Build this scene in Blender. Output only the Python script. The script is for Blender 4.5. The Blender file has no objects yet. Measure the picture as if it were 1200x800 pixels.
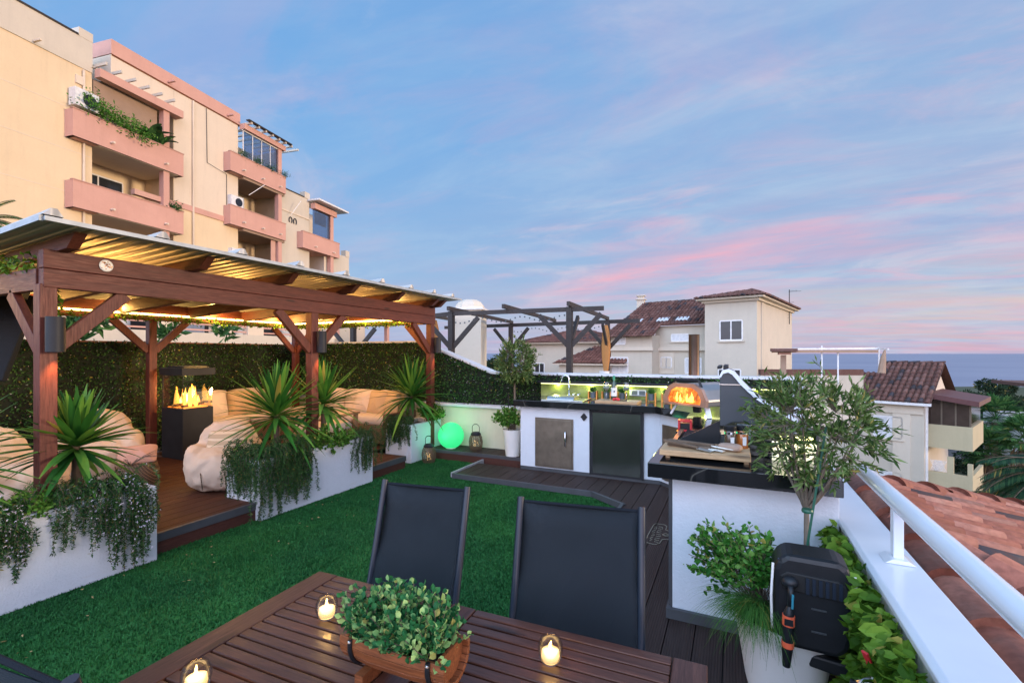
import bpy, math, random
import numpy as np
from mathutils import Matrix, Vector
R = math.radians
rng = np.random.default_rng(7)
random.seed(7)
col = bpy.context.scene.collection
sc = bpy.context.scene

# ------------------------------------------------------------ camera
CAMH = 1.55; YAW = 25.43
cy_, sy_ = math.cos(R(YAW)), math.sin(R(YAW))
F = 547.0
cam = bpy.data.cameras.new("camera"); camo = bpy.data.objects.new("camera", cam); col.objects.link(camo)
camo.location = (0, 0, CAMH); camo.rotation_euler = (R(90), 0, R(YAW))
cam.sensor_width = 36; cam.lens = F / 1200 * 36; cam.shift_y = 14 / 1200
cam.clip_start = 0.05; cam.clip_end = 60000
sc.camera = camo

# ------------------------------------------------------------ world
SUN_AZ = 12.0      # direction TO the sun, degrees from +X towards +Y
SUN_EL = 5.5
w = bpy.data.worlds.new("World"); sc.world = w; w.use_nodes = True
nt = w.node_tree; nt.nodes.clear()
def wn(t, **k):
    n = nt.nodes.new(t)
    for a, b in k.items(): setattr(n, a, b)
    return n
def wl(a, b): nt.links.new(a, b)
def wmath(op, a, b=None, clamp=False):
    n = wn('ShaderNodeMath', operation=op, use_clamp=clamp)
    for i, v in enumerate((a, b)):
        if v is None: continue
        if isinstance(v, (int, float)): n.inputs[i].default_value = v
        else: wl(v, n.inputs[i])
    return n.outputs[0]
def wmix(f, a, b):
    n = wn('ShaderNodeMix', data_type='RGBA')
    for s, v in ((n.inputs[0], f), (n.inputs[6], a), (n.inputs[7], b)):
        if isinstance(v, (int, float)): s.default_value = v
        elif isinstance(v, tuple): s.default_value = (*v, 1)
        else: wl(v, s)
    return n.outputs[2]
def wramp(fac, stops, interp='LINEAR'):
    n = wn('ShaderNodeValToRGB'); wl(fac, n.inputs[0]); cr = n.color_ramp; cr.interpolation = interp
    while len(cr.elements) > 1: cr.elements.remove(cr.elements[-1])
    for i, (p, c) in enumerate(stops):
        e = cr.elements[0] if i == 0 else cr.elements.new(p)
        e.position = p; e.color = (*c, 1) if len(c) == 3 else c
    return n.outputs[0]
def s2l(r, g, b):
    f = lambda c: (c/255/12.92) if c/255 <= .04045 else ((c/255+.055)/1.055)**2.4
    return (f(r), f(g), f(b))
sky = wn('ShaderNodeTexSky'); sky.sky_type = 'NISHITA'; sky.sun_disc = False
sky.sun_elevation = R(SUN_EL); sky.sun_rotation = R(90 - SUN_AZ)
sky.altitude = 50; sky.air_density = 1.0; sky.dust_density = 1.2; sky.ozone_density = 2.5
tc = wn('ShaderNodeTexCoord')
sep = wn('ShaderNodeSeparateXYZ'); wl(tc.outputs['Generated'], sep.inputs[0])
dx, dy, dz = sep.outputs
zc = wmath('MAXIMUM', dz, 0.0)
# planar cloud-layer coordinates
den = wmath('ADD', zc, 0.10)
u = wmath('DIVIDE', dx, den); v = wmath('DIVIDE', dy, den)
comb = wn('ShaderNodeCombineXYZ'); wl(u, comb.inputs[0]); wl(v, comb.inputs[1])
def wnoise(scale, rot, sc3, detail=6, rough=.55, dist=0., loc=(0,0,0)):
    m = wn('ShaderNodeMapping'); wl(comb.outputs[0], m.inputs[0])
    m.inputs['Rotation'].default_value = (0,0,R(rot)); m.inputs['Scale'].default_value = sc3; m.inputs['Location'].default_value = loc
    n = wn('ShaderNodeTexNoise'); wl(m.outputs[0], n.inputs['Vector'])
    n.inputs['Scale'].default_value = scale; n.inputs['Detail'].default_value = detail
    n.inputs['Roughness'].default_value = rough; n.inputs['Distortion'].default_value = dist
    return n.outputs['Fac']
# side: 0 left of the view .. 1 towards the sunset (right of the view)
side = wmath('MULTIPLY_ADD', dx, .62)
side.node.inputs[2].default_value = .48
sideN = wmath('ADD', side, wmath('MULTIPLY', dy, -.05), True)
base_l = wramp(zc, [(0, s2l(176,176,212)), (.06, s2l(168,186,222)), (.16, s2l(150,188,228)), (.4, s2l(118,176,232)), (1, s2l(104,160,226))])
base_r = wramp(zc, [(0, s2l(204,176,198)), (.03, s2l(232,192,186)), (.07, s2l(234,214,192)), (.16, s2l(180,184,212)), (.45, s2l(164,184,218)), (1, s2l(120,162,222))])
base = wmix(sideN, base_l, base_r)
# the physical sky, scaled, blended under the measured dusk colours
nish = wn('ShaderNodeVectorMath', operation='SCALE'); wl(sky.outputs[0], nish.inputs[0]); nish.inputs['Scale'].default_value = 0.11
base = wmix(.12, base, nish.outputs[0])
n1 = wnoise(.55, 28, (1, 2.6, 1), 8, .6, .6, (3.1, 1.2, 0))
n2 = wnoise(.9, 24, (1, 2.1, 1), 8, .62, .9, (7.4, 5.2, 0))
n3 = wnoise(.38, 35, (1, 1.9, 1), 7, .55, .4, (1.0, 9.3, 0))
cl = wmath('MULTIPLY', wramp(n1, [(.34, (0,0,0)), (.62, (1,1,1))], 'EASE'), wmath('MULTIPLY_ADD', sideN, .7))
cl.node.inputs[1].links[0].from_node.inputs[2].default_value = .3
n4 = wnoise(1.3, 32, (1, 1.8, 1), 9, .64, .6, (4.4, 2.2, 0))
tex = wramp(n4, [(.30, (0,0,0)), (.70, (1,1,1))], 'EASE')
grey = wmix(tex, s2l(148,176,216), s2l(182,204,226))
base = wmix(wmath('MULTIPLY', cl, .85), base, grey)
n5 = wnoise(.8, 40, (1, 1.5, 1), 9, .62, .7, (11.4, 3.2, 0))
base = wmix(wmath('MULTIPLY', wramp(n5, [(.5, (0,0,0)), (.72, (1,1,1))], 'EASE'), .55), base, s2l(208,203,218))
pk = wmath('MULTIPLY', wramp(n2, [(.42, (0,0,0)), (.64, (1,1,1))], 'EASE'), wramp(n3, [(.38, (0,0,0)), (.58, (1,1,1))], 'EASE'))
pk = wmath('MULTIPLY', pk, wramp(zc, [(0, (.8,.8,.8)), (.1, (1,1,1)), (.42, (.75,.75,.75)), (.8, (.2,.2,.2))]))
pk = wmath('MULTIPLY', pk, wmath('MULTIPLY_ADD', sideN, .8)); pk.node.inputs[1].links[0].from_node.inputs[2].default_value = .3
base = wmix(wmath('MULTIPLY', pk, .68), base, s2l(232,176,194))
# the one long pink streak low over the roofs and bands over the sea
el = wmath('DIVIDE', dz, wmath('SQRT', wmath('ADD', wmath('MULTIPLY', dx, dx), wmath('MULTIPLY', dy, dy))))
az = wmath('ARCTAN2', dx, dy)
wob = wnoise(1.1, 10, (1, 2, 1), 5, .6, 0, (2, 2, 0))
cen = wmath('MINIMUM', wmath('ADD', wmath('ADD', wmath('MULTIPLY', az, .207), .205), wmath('MULTIPLY', wob, .05)), .245)
dd = wmath('ABSOLUTE', wmath('SUBTRACT', el, wmath('SUBTRACT', cen, .025)))
st = wmath('POWER', wmath('SUBTRACT', 1.0, wmath('DIVIDE', dd, .045), True), 1.5)
st = wmath('MULTIPLY', st, wramp(wmath('ADD', az, .5), [(.05, (0,0,0)), (.25, (.9,.9,.9)), (.5, (.7,.7,.7)), (.8, (.1,.1,.1))]))
st = wmath('MULTIPLY', st, wramp(wnoise(1.6, 24, (1, 3, 1), 8, .65, .4), [(.3, (.3,.3,.3)), (.6, (1,1,1))]))
base = wmix(wmath('MULTIPLY', st, .8), base, s2l(244,174,188))
bd = wn('ShaderNodeCombineXYZ'); wl(wmath('MULTIPLY', az, 2.2), bd.inputs[0]); wl(wmath('MULTIPLY', wmath('SUBTRACT', el, wmath('MULTIPLY', az, .05)), 17), bd.inputs[1])
bn = wn('ShaderNodeTexNoise'); wl(bd.outputs[0], bn.inputs['Vector']); bn.inputs['Scale'].default_value = 1.; bn.inputs['Detail'].default_value = 6; bn.inputs['Roughness'].default_value = .6
bm = wmath('MULTIPLY', wramp(bn.outputs['Fac'], [(.44, (0,0,0)), (.6, (1,1,1))], 'EASE'), wramp(el, [(.0, (.2,.2,.2)), (.04, (1,1,1)), (.2, (.8,.8,.8)), (.32, (0,0,0))]))
base = wmix(wmath('MULTIPLY', wmath('MULTIPLY', bm, sideN), .42), base, s2l(240,160,176))
bm2 = wmath('MULTIPLY', wramp(bn.outputs['Fac'], [(.32, (1,1,1)), (.44, (0,0,0))], 'EASE'), wramp(el, [(.0, (0,0,0)), (.05, (1,1,1)), (.2, (.8,.8,.8)), (.34, (0,0,0))]))
base = wmix(wmath('MULTIPLY', wmath('MULTIPLY', bm2, sideN), .5), base, s2l(150,158,200))
# out-of-view sky behind the camera, brightened to throw more light on the terrace
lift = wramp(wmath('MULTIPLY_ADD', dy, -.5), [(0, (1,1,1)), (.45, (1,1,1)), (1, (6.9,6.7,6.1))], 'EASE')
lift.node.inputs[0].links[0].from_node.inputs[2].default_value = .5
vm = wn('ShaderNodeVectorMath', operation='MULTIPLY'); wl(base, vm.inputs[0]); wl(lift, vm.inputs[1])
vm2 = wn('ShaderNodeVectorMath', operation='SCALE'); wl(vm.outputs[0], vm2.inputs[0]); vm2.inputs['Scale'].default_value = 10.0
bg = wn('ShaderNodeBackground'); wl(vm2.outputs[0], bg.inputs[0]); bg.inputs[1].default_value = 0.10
out = wn('ShaderNodeOutputWorld'); wl(bg.outputs[0], out.inputs[0])

sunl = bpy.data.lights.new("sun", 'SUN'); sunl.energy = 2.35; sunl.angle = R(8); sunl.color = (1., .74, .5)
suno = bpy.data.objects.new("sun", sunl); col.objects.link(suno)
sd = Vector((math.cos(R(SUN_AZ))*math.cos(R(SUN_EL)), math.sin(R(SUN_AZ))*math.cos(R(SUN_EL)), math.sin(R(SUN_EL))))
suno.rotation_euler = sd.to_track_quat('Z', 'Y').to_euler()

sc.view_settings.view_transform = 'Standard'; sc.view_settings.look = 'None'
sc.view_settings.exposure = 0.12; sc.view_settings.gamma = 1.0; sc.view_settings.use_curve_mapping = False
sc.render.engine = 'CYCLES'
sc.cycles.use_denoising = True
try: sc.cycles.denoiser = 'OPENIMAGEDENOISE'
except Exception: pass
sc.cycles.max_bounces = 6; sc.cycles.diffuse_bounces = 3; sc.cycles.glossy_bounces = 3
sc.cycles.transmission_bounces = 6; sc.cycles.transparent_max_bounces = 8
sc.cycles.caustics_reflective = False; sc.cycles.caustics_refractive = False
sc.cycles.sample_clamp_indirect = 4.0

# ------------------------------------------------------------ helpers
def P(px, py, z):
    "photo pixel -> world point on the height z"
    d = F*(CAMH - z)/(py - 414.0); cx = (px-600)/F*d
    return Vector((cy_*cx - sy_*d, sy_*cx + cy_*d, z))
def W(px, py, d):
    "photo pixel at depth d -> world point"
    cx = (px-600)/F*d
    return Vector((cy_*cx - sy_*d, sy_*cx + cy_*d, CAMH + (414.0-py)/F*d))

def tag(o, label=None, cat=None, group=None, kind=None):
    if label: o['label'] = label
    if cat: o['category'] = cat
    if group: o['group'] = group
    if kind: o['kind'] = kind
    return o
def thing(name, label, cat, loc=(0,0,0), rz=0., group=None):
    o = bpy.data.objects.new(name, None); o.empty_display_size = .2
    col.objects.link(o); o.location = loc; o.rotation_euler = (0,0,rz)
    return tag(o, label, cat, group)
def wmat(o):
    m = Matrix.LocRotScale(o.location, o.rotation_euler, o.scale)
    return wmat(o.parent) @ m if o.parent else m
def copy_tree(o, parent=None):
    c = o.copy(); col.objects.link(c); c.parent = parent
    for ch in [x for x in bpy.data.objects if x.parent == o]: copy_tree(ch, c)
    return c

class MB:
    def __init__(s): s.v = []; s.f = []; s.n = 0; s.q = []
    def add(s, vs, fs):
        vs = np.asarray(vs, float).reshape(-1,3); s.v.append(vs)
        s.f += [tuple(int(i)+s.n for i in f) for f in fs]; s.n += len(vs); return s
    def addq(s, vs, k=4):
        "many separate k-gons, vs (N*k,3)"
        vs = np.asarray(vs, float).reshape(-1,3); N = len(vs)//k
        idx = (np.arange(N*k)+s.n).reshape(N,k); s.f += [tuple(r) for r in idx.tolist()]
        s.v.append(vs); s.n += len(vs); return s
    def box(s, a, b, M=None):
        x0,y0,z0 = a; x1,y1,z1 = b
        vs = np.array([(x,y,z) for z in (z0,z1) for y in (y0,y1) for x in (x0,x1)], float)
        if M is not None: vs = np.array([M @ Vector(p) for p in vs])
        return s.add(vs, [(0,2,3,1),(4,5,7,6),(0,1,5,4),(2,6,7,3),(0,4,6,2),(1,3,7,5)])
    def cbox(s, c, size, rz=0, rx=0, ry=0):
        M = Matrix.Translation(c) @ Matrix.Rotation(rz,4,'Z') @ Matrix.Rotation(ry,4,'Y') @ Matrix.Rotation(rx,4,'X')
        h = [q/2 for q in size]; return s.box([-q for q in h], h, M)
    def bar(s, p, q, wd, ht, up=(0,0,1)):
        "rectangular bar from p to q"
        p = Vector(p); q = Vector(q); d = (q-p).normalized(); up = Vector(up)
        if abs(d.dot(up)) > .98: up = Vector((0,1,0))
        sd = d.cross(up).normalized(); u2 = sd.cross(d)
        vs = [e + sd*a*wd/2 + u2*b*ht/2 for e in (p,q) for a,b in ((-1,-1),(1,-1),(1,1),(-1,1))]
        return s.add([tuple(x) for x in vs], [(0,3,2,1),(4,5,6,7),(0,1,5,4),(1,2,6,5),(2,3,7,6),(3,0,4,7)])
    def prism(s, poly, axis, a, b):
        "2-D polygon extruded along axis; poly in the two other axes in order"
        n = len(poly); vs = []
        for t in (a, b):
            for (i, j) in poly:
                vs.append({'x': (t,i,j), 'y': (i,t,j), 'z': (i,j,t)}[axis])
        fs = [tuple(range(n))[::-1], tuple(range(n, 2*n))] + [(k, (k+1)%n, n+(k+1)%n, n+k) for k in range(n)]
        return s.add(vs, fs)
    def tube(s, pts, r, seg=8, cap=True):
        pts = [Vector(p) for p in pts]; n = len(pts); rr = r if hasattr(r, '__len__') else [r]*n
        vs = []; prev = None
        for i, p in enumerate(pts):
            d = ((pts[i+1] if i < n-1 else p) - (pts[i-1] if i else p)).normalized()
            if prev is None:
                a = d.orthogonal().normalized()
            else:
                a = prev - d*prev.dot(d); a = a.normalized() if a.length > 1e-6 else d.orthogonal().normalized()
            prev = a; b = d.cross(a)
            for k in range(seg):
                t = 2*math.pi*k/seg; vs.append(tuple(p + (a*math.cos(t) + b*math.sin(t))*rr[i]))
        fs = [(i*seg+k, i*seg+(k+1)%seg, (i+1)*seg+(k+1)%seg, (i+1)*seg+k) for i in range(n-1) for k in range(seg)]
        if cap: fs += [tuple(range(seg))[::-1], tuple(range((n-1)*seg, n*seg))]
        return s.add(vs, fs)
    def lathe(s, prof, c=(0,0,0), seg=24, sx=1., sy=1.):
        vs = []; n = len(prof)
        for (r, z) in prof:
            for k in range(seg):
                t = 2*math.pi*k/seg; vs.append((c[0]+r*math.cos(t)*sx, c[1]+r*math.sin(t)*sy, c[2]+z))
        fs = [(i*seg+k, i*seg+(k+1)%seg, (i+1)*seg+(k+1)%seg, (i+1)*seg+k) for i in range(n-1) for k in range(seg)]
        fs += [tuple(range(seg))[::-1], tuple(range((n-1)*seg, n*seg))]
        return s.add(vs, fs)
    def sphere(s, c, r, seg=24, rings=14):
        rx, ry, rz = (r,r,r) if not hasattr(r, '__len__') else r
        prof = [(max(math.sin(math.pi*i/rings), 1e-3), -math.cos(math.pi*i/rings)) for i in range(rings+1)]
        vs = [(c[0]+a*math.cos(2*math.pi*k/seg)*rx, c[1]+a*math.sin(2*math.pi*k/seg)*ry, c[2]+b*rz) for a,b in prof for k in range(seg)]
        fs = [(i*seg+k, i*seg+(k+1)%seg, (i+1)*seg+(k+1)%seg, (i+1)*seg+k) for i in range(rings) for k in range(seg)]
        return s.add(vs, fs)
    def oval(s, C, D, L, Wd, fold=.2):
        "broad leaves: eight-sided ovals, slightly cupped, of mixed size"
        C = np.asarray(C,float); D = np.asarray(D,float); D = D/np.maximum(np.linalg.norm(D,axis=1,keepdims=True),1e-9)
        N = len(C); r = rng.normal(size=(N,3)); S = np.cross(D, r); S /= np.maximum(np.linalg.norm(S,axis=1,keepdims=True),1e-9)
        Nn = np.cross(S, D); L = np.broadcast_to(np.asarray(L,float).reshape(-1,1) if np.ndim(L) else L, (N,1)); Wd = np.broadcast_to(np.asarray(Wd,float).reshape(-1,1) if np.ndim(Wd) else Wd, (N,1))
        mid = [C, C+D*L*.35, C+D*L*.72, C+D*L*1.0 - Nn*L*.10]
        wv = [0, .5, .42, 0]; vs = [mid[0]]
        A1 = mid[1]+S*Wd*wv[1]+Nn*Wd*fold; A2 = mid[2]+S*Wd*wv[2]+Nn*Wd*fold; B1 = mid[1]-S*Wd*wv[1]+Nn*Wd*fold; B2 = mid[2]-S*Wd*wv[2]+Nn*Wd*fold
        V = np.stack([mid[0],A1,A2,mid[3],B2,B1,mid[1],mid[2]],1).reshape(-1,3)
        s.v.append(V); base = s.n
        for i in range(N):
            b = base+8*i; s.f += [(b,b+1,b+6),(b+1,b+2,b+7,b+6),(b+2,b+3,b+7),(b+3,b+4,b+7),(b+4,b+5,b+6,b+7),(b+5,b,b+6)]
        s.n += 8*N; return s
    def leaves(s, C, D, L, Wd, fold=.25, twist=None):
        C = np.asarray(C,float); D = np.asarray(D,float); D = D/np.maximum(np.linalg.norm(D,axis=1,keepdims=True),1e-9)
        N = len(C); r = rng.normal(size=(N,3)); S = np.cross(D, r); S /= np.maximum(np.linalg.norm(S,axis=1,keepdims=True),1e-9)
        Nn = np.cross(S, D); L = np.broadcast_to(np.asarray(L,float).reshape(-1,1) if np.ndim(L) else L, (N,1)); Wd = np.broadcast_to(np.asarray(Wd,float).reshape(-1,1) if np.ndim(Wd) else Wd, (N,1))
        a = C; b = C + D*L*.45 + S*Wd*.5 + Nn*Wd*fold; c = C + D*L; d = C + D*L*.45 - S*Wd*.5 + Nn*Wd*fold
        return s.addq(np.stack([a,b,c,d], 1).reshape(-1,3))
    def build(s, name, m, parent=None, local=False, origin=None, smooth=False, bevel=0, group=None):
        V = np.concatenate(s.v) if s.v else np.zeros((0,3))
        o = None
        if parent is not None and not local:
            Mi = np.array(wmat(parent).inverted()); V = V @ Mi[:3,:3].T + Mi[:3,3]
        me = bpy.data.meshes.new(name)
        if origin is not None: V = V - np.array(origin)
        me.from_pydata(V.tolist(), [], s.f)
        if smooth:
            me.polygons.foreach_set('use_smooth', [True]*len(me.polygons))
            if smooth != 'all':
                try: me.set_sharp_from_angle(angle=R(38))
                except Exception: pass
        me.materials.append(m); me.update()
        o = bpy.data.objects.new(name, me); col.objects.link(o)
        if origin is not None: o.location = origin
        if parent is not None: o.parent = parent
        if bevel:
            b = o.modifiers.new('bevel', 'BEVEL'); b.width = bevel; b.segments = 2; b.limit_method = 'ANGLE'
        return o

# ------------------------------------------------------------ materials
class NM:
    def __init__(s, name):
        s.m = bpy.data.materials.new(name); s.m.use_nodes = True; s.t = s.m.node_tree
        s.b = s.t.nodes['Principled BSDF']; s.tc = s.n('ShaderNodeTexCoord')
    def n(s, t, **k):
        x = s.t.nodes.new(t)
        for a, b in k.items(): setattr(x, a, b)
        return x
    def l(s, a, b): s.t.links.new(a, b)
    def val(s, sock, v):
        if isinstance(v, (int, float)): sock.default_value = v
        elif isinstance(v, (tuple, list)): sock.default_value = (*v, 1) if len(v) == 3 and sock.type == 'RGBA' else v
        else: s.l(v, sock)
    def mapn(s, scale=(1,1,1), rot=(0,0,0), src=None):
        m = s.n('ShaderNodeMapping'); s.l(src or s.tc.outputs['Object'], m.inputs[0]); m.inputs['Scale'].default_value = scale; m.inputs['Rotation'].default_value = rot
        return m.outputs[0]
    def noise(s, scale, detail=4, rough=.55, vec=None, dist=0):
        x = s.n('ShaderNodeTexNoise'); s.l(vec or s.tc.outputs['Object'], x.inputs['Vector']); x.inputs['Scale'].default_value = scale
        x.inputs['Detail'].default_value = detail; x.inputs['Roughness'].default_value = rough; x.inputs['Distortion'].default_value = dist
        return x.outputs['Fac']
    def ramp(s, fac, stops):
        n = s.n('ShaderNodeValToRGB'); s.l(fac, n.inputs[0]); cr = n.color_ramp
        while len(cr.elements) > 1: cr.elements.remove(cr.elements[-1])
        for i, (p, c) in enumerate(stops):
            e = cr.elements[0] if i == 0 else cr.elements.new(p)
            if not hasattr(c, '__len__'): c = (c,c,c)
            e.position = p; e.color = (*c, 1)
        return n.outputs[0]
    def mix(s, f, a, b, mode='MIX'):
        n = s.n('ShaderNodeMix', data_type='RGBA', blend_type=mode)
        s.val(n.inputs[0], f); s.val(n.inputs[6], a); s.val(n.inputs[7], b); return n.outputs[2]
    def math(s, op, a, b=0.):
        n = s.n('ShaderNodeMath', operation=op); s.val(n.inputs[0], a); s.val(n.inputs[1], b); return n.outputs[0]
    def island(s): return s.n('ShaderNodeNewGeometry').outputs['Random Per Island']
    def bump(s, h, strength=.3, dist=.01):
        b = s.n('ShaderNodeBump'); b.inputs['Strength'].default_value = strength; b.inputs['Distance'].default_value = dist
        s.l(h, b.inputs['Height']); s.l(b.outputs[0], s.b.inputs['Normal']); return b
    def set(s, **k):
        names = dict(color='Base Color', rough='Roughness', metal='Metallic', spec='Specular IOR Level', emit='Emission Color', es='Emission Strength', trans='Transmission Weight', ior='IOR', alpha='Alpha', coat='Coat Weight', sheen='Sheen Weight')
        for a, v in k.items(): s.val(s.b.inputs[names[a]], v)
        return s
MATS = {}
def plain(name, c, rough=.6, metal=0., var=.12, nscale=6., bump=0., bscale=60., spec=.5, coat=0.):
    if name in MATS: return MATS[name]
    k = NM(name); f = k.noise(nscale, 5)
    lo = tuple(max(0, q*(1-var)) for q in c); hi = tuple(min(1, q*(1+var)) for q in c)
    k.set(color=k.ramp(f, [(.3, lo), (.7, hi)]), rough=rough, metal=metal, spec=spec, coat=coat)
    if bump: k.bump(k.noise(bscale, 5), bump, .004)
    MATS[name] = k.m; return k.m
def stucco(name, c, c2=None, scale=120, bump=.4, dist=.004, rough=.85, streak=.14):
    k = NM(name); big = k.noise(.9, 6, .6); f = k.noise(14, 5)
    c2 = c2 or tuple(q*.86 for q in c)
    col_ = k.mix(k.ramp(big, [(.35, 0), (.75, 1)]), c, c2)
    col_ = k.mix(k.ramp(f, [(.3, .0), (.8, .12)]), col_, tuple(q*.6 for q in c))
    st = k.noise(3.0, 6, .7, k.mapn((1,1,.10))); col_ = k.mix(k.ramp(st, [(.52, 0), (.75, streak)]), col_, tuple(q*.45 for q in c))
    pt = k.noise(2.3, 8, .75, k.mapn((.8,.8,3))); col_ = k.mix(k.ramp(pt, [(.60, 0), (.72, streak*1.4)]), col_, (.42,.33,.22))
    k.set(color=col_, rough=rough, spec=.25)
    k.bump(k.mix(.4, k.noise(scale, 4), k.noise(scale*.2, 3)), bump, dist)
    MATS[name] = k.m; return k.m
def wood(name, c1, c2, axis='y', rough=.5, scale=1., coat=0.):
    k = NM(name)
    s_ = {'x': (1.2,16,16), 'y': (16,1.2,16), 'z': (16,16,1.2)}[axis]
    v = k.mapn(tuple(q*scale for q in s_)); f = k.noise(1.6, 8, .65, v, 1.2); f2 = k.noise(7, 6, .7, v, .2); big = k.noise(1.1, 4)
    col_ = k.ramp(f, [(.28, c1), (.5, tuple((a+b)/2 for a,b in zip(c1,c2))), (.72, c2)])
    col_ = k.mix(k.ramp(f2, [(.35, .55), (.6, 0)]), col_, tuple(q*.35 for q in c1))
    col_ = k.mix(k.ramp(big, [(.4, 0), (.75, .45)]), col_, tuple(q*.5 for q in c1))
    knot = k.n('ShaderNodeTexVoronoi'); k.l(k.mapn({'x': (1.4,7,7), 'y': (7,1.4,7), 'z': (7,7,1.4)}[axis]), knot.inputs['Vector']); knot.inputs['Scale'].default_value = 1.
    col_ = k.mix(k.ramp(knot.outputs['Distance'], [(.05, .8), (.12, 0)]), col_, tuple(q*.2 for q in c1))
    isl = k.island(); col_ = k.mix(k.ramp(isl, [(0, 0), (1, .3)]), col_, tuple(q*.45 for q in c2))
    k.set(color=col_, rough=k.ramp(f2, [(.3, rough+.15), (.7, rough-.05)]), spec=.4, coat=coat)
    k.bump(f2, .25, .003); MATS[name] = k.m; return k.m
def foliage(name, dark, mid, light, rough=.45, trans=.25, dry=.7):
    k = NM(name); isl = k.island(); nz = k.noise(5, 4)
    f = k.math('ADD', k.math('MULTIPLY', isl, .65), k.math('MULTIPLY', nz, .35))
    c = k.ramp(f, [(.15, dark), (.5, mid), (.80, light)])
    c = k.mix(k.ramp(isl, [(.965, 0), (.975, dry)]), c, (.34,.25,.06))
    k.set(color=c, rough=rough+.1, spec=.18)
    tr = k.n('ShaderNodeBsdfTranslucent'); k.l(c, tr.inputs[0]); mx = k.n('ShaderNodeMixShader'); mx.inputs[0].default_value = trans
    o = k.t.nodes['Material Output']; k.l(k.b.outputs[0], mx.inputs[1]); k.l(tr.outputs[0], mx.inputs[2]); k.l(mx.outputs[0], o.inputs[0])
    MATS[name] = k.m; return k.m
def glow(name, c, strength, base=None):
    k = NM(name); k.set(color=base or c, emit=c, es=strength, rough=.6); MATS[name] = k.m; return k.m
def glass(name, tint=(1,1,1), rough=.02, alpha=.18):
    k = NM(name); k.set(color=tint, rough=rough, spec=.8)
    tp = k.n('ShaderNodeBsdfTransparent'); tp.inputs[0].default_value = (*tint, 1)
    fr = k.n('ShaderNodeFresnel'); fr.inputs[0].default_value = 1.45
    f = k.math('MULTIPLY', k.math('ADD', fr.outputs[0], alpha), .55); mx = k.n('ShaderNodeMixShader'); k.l(f, mx.inputs[0])
    gl = k.n('ShaderNodeBsdfGlossy'); gl.inputs['Roughness'].default_value = rough
    k.l(tp.outputs[0], mx.inputs[1]); k.l(gl.outputs[0], mx.inputs[2]); k.l(mx.outputs[0], k.t.nodes['Material Output'].inputs[0])
    MATS[name] = k.m; return k.m

M = {}
M['white'] = stucco('white_render', (.64,.69,.75), (.58,.63,.69), 70, .8, .008)
M['cream_wall'] = stucco('cream_paint', (.74,.72,.55), (.66,.64,.48), 90, .2)
M['white_trim'] = plain('white_trim', (.62,.65,.68), .45, var=.05)
M['alu'] = plain('white_aluminium', (.66,.71,.77), .25, .0, .04, 3, spec=.6, coat=.3)
M['steel'] = plain('brushed_steel', (.62,.60,.56), .28, 1., .1, 30)
M['bronze_steel'] = plain('bronze_steel', (.20,.17,.135), .4, .8, .2, 9)
M['dark_steel'] = plain('dark_mirror_steel', (.16,.18,.165), .16, .9, .2, 2.5)
M['chrome'] = plain('chrome', (.8,.82,.84), .1, 1., .02)
M['black'] = plain('black_plastic', (.010,.012,.015), .42, 0, .2, 20, .15, 300, spec=.35)
M['black_metal'] = plain('black_metal', (.018,.020,.024), .55, 0., .2, spec=.3)
M['charcoal'] = plain('charcoal_lid', (.05,.058,.066), .3, .0, .1, spec=.4)
M['slate_trim'] = plain('slate_grey_trim', (.055,.06,.068), .5, 0, .15)
M['slate_light'] = plain('pale_trim_cap', (.30,.31,.33), .5, 0, .15)
M['red'] = plain('red_paint', (.6,.03,.04), .35)
M['orange'] = plain('orange_plastic', (.75,.13,.06), .4)
M['pwoodY'] = wood('red_stained_timber_y', (.085,.020,.014), (.19,.048,.030), 'y')
M['pwoodX'] = wood('red_stained_timber_x', (.085,.022,.014), (.18,.050,.030), 'x')
M['pwoodZ'] = wood('red_stained_timber_z', (.09,.022,.015), (.20,.050,.030), 'z')
M['dwood'] = wood('dark_brown_timber', (.020,.016,.015), (.055,.042,.038), 'x')
M['tableX'] = wood('table_wood_x', (.060,.020,.012), (.140,.052,.030), 'x', .34, 1.4, .15)
M['tableY'] = wood('table_wood_y', (.060,.020,.013), (.130,.050,.032), 'y', .36, 1.4, .15)
M['barrel'] = wood('burnt_orange_wood', (.16,.045,.015), (.36,.12,.04), 'x', .5, 2.)
M['bamboo'] = wood('pale_bamboo_board', (.52,.33,.17), (.72,.50,.28), 'x', .5, 1.5)
M['bark'] = wood('olive_bark', (.12,.095,.07), (.26,.21,.16), 'z', .8, 3.)
def deckmat(name, c1, c2, pitch, x0):
    k = NM(name)
    sp = k.n('ShaderNodeSeparateXYZ'); k.l(k.tc.outputs['Object'], sp.inputs[0])
    wv = k.math('SINE', k.math('MULTIPLY', sp.outputs[0], 2*math.pi/.0135))
    f = k.noise(2.5, 8, .7, k.mapn((14,.9,1))); isl = k.island()
    c = k.ramp(f, [(.25, c1), (.75, c2)])
    c = k.mix(k.ramp(isl, [(0, 0), (1, .35)]), c, tuple(q*.55 for q in c1))
    c = k.mix(k.ramp(wv, [(0, .28), (.6, 0)]), c, tuple(q*.4 for q in c1))
    c = k.mix(k.ramp(k.noise(1.3, 5), [(.5, 0), (.8, .2)]), c, (.12,.1,.09))
    k.set(color=c, rough=.6, spec=.2); k.bump(wv, .35, .0025); return k.m
M['deck'] = deckmat('dark_composite_deck', (.034,.022,.020), (.072,.046,.040), .146, 0)
M['deck_warm'] = deckmat('brown_composite_deck', (.075,.028,.016), (.13,.05,.028), .146, 0)
M['skirt'] = wood('deck_skirt', (.06,.02,.015), (.12,.042,.028), 'y', .55, 3)
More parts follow.
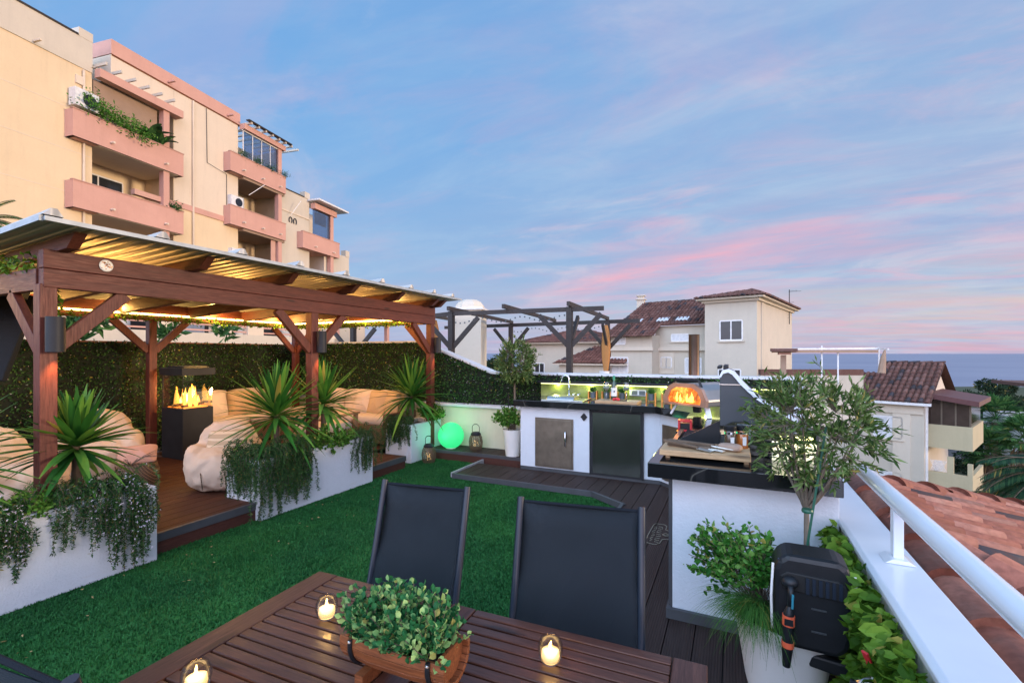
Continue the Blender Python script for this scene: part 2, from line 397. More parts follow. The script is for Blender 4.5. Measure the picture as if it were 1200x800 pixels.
def turfmat():
    k = NM('artificial_turf'); a = k.noise(2.2, 5); b = k.noise(160, 3); isl = k.island()
    c = k.ramp(a, [(.3, (.014,.112,.018)), (.7, (.046,.215,.040))])
    c = k.mix(k.ramp(k.noise(.7, 4, .6, None, .8), [(.42, .45), (.62, 0)]), c, (.010,.085,.026))
    c = k.mix(k.ramp(b, [(.4, .5), (.65, 0)]), c, (.004,.032,.014)); c = k.mix(k.ramp(isl, [(.5, 0), (1, .45)]), c, (.06,.27,.08))
    c = k.mix(k.ramp(isl, [(0, .5), (.35, 0)]), c, (.004,.05,.02))
    k.set(color=c, rough=.7, spec=.2); k.bump(b, .6, .01); return k.m
M['turf'] = turfmat()
def marble():
    k = NM('black_marble'); v = k.n('ShaderNodeTexVoronoi', feature='DISTANCE_TO_EDGE')
    d = k.n('ShaderNodeMixRGB'); nz = k.n('ShaderNodeTexNoise'); nz.inputs['Scale'].default_value = 3; k.l(k.tc.outputs['Object'], nz.inputs['Vector'])
    d.inputs[0].default_value = .25; k.l(k.tc.outputs['Object'], d.inputs[1]); k.l(nz.outputs['Color'], d.inputs[2]); k.l(d.outputs[0], v.inputs['Vector']); v.inputs['Scale'].default_value = 1.6
    c = k.ramp(v.outputs['Distance'], [(0, (.10,.10,.085)), (.004, (.02,.02,.02)), (.012, (.010,.011,.012))])
    k.set(color=c, rough=.06, spec=.6); return k.m
M['marble'] = marble()
def fabric(name, c, scale=900, var=.1):
    k = NM(name); w_ = k.noise(scale, 2); wr = k.noise(7, 5, .6, None, .6)
    k.set(color=k.ramp(k.noise(3, 4), [(.3, tuple(q*(1-var) for q in c)), (.7, c)]), rough=.85, spec=.15)
    k.bump(k.mix(.25, wr, w_), .55, .02); return k.m
M['cream'] = fabric('cream_canvas', (.70,.57,.45))
M['cushion'] = fabric('gold_cushion_cloth', (.60,.42,.24))
M['textilene'] = fabric('charcoal_mesh_cloth', (.011,.015,.021), 400)
_k = NM('mesh_sling'); _a = _k.n('ShaderNodeTexWave', bands_direction='X'); _k.l(_k.tc.outputs['Object'], _a.inputs[0]); _a.inputs['Scale'].default_value = 70
_b = _k.n('ShaderNodeTexWave', bands_direction='Z'); _k.l(_k.tc.outputs['Object'], _b.inputs[0]); _b.inputs['Scale'].default_value = 70
_k.set(color=_k.ramp(_k.noise(2.2, 5), [(.3, (.010,.014,.019)), (.7, (.020,.026,.033))]), rough=.7, spec=.2); _k.bump(_k.math('MULTIPLY', _a.outputs['Fac'], _b.outputs['Fac']), .5, .002)
_t = _k.n('ShaderNodeBsdfTransparent'); _m = _k.n('ShaderNodeMixShader'); _m.inputs[0].default_value = .90; _k.l(_t.outputs[0], _m.inputs[1]); _k.l(_k.b.outputs[0], _m.inputs[2]); _k.l(_m.outputs[0], _k.t.nodes['Material Output'].inputs[0]); M['sling'] = _k.m
M['navy_frame'] = plain('dark_navy_frame', (.012,.019,.032), .35, 0, .1, 20, spec=.4)
M['awn'] = fabric('brown_awning_cloth', (.36,.25,.18), 100)
M['pinkawn'] = fabric('pink_awning_cloth', (.60,.36,.28), 100)
M['orange_cloth'] = fabric('ochre_curtain', (.42,.20,.07), 100)
def striped():
    k = NM('striped_cushion'); sp = k.n('ShaderNodeSeparateXYZ'); k.l(k.tc.outputs['Object'], sp.inputs[0])
    f = k.math('SINE', k.math('MULTIPLY', sp.outputs[2], 95.))
    k.set(color=k.ramp(f, [(.35, (.46,.36,.24)), (.6, (.66,.55,.40))]), rough=.85); k.bump(k.noise(300), .3, .003); return k.m
M['striped'] = striped()
def wicker(name, c):
    k = NM(name); v = k.mapn((1,1,1)); a = k.n('ShaderNodeTexWave', bands_direction='Z'); k.l(v, a.inputs[0]); a.inputs['Scale'].default_value = 22
    b = k.n('ShaderNodeTexWave', bands_direction='DIAGONAL'); k.l(v, b.inputs[0]); b.inputs['Scale'].default_value = 18
    f = k.math('MULTIPLY', a.outputs['Fac'], b.outputs['Fac'])
    k.set(color=k.ramp(f, [(.1, tuple(q*.25 for q in c)), (.6, c)]), rough=.6); k.bump(f, .6, .01); return k.m
M['wicker'] = wicker('brown_wicker', (.32,.20,.12))
M['pink'] = stucco('salmon_paint', (.64,.365,.29), (.57,.32,.255), 30, .15)
M['yellow'] = stucco('pale_yellow_paint', (.76,.60,.39), (.72,.56,.36), 30, .15)
M['creamf'] = stucco('cream_facade_paint', (.74,.62,.48), (.69,.58,.45), 30, .15)
M['greyf'] = stucco('grey_white_paint', (.64,.57,.46), (.58,.52,.43), 30, .15)
M['house'] = stucco('beige_house_paint', (.56,.51,.42), (.50,.46,.38), 20, .15)
M['house2'] = stucco('buff_balcony_paint', (.48,.42,.27), (.43,.38,.25), 20, .15)
M['dark_glass'] = plain('dark_window_glass', (.025,.03,.035), .12, 0, .2, 1, spec=.4)
M['shutter'] = plain('white_shutter', (.62,.64,.66), .5)
M['frame_w'] = plain('window_frame', (.72,.72,.72), .4)
M['pane'] = glass('clear_glass', (.93,.97,1.), .01, .10)
M['sky_pane'] = glass('balcony_glass', (.55,.68,.82), .02, .25)
M['smoke_pane'] = plain('smoked_glass', (.05,.035,.03), .08, 0, .3, 2, spec=.8)
def tilemat(name, a, b, c, old=(.05,.05,.06)):
    k = NM(name); isl = k.island(); f = k.noise(30, 5); g = k.noise(6, 5)
    x = k.ramp(isl, [(0, a), (.5, b), (.86, c), (.93, old), (1, tuple(q*.6 for q in old))]); x = k.mix(k.ramp(f, [(.35, .45), (.65, 0)]), x, tuple(q*.45 for q in a))
    x = k.mix(k.ramp(g, [(.55, 0), (.8, .35)]), x, (.28,.22,.18))
    k.set(color=x, rough=.75, spec=.3); k.bump(f, .4, .006); return k.m
M['tile'] = tilemat('terracotta_tiles', (.22,.075,.05), (.32,.12,.082), (.42,.20,.145))
M['tile_dark'] = tilemat('weathered_brown_tiles', (.095,.045,.036), (.15,.072,.057), (.21,.11,.088))
M['tile_red'] = tilemat('red_brown_tiles', (.12,.052,.04), (.18,.08,.06), (.24,.115,.088))
M['mortar'] = plain('roof_mortar', (.16,.11,.08), .9, 0, .3, 20, .5, 80)
M['yucca'] = foliage('yucca_leaf', (.015,.075,.015), (.035,.16,.025), (.16,.34,.05), .35, .2)
M['rosemary'] = foliage('rosemary_leaf', (.012,.045,.016), (.03,.10,.03), (.09,.20,.055))
M['flower'] = plain('pale_lilac_petals', (.62,.58,.68), .7)
M['bush'] = foliage('bright_bush_leaf', (.03,.11,.012), (.07,.22,.025), (.20,.38,.07))
M['oregano'] = foliage('variegated_leaf', (.015,.09,.012), (.05,.20,.025), (.20,.38,.09))
M['tablebush'] = foliage('mint_green_leaf', (.012,.085,.030), (.04,.20,.06), (.40,.58,.20))
M['olive'] = foliage('olive_leaf', (.025,.06,.012), (.07,.135,.03), (.20,.28,.10), .4)
M['hedge'] = foliage('artificial_hedge_leaf', (.012,.040,.011), (.028,.085,.022), (.08,.19,.045), .5, .1)
M['ivy'] = foliage('ivy_leaf', (.025,.075,.006), (.07,.16,.012), (.16,.28,.03))
M['pot_grass'] = foliage('grass_tuft', (.02,.08,.015), (.05,.16,.03), (.10,.25,.04))
M['darktree'] = foliage('dark_tree_leaf', (.010,.022,.012), (.022,.045,.022), (.045,.075,.035), .6)
M['palmleaf'] = foliage('palm_leaf', (.015,.06,.02), (.04,.12,.035), (.10,.22,.06))
M['palmdark'] = foliage('dark_palm_leaf', (.010,.035,.018), (.022,.065,.03), (.05,.11,.045))
M['trunk'] = plain('rough_trunk', (.13,.09,.06), .9, 0, .4, 8, .6, 30)
M['soil'] = plain('dark_soil', (.03,.02,.015), .95, 0, .4, 20, .6, 60)
M['pot_white'] = plain('white_plastic_pot', (.76,.77,.76), .35, 0, .04)
M['pot_grey'] = plain('grey_pot', (.10,.125,.14), .6)
M['copper'] = plain('copper_holder', (.62,.25,.07), .3, .8)
M['led'] = glow('warm_led', (1., .60, .16), 14.)
M['led_green'] = glow('yellow_green_led', (.92, .95, .42), 3.)
M['flame'] = glow('flame', (1., .42, .06), 3.2)
M['flame_core'] = glow('flame_core', (1., .68, .22), 7.)
M['ember'] = glow('embers', (1., .25, .03), 3., (.2,.05,.02))
M['candle'] = glow('candle_wax', (1., .62, .22), 1.8, (.8,.6,.35))
M['ball'] = glow('green_light_globe', (.03, .80, .24), .95, (.05,.25,.12))
def corr():
    k = NM('corrugated_sheet'); f = k.noise(1.5, 5)
    k.set(color=k.ramp(f, [(.3, (.40,.40,.38)), (.7, (.50,.50,.48))]), rough=.5, metal=.15)
    wv = k.math('SINE', k.math('MULTIPLY', sepx(k, 1), 2*math.pi/.09)); k.bump(wv, .6, .012); return k.m
def sepx(k, i):
    sp = k.n('ShaderNodeSeparateXYZ'); k.l(k.tc.outputs['Object'], sp.inputs[0]); return sp.outputs[i]
M['corr'] = corr(); M['fairy'] = glow('fairy_light', (1., .62, .22), 2.2)
def point(name, loc, energy, color, r=.03, parent=None):
    l = bpy.data.lights.new(name, 'POINT'); l.energy = energy; l.color = color; l.shadow_soft_size = r
    o = bpy.data.objects.new(name, l); col.objects.link(o)
    o.location = (wmat(parent).inverted() @ Vector(loc)) if parent else loc
    if parent: o.parent = parent
    return o
def spot(name, loc, tgt, energy, color, ang=70, parent=None):
    l = bpy.data.lights.new(name, 'SPOT'); l.energy = energy; l.color = color; l.spot_size = R(ang); l.spot_blend = .6; l.shadow_soft_size = .02
    o = bpy.data.objects.new(name, l); col.objects.link(o)
    Mx = Matrix.Translation(loc) @ (Vector(loc)-Vector(tgt)).to_track_quat('Z','Y').to_matrix().to_4x4()
    if parent: Mx = wmat(parent).inverted() @ Mx; o.parent = parent
    o.matrix_local = Mx; return o
# ============================================================ STRUCTURE OF THE TERRACE
def struct(mb, name, m, **k): return tag(mb.build(name, m, **k), kind='structure')
X_EDGE = -4.16      # front of the seating deck
struct(MB().box((-8.2,-3,-.5),(1.0,7.0,-.09)), 'terrace_floor', M['mortar'])
# turf sheet with real blades
t = MB(); nx = 1
t.add([(-4.6,-1.6,-.06),(-.95,-1.6,-.06),(-.95,5.2,-.06),(-3.2,5.2,-.06),(-3.2,5.98,-.06),(-4.6,5.98,-.06)], [(0,1,2,3,4,5)])
struct(t, 'turf_base', M['turf'])
N = 170000
px = rng.uniform(-4.25,-1.0,N); py = rng.uniform(.3,5.98,N)
keep = ~((px > -3.27) & (py > 5.1)); px, py = px[keep], py[keep]; N = len(px)
h = rng.uniform(.010,.022,N); a = rng.uniform(0,2*np.pi,N); lx = rng.normal(0,.006,N); ly = rng.normal(0,.006,N); wd = .0035*(1+py*.22)
b0 = np.stack([px-np.cos(a)*wd, py-np.sin(a)*wd, np.full(N,-.061)],1); b1 = np.stack([px+np.cos(a)*wd, py+np.sin(a)*wd, np.full(N,-.061)],1)
tp = np.stack([px+lx, py+ly, -.06+h],1)
g = MB(); g.addq(np.stack([b0,b1,tp],1).reshape(-1,3), 3)
lp = MB(); n_ = 60; C_ = np.stack([rng.uniform(-4.05,-3.2,n_), rng.uniform(1.0,5.0,n_), np.full(n_,-.042)],1); D_ = rng.normal(size=(n_,3))*np.array([1,1,.1]); lp.leaves(C_, D_, rng.uniform(.012,.03,n_), .010, .1)
tag(lp.build('fallen_leaves', plain('dry_leaf', (.32,.24,.10), .8, 0, .4, 40)), 'small dry leaves and petals fallen on the turf by the planters', None, None, 'stuff')
tag(g.build('artificial_turf', M['turf']), 'short green artificial turf blades covering the terrace', None, None, 'stuff')

def boards(x0, x1, ylo, yhi, ztop, pitch=.146, gap=.006, th=.022):
    mb = MB(); x = x0
    while x < x1-.02:
        xe = min(x+pitch-gap, x1); xm = (x+xe)/2
        ya = ylo(xm) if callable(ylo) else ylo; yb = yhi(xm) if callable(yhi) else yhi
        xa, xb = (ylo(x) if callable(ylo) else ya), (ylo(xe) if callable(ylo) else ya)
        cut = (yb-ya) > 3.5 or (yb-ya) > 2.9
        vs = [(x,xa,ztop-th),(xe,xb,ztop-th),(xe,yb,ztop-th),(x,yb,ztop-th),(x,xa,ztop),(xe,xb,ztop),(xe,yb,ztop),(x,yb,ztop)]
        mb.add(vs, [(0,3,2,1),(4,5,6,7),(0,1,5,4),(1,2,6,5),(2,3,7,6),(3,0,4,7)])
        x += pitch
    return mb
def y_lo(x):
    if x < -1.42: return 5.13
    if x < -1.02: return 5.13 + (x+1.42)*(4.84-5.13)/.40
    return -2.2
mb = boards(-3.26, .50, y_lo, 5.76, 0.)
struct(mb, 'deck', M['deck'])
struct(MB().box((-3.2,5.2,-.09),(.5,5.7,-.03)).box((-.99,-2.2,-.089),(.5,5.2,-.03)), 'deck_underlay', M['black'])
# slate edge trim of that deck
e = MB()
e.bar((-3.27,5.095,-.018),(-1.43,5.095,-.018),.035,.06); e.bar((-1.44,5.10,-.018),(-1.01,4.80,-.018),.035,.06)
e.bar((-1.035,4.80,-.018),(-1.035,-2.2,-.018),.035,.06)
struct(e, 'deck_edging', M['slate_trim'])
struct(MB().bar((-3.285,5.10,-.012),(-3.285,5.93,-.012),.03,.06), 'deck_edging', M['slate_light'])
struct(MB().box((-.36,2.885,.0),(-.335,5.7,.06)).box((-.36,2.86,.002),(.5,2.885,.06)), 'deck_skirting', M['slate_trim'])
# low step along the back wall
struct(boards(-4.24,-2.56, 5.965, 6.37, .09), 'back_step', M['deck'])
struct(MB().box((-4.24,5.94,.045),(-2.6,5.962,.092)), 'step_edging', M['slate_trim'])
struct(MB().box((-4.24,5.945,-.07),(-2.6,5.958,.044)), 'step_riser', M['skirt'])
# seating deck on the left
def sd_hi(x): return 6.36 if x < -4.78 else 5.26
struct(boards(-7.62, -4.19, -1.2, sd_hi, .11), 'seating_deck', M['deck_warm'])
struct(MB().box((-4.19,-1.2,.045),(-4.155,5.28,.113)).box((-4.72,5.262,.045),(-4.19,5.285,.112)), 'seating_deck_edging', M['slate_trim'])
struct(MB().box((-4.185,-1.2,-.07),(-4.165,5.27,.044)).box((-4.72,5.262,-.07),(-4.185,5.278,.044)), 'seating_deck_riser', M['skirt'])
struct(MB().box((-7.6,-1.2,-.08),(-4.19,5.24,.08)), 'seating_deck_base', M['black'])

# ------------------------------------------------------------ walls with the hedge
wl_ = thing('garden_wall', 'low cream painted wall with white ledge behind the green light ball and kitchen', 'wall', (-3.9,6.45,0))
MB().box((-7.9,6.42,-.1),(.75,6.6,.70)).build('wall_face', M['cream_wall'], wl_)
MB().box((-4.9,6.36,.70),(.5,6.42,.745)).build('ledge', M['white_trim'], wl_, bevel=.008)
MB().prism([(-7.9,.70),(.75,.70),(.75,1.235),(-3.41,1.235),(-4.75,1.73),(-7.9,1.73)], 'y', 6.43, 6.6).build('upper_wall', M['white'], wl_)
cp = MB(); cp.bar((-3.41,6.5,1.25),(.75,6.5,1.25),.2,.03); cp.bar((-4.75,6.5,1.745),(-3.40,6.5,1.25),.2,.03); cp.bar((-7.9,6.5,1.745),(-4.74,6.5,1.745),.2,.03)
cp.build('coping', M['white_trim'], wl_)
wr_ = thing('side_wall', 'rendered wall along the left end of the terrace carrying the dark hedge panels', 'wall', (-7.75,3,0))
MB().box((-7.9,-3,-.1),(-7.72,6.42,1.70)).build('wall_face', M['white'], wr_)
MB().box((-7.92,-3,1.70),(-7.70,6.40,1.72)).build('coping', M['barrel'], wr_)

def hedge(name, label, org, ux, uz, L, top, z0, nrm, dens=2100, size=.036, extra=None):
    o = thing(name, label, 'hedge', org)
    org = np.array(org, float); ux = np.array(ux, float); nrm = np.array(nrm, float)
    s_ = []; n = int(L*1.2*dens)
    s = rng.uniform(0, L, n); zz = z0 + rng.uniform(0, 1, n)*(np.array([top(q) for q in s]) - z0)
    keepp = rng.random(n) < (np.array([top(q) for q in s])-z0)/1.2
    s, zz = s[keepp], zz[keepp]; n = len(s)
    C = org + s[:,None]*ux + nrm*rng.uniform(.0,.045,n)[:,None]; C[:,2] = zz
    D = rng.normal(size=(n,3))*.6 + nrm*.55 + np.array([0,0,.25])
    mb = MB().leaves(C, D, rng.uniform(size*.7,size*1.3,n), rng.uniform(size*.45,size*.8,n)); mb.build('leaves', M['hedge'], o)
    n2 = int(n*.055); i = rng.integers(0, n, n2); C2 = C[i] + nrm*.02
    tag(MB().leaves(C2, rng.normal(size=(n2,3))+nrm, .016, .011).build('pale_lattice_tips', M['flower'], o), kind='stuff')
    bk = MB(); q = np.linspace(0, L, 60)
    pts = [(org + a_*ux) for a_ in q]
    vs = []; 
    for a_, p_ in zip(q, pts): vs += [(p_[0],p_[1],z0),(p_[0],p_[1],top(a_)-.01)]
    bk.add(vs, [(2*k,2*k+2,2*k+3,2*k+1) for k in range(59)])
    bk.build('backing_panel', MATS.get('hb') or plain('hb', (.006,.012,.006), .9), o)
    return o
def top_back(s):
    x = -7.68 + s
    return 1.75 if x < -4.75 else (1.25 if x > -3.41 else 1.75 + (x+4.75)*(1.25-1.75)/1.34)
hedge('artificial_hedge', 'dark green leaf hedge on the back wall, its top sloping down beside the pergola', (-7.68,6.425,0), (1,0,0), None, 8.3, lambda s: top_back(s)-.015, .755, (0,-1,0))
hedge('artificial_hedge', 'dark green leaf hedge on the left wall behind the fire pillar', (-7.715,-1.8,0), (0,1,0), None, 8.2, lambda s: 1.72, .10, (1,0,0), 2200)
# ------------------------------------------------------------ white planters
def planter(x0, x1, y0, y1, z0, z1, label):
    o = thing('planter', label, 'planter', ((x0+x1)/2,(y0+y1)/2,z0), 0, 'white rendered planters along the pergola')
    t_ = .07; b = MB()
    b.box((x0,y0,z0),(x0+t_,y1,z1)).box((x1-t_,y0,z0),(x1,y1,z1)).box((x0+t_,y0,z0),(x1-t_,y0+t_,z1)).box((x0+t_,y1-t_,z0),(x1-t_,y1,z1))
    b.build('walls', M['white'], o, bevel=.008)
    MB().box((x0+t_,y0+t_,z1-.10),(x1-t_,y1-t_,z1-.06)).build('soil', M['soil'], o)
    return o
planter(-4.60,-4.06,.35,2.10,-.06,.52,'white planter at the left edge overflowing with white flowered rosemary')
planter(-4.60,-4.10,3.00,4.55,-.06,.52,'long white planter in the middle with two yuccas and a bright bush')
planter(-4.74,-4.26,5.53,6.30,-.06,.50,'short white planter next to the green light ball')

def yucca(c, n, L, label, stem=.25, w_=.034, up=.2, flat=1.0):
    o = thing('yucca', label, 'plant', (c[0],c[1],c[2]-stem), 0, 'yuccas in the white planters')
    MB().tube([(c[0],c[1],c[2]-stem),(c[0]+.01,c[1],c[2]-stem*.4),(c[0],c[1],c[2]+.04)], [.035,.03,.022], 10).build('trunk', M['trunk'], o)
    mb = MB()
    for i in range(n):
        az = i*2.39996 + random.uniform(-.25,.25); f = i/n
        el = R(-30 + 116*f**.8 + random.uniform(-9,9)); l = L*random.uniform(.75,1.1)*(1-.28*f*f)
        d = Vector((math.cos(az)*math.cos(el), math.sin(az)*math.cos(el), math.sin(el)))
        p = Vector(c) + Vector((0,0,.10*f)) + d*.02; dr = random.uniform(.25,.8)*(1.15-f); seg = 6
        vs = []; step = l/seg; wv = w_*random.uniform(.8,1.15)
        for k in range(seg+1):
            s = k/seg; wk = wv*(.55 + 1.3*s - 1.75*s*s*1.05) if s < .95 else .002
            wk = max(wk, .003); side = d.cross(Vector((0,0,1))); side = side.normalized() if side.length > .05 else Vector((math.cos(az+1.57), math.sin(az+1.57), 0))
            nn = side.cross(d).normalized()
            vs += [tuple(p - side*wk), tuple(p - nn*wk*.35), tuple(p + side*wk)]
            p = p + d*step; d = (d + Vector((0,0,-dr*step*1.9))).normalized()
        fs = []
        for k in range(seg):
            b = 3*k; fs += [(b,b+1,b+4,b+3),(b+1,b+2,b+5,b+4)]
        mb.add(vs, fs)
    mb.build('leaves', M['yucca'], o, smooth='all'); return o
yucca((-4.36,1.72,.84), 125, .45, 'yucca at the left edge beside the pergola post, above the flowering rosemary', .34, .034)
yucca((-4.40,.98,.80), 95, .62, 'yucca cut by the left edge of the photo', .32, .034)
yucca((-4.36,3.38,.86), 110, .66, 'large yucca in the middle planter in front of the cushions', .36, .032)
yucca((-4.34,3.98,.92), 95, .62, 'yucca right beside the middle pergola post', .42, .032)
yucca((-4.46,5.80,.86), 95, .72, 'yucca in the short planter under the last pergola post', .38, .032)

def trailing(label, line, n, drop, m='rosemary', flowers=0, out_=(1,0,0), leaf=.024, lw=.008, spread=.05, top=1, cat='plant', name='trailing_rosemary', group=None, inner=.18):
    "plant hanging over a planter edge; line = (p0,p1) along the rim"
    p0 = np.array(line[0], float); p1 = np.array(line[1], float); ou = np.array(out_, float)
    o = thing(name, label, cat, tuple((p0+p1)/2), 0, group)
    lf = MB(); st = MB(); fl = MB(); CC = []; DD = []; FC = []
    env = [random.uniform(.35,1.) for _ in range(9)]
    for i in range(n):
        s = random.random(); q = s*8; k = int(q); ev = env[k]*(1-q+k)+env[min(k+1,8)]*(q-k)
        base = p0 + (p1-p0)*s - ou*random.uniform(.0,inner) + np.array([0,0,random.uniform(-.02,.05)])
        ln = drop*ev*random.uniform(.35,1.05) + .12
        d = ou*random.uniform(.3,.6) + rng.normal(0,.2,3) + np.array([0,0,random.uniform(.2,.9)]); d /= np.linalg.norm(d)
        p = base.copy(); step = .022; pts = [tuple(p)]
        for j in range(int(ln/step)+6):
            p = p + d*step; d = d + np.array([0,0,-.30]) + rng.normal(0,.06,3); 
            e = (p - p0)@ou; 
            if e > spread: d -= ou*.25
            if e < .015 and p[2] < p0[2]: d += ou*.3
            d /= np.linalg.norm(d); pts.append(tuple(p))
            for _ in range(6):
                CC.append(p + rng.normal(0,.003,3)); DD.append(rng.normal(0,1,3)*.9 + d*.5)
            if flowers and random.random() < flowers: FC.append(p + rng.normal(0,.010,3) + ou*.012)
        st.tube(pts[::3] if len(pts) > 6 else pts, .0016, 3, False)
    CC = np.array(CC); DD = np.array(DD)
    lf.leaves(CC, DD, rng.uniform(leaf*.7,leaf*1.3,len(CC)), lw); lf.build('leaves', M[m], o); st.build('stems', M['bark'], o)
    if FC:
        FC = np.array(FC); fl.leaves(np.repeat(FC,3,0), rng.normal(size=(len(FC)*3,3)), .010, .007); fl.build('flowers', M['flower'], o)
    return o
def bush(name, label, c, r, n, m, leaf=.03, lw=.02, cat='plant', stems=40, flat=.0, group=None, shoots=None, fold=.2, base=None):
    "rounded bush: shoots from the base carrying leaves in clumps"
    c = np.array(c, float); r = np.array(r, float)
    base = np.array(base if base is not None else c - np.array([0,0,r[2]]), float)
    o = thing(name, label, cat, tuple(base), 0, group); lf = MB(); st = MB(); CC = []; DD = []
    for i in range(stems):
        v_ = rng.normal(size=3); v_[2] = abs(v_[2])*.9 - flat*random.random(); v_ /= np.linalg.norm(v_)
        tip = c + v_*r*random.uniform(.7,1.12); b0 = base + (c-base)*.1 + rng.normal(0,.12,3)*r*np.array([1,1,0])
        pts = [b0*(1-t_)**2 + 2*t_*(1-t_)*(b0*.4+tip*.6+np.array([0,0,r[2]*.25])) + t_*t_*tip for t_ in np.linspace(0,1,7)]
        st.tube([tuple(p) for p in pts], .0018, 3, False)
        k = max(3, n//stems)
        for j in range(k):
            t_ = random.uniform(.3,1.)**.7; q = t_*6; a_ = min(int(q),5); p = pts[a_]*(1-q+a_)+pts[a_+1]*(q-a_)
            CC.append(p + rng.normal(0,.006,3)); DD.append((tip-b0)/np.linalg.norm(tip-b0)*.5 + rng.normal(0,.7,3))
    (lf.oval if lw > .012 else lf.leaves)(np.array(CC), np.array(DD), rng.uniform(leaf*.5,leaf*1.3,len(CC)), rng.uniform(lw*.6,lw*1.2,len(CC)), fold).build('leaves', M[m], o)
    st.build('stems', M['bark'], o); return o
G1 = 'trailing plants over the planters'
trailing('dense trailing rosemary with white flowers over the left planter, near the left edge', ((-4.07,.75,.53),(-4.07,1.36,.53)), 105, .52, flowers=.34, group=G1)
trailing('rosemary with white flowers hanging over the right end of the left planter', ((-4.07,1.70,.55),(-4.07,1.99,.55)), 88, .52, flowers=.26, group=G1, spread=.10)
trailing('thin green strands hanging down the left planter between the flowering clumps', ((-4.07,1.49,.53),(-4.07,1.56,.53)), 16, .30, group=G1)
trailing('dark trailing rosemary covering the near corner of the middle planter', ((-4.11,3.0,.55),(-4.11,3.55,.55)), 120, .58, group=G1, leaf=.028, spread=.07)
trailing('dark rosemary hanging over the end face of the middle planter', ((-4.50,3.01,.55),(-4.16,3.01,.55)), 80, .50, out_=(0,-1,0), group=G1, leaf=.022)
trailing('short trailing strands at the far end of the middle planter', ((-4.11,4.32,.54),(-4.11,4.55,.54)), 44, .42, group=G1, leaf=.022)
trailing('trailing strands hanging from the short planter beside the sofa end', ((-4.70,5.54,.52),(-4.30,5.54,.52)), 70, .40, out_=(0,-1,0), group=G1, leaf=.026)
bush('jade_bush', 'bright green small leaved bush spilling over the middle planter', (-4.18,3.95,.56), (.20,.36,.17), 2600, 'bush', .032, .024, stems=150, flat=1.0)
bush('low_fern', 'feathery green tuft below the left yucca in the left planter', (-4.25,1.58,.56), (.20,.24,.12), 1500, 'pot_grass', .05, .004, stems=110)
bush('jade_bush', 'yellow green bush between rosemary clumps on the left planter', (-4.14,1.38,.55), (.12,.14,.12), 700, 'bush', .028, .02, stems=70, flat=.8)
bush('leafy_shrub', 'olive green shrub on the short planter by the green light ball', (-4.28,6.08,.60), (.22,.22,.16), 900, 'bush', .045, .03, stems=70, flat=.3)

# ------------------------------------------------------------ pergola
pg = thing('pergola', 'red stained timber pergola with corrugated sheet roof and warm light strip', 'pergola', (-5.8,3.8,.11))
XF, XB = -4.30, -7.30; BT = 2.265; BB = 2.005; BM = 2.135
def post(x, y, w_=.095):
    return MB().box((x-w_/2,y-w_/2,.11),(x+w_/2,y+w_/2,BB+.02)).build('post', M['pwoodZ'], pg, bevel=.004)
posts = {}
for (x, y) in ((XF,1.53),(XF,3.79),(XF,6.06),(XB,-.6),(XB,3.70),(XB,6.06)): posts[(x,y)] = post(x, y)
MB().box((XF-.02,1.50,BB),(XF+.055,6.12,BM-.002)).build('beam', M['pwoodY'], pg, bevel=.004)
MB().box((XF-.02,1.50,BM+.002),(XF+.052,6.12,BT)).build('beam', M['pwoodY'], pg, bevel=.004)
MB().box((XF-.10,1.52,BB+.01),(XF-.022,6.10,BT-.01)).build('inner_beam', M['pwoodY'], pg, bevel=.004)
MB().box((XB-.04,-1.2,BB),(XB+.04,6.12,BT-.03)).build('rear_beam', M['pwoodY'], pg, bevel=.004)
MB().box((XB,6.02,BB),(XF-.11,6.10,BT-.05)).build('end_beam', M['pwoodX'], pg, bevel=.004)
MB().box((XB-.2,1.49,BB-.02),(XF-.03,1.545,BM)).build('near_side_beam', M['pwoodX'], pg, bevel=.004)
def brace(p, q): MB().bar(p, q, .05, .09).build('brace', M['pwoodZ'], pg, bevel=.003)
for y in (1.53,3.79,6.06):
    if y < 6: brace((XF+.01,y+.04,BB-.42),(XF+.01,y+.46,BB+.0))
    if y > 2: brace((XF+.01,y-.04,BB-.42),(XF+.01,y-.46,BB+.0))
brace((XF-.04,1.515,BB-.42),(XF-.46,1.515,BB-.02)); brace((XF-.04,6.06,BB-.42),(XF-.46,6.06,BB))
for y in (3.70,6.06):
    if y < 6: brace((XB,y+.04,BB-.42),(XB,y+.46,BB))
    brace((XB,y-.04,BB-.42),(XB,y-.46,BB))
brace((XB+.04,6.06,BB-.42),(XB+.46,6.06,BB))
SL = .045   # roof falls towards the back
def zr(x, base=2.38): return base - SL*(-3.85 - x)
for y in (1.60,2.47,3.33,4.19,5.02,5.84,6.03):
    r = MB(); 
    for_ = [(-3.98,zr(-3.98)-.01),(-4.10,BT+.001),(-7.6,zr(-7.6)-.16),(-7.6,zr(-7.6)-.01)]
    r.prism(for_, 'y', y-.035, y+.035); r.build('rafter', M['pwoodX'], pg, bevel=.004)
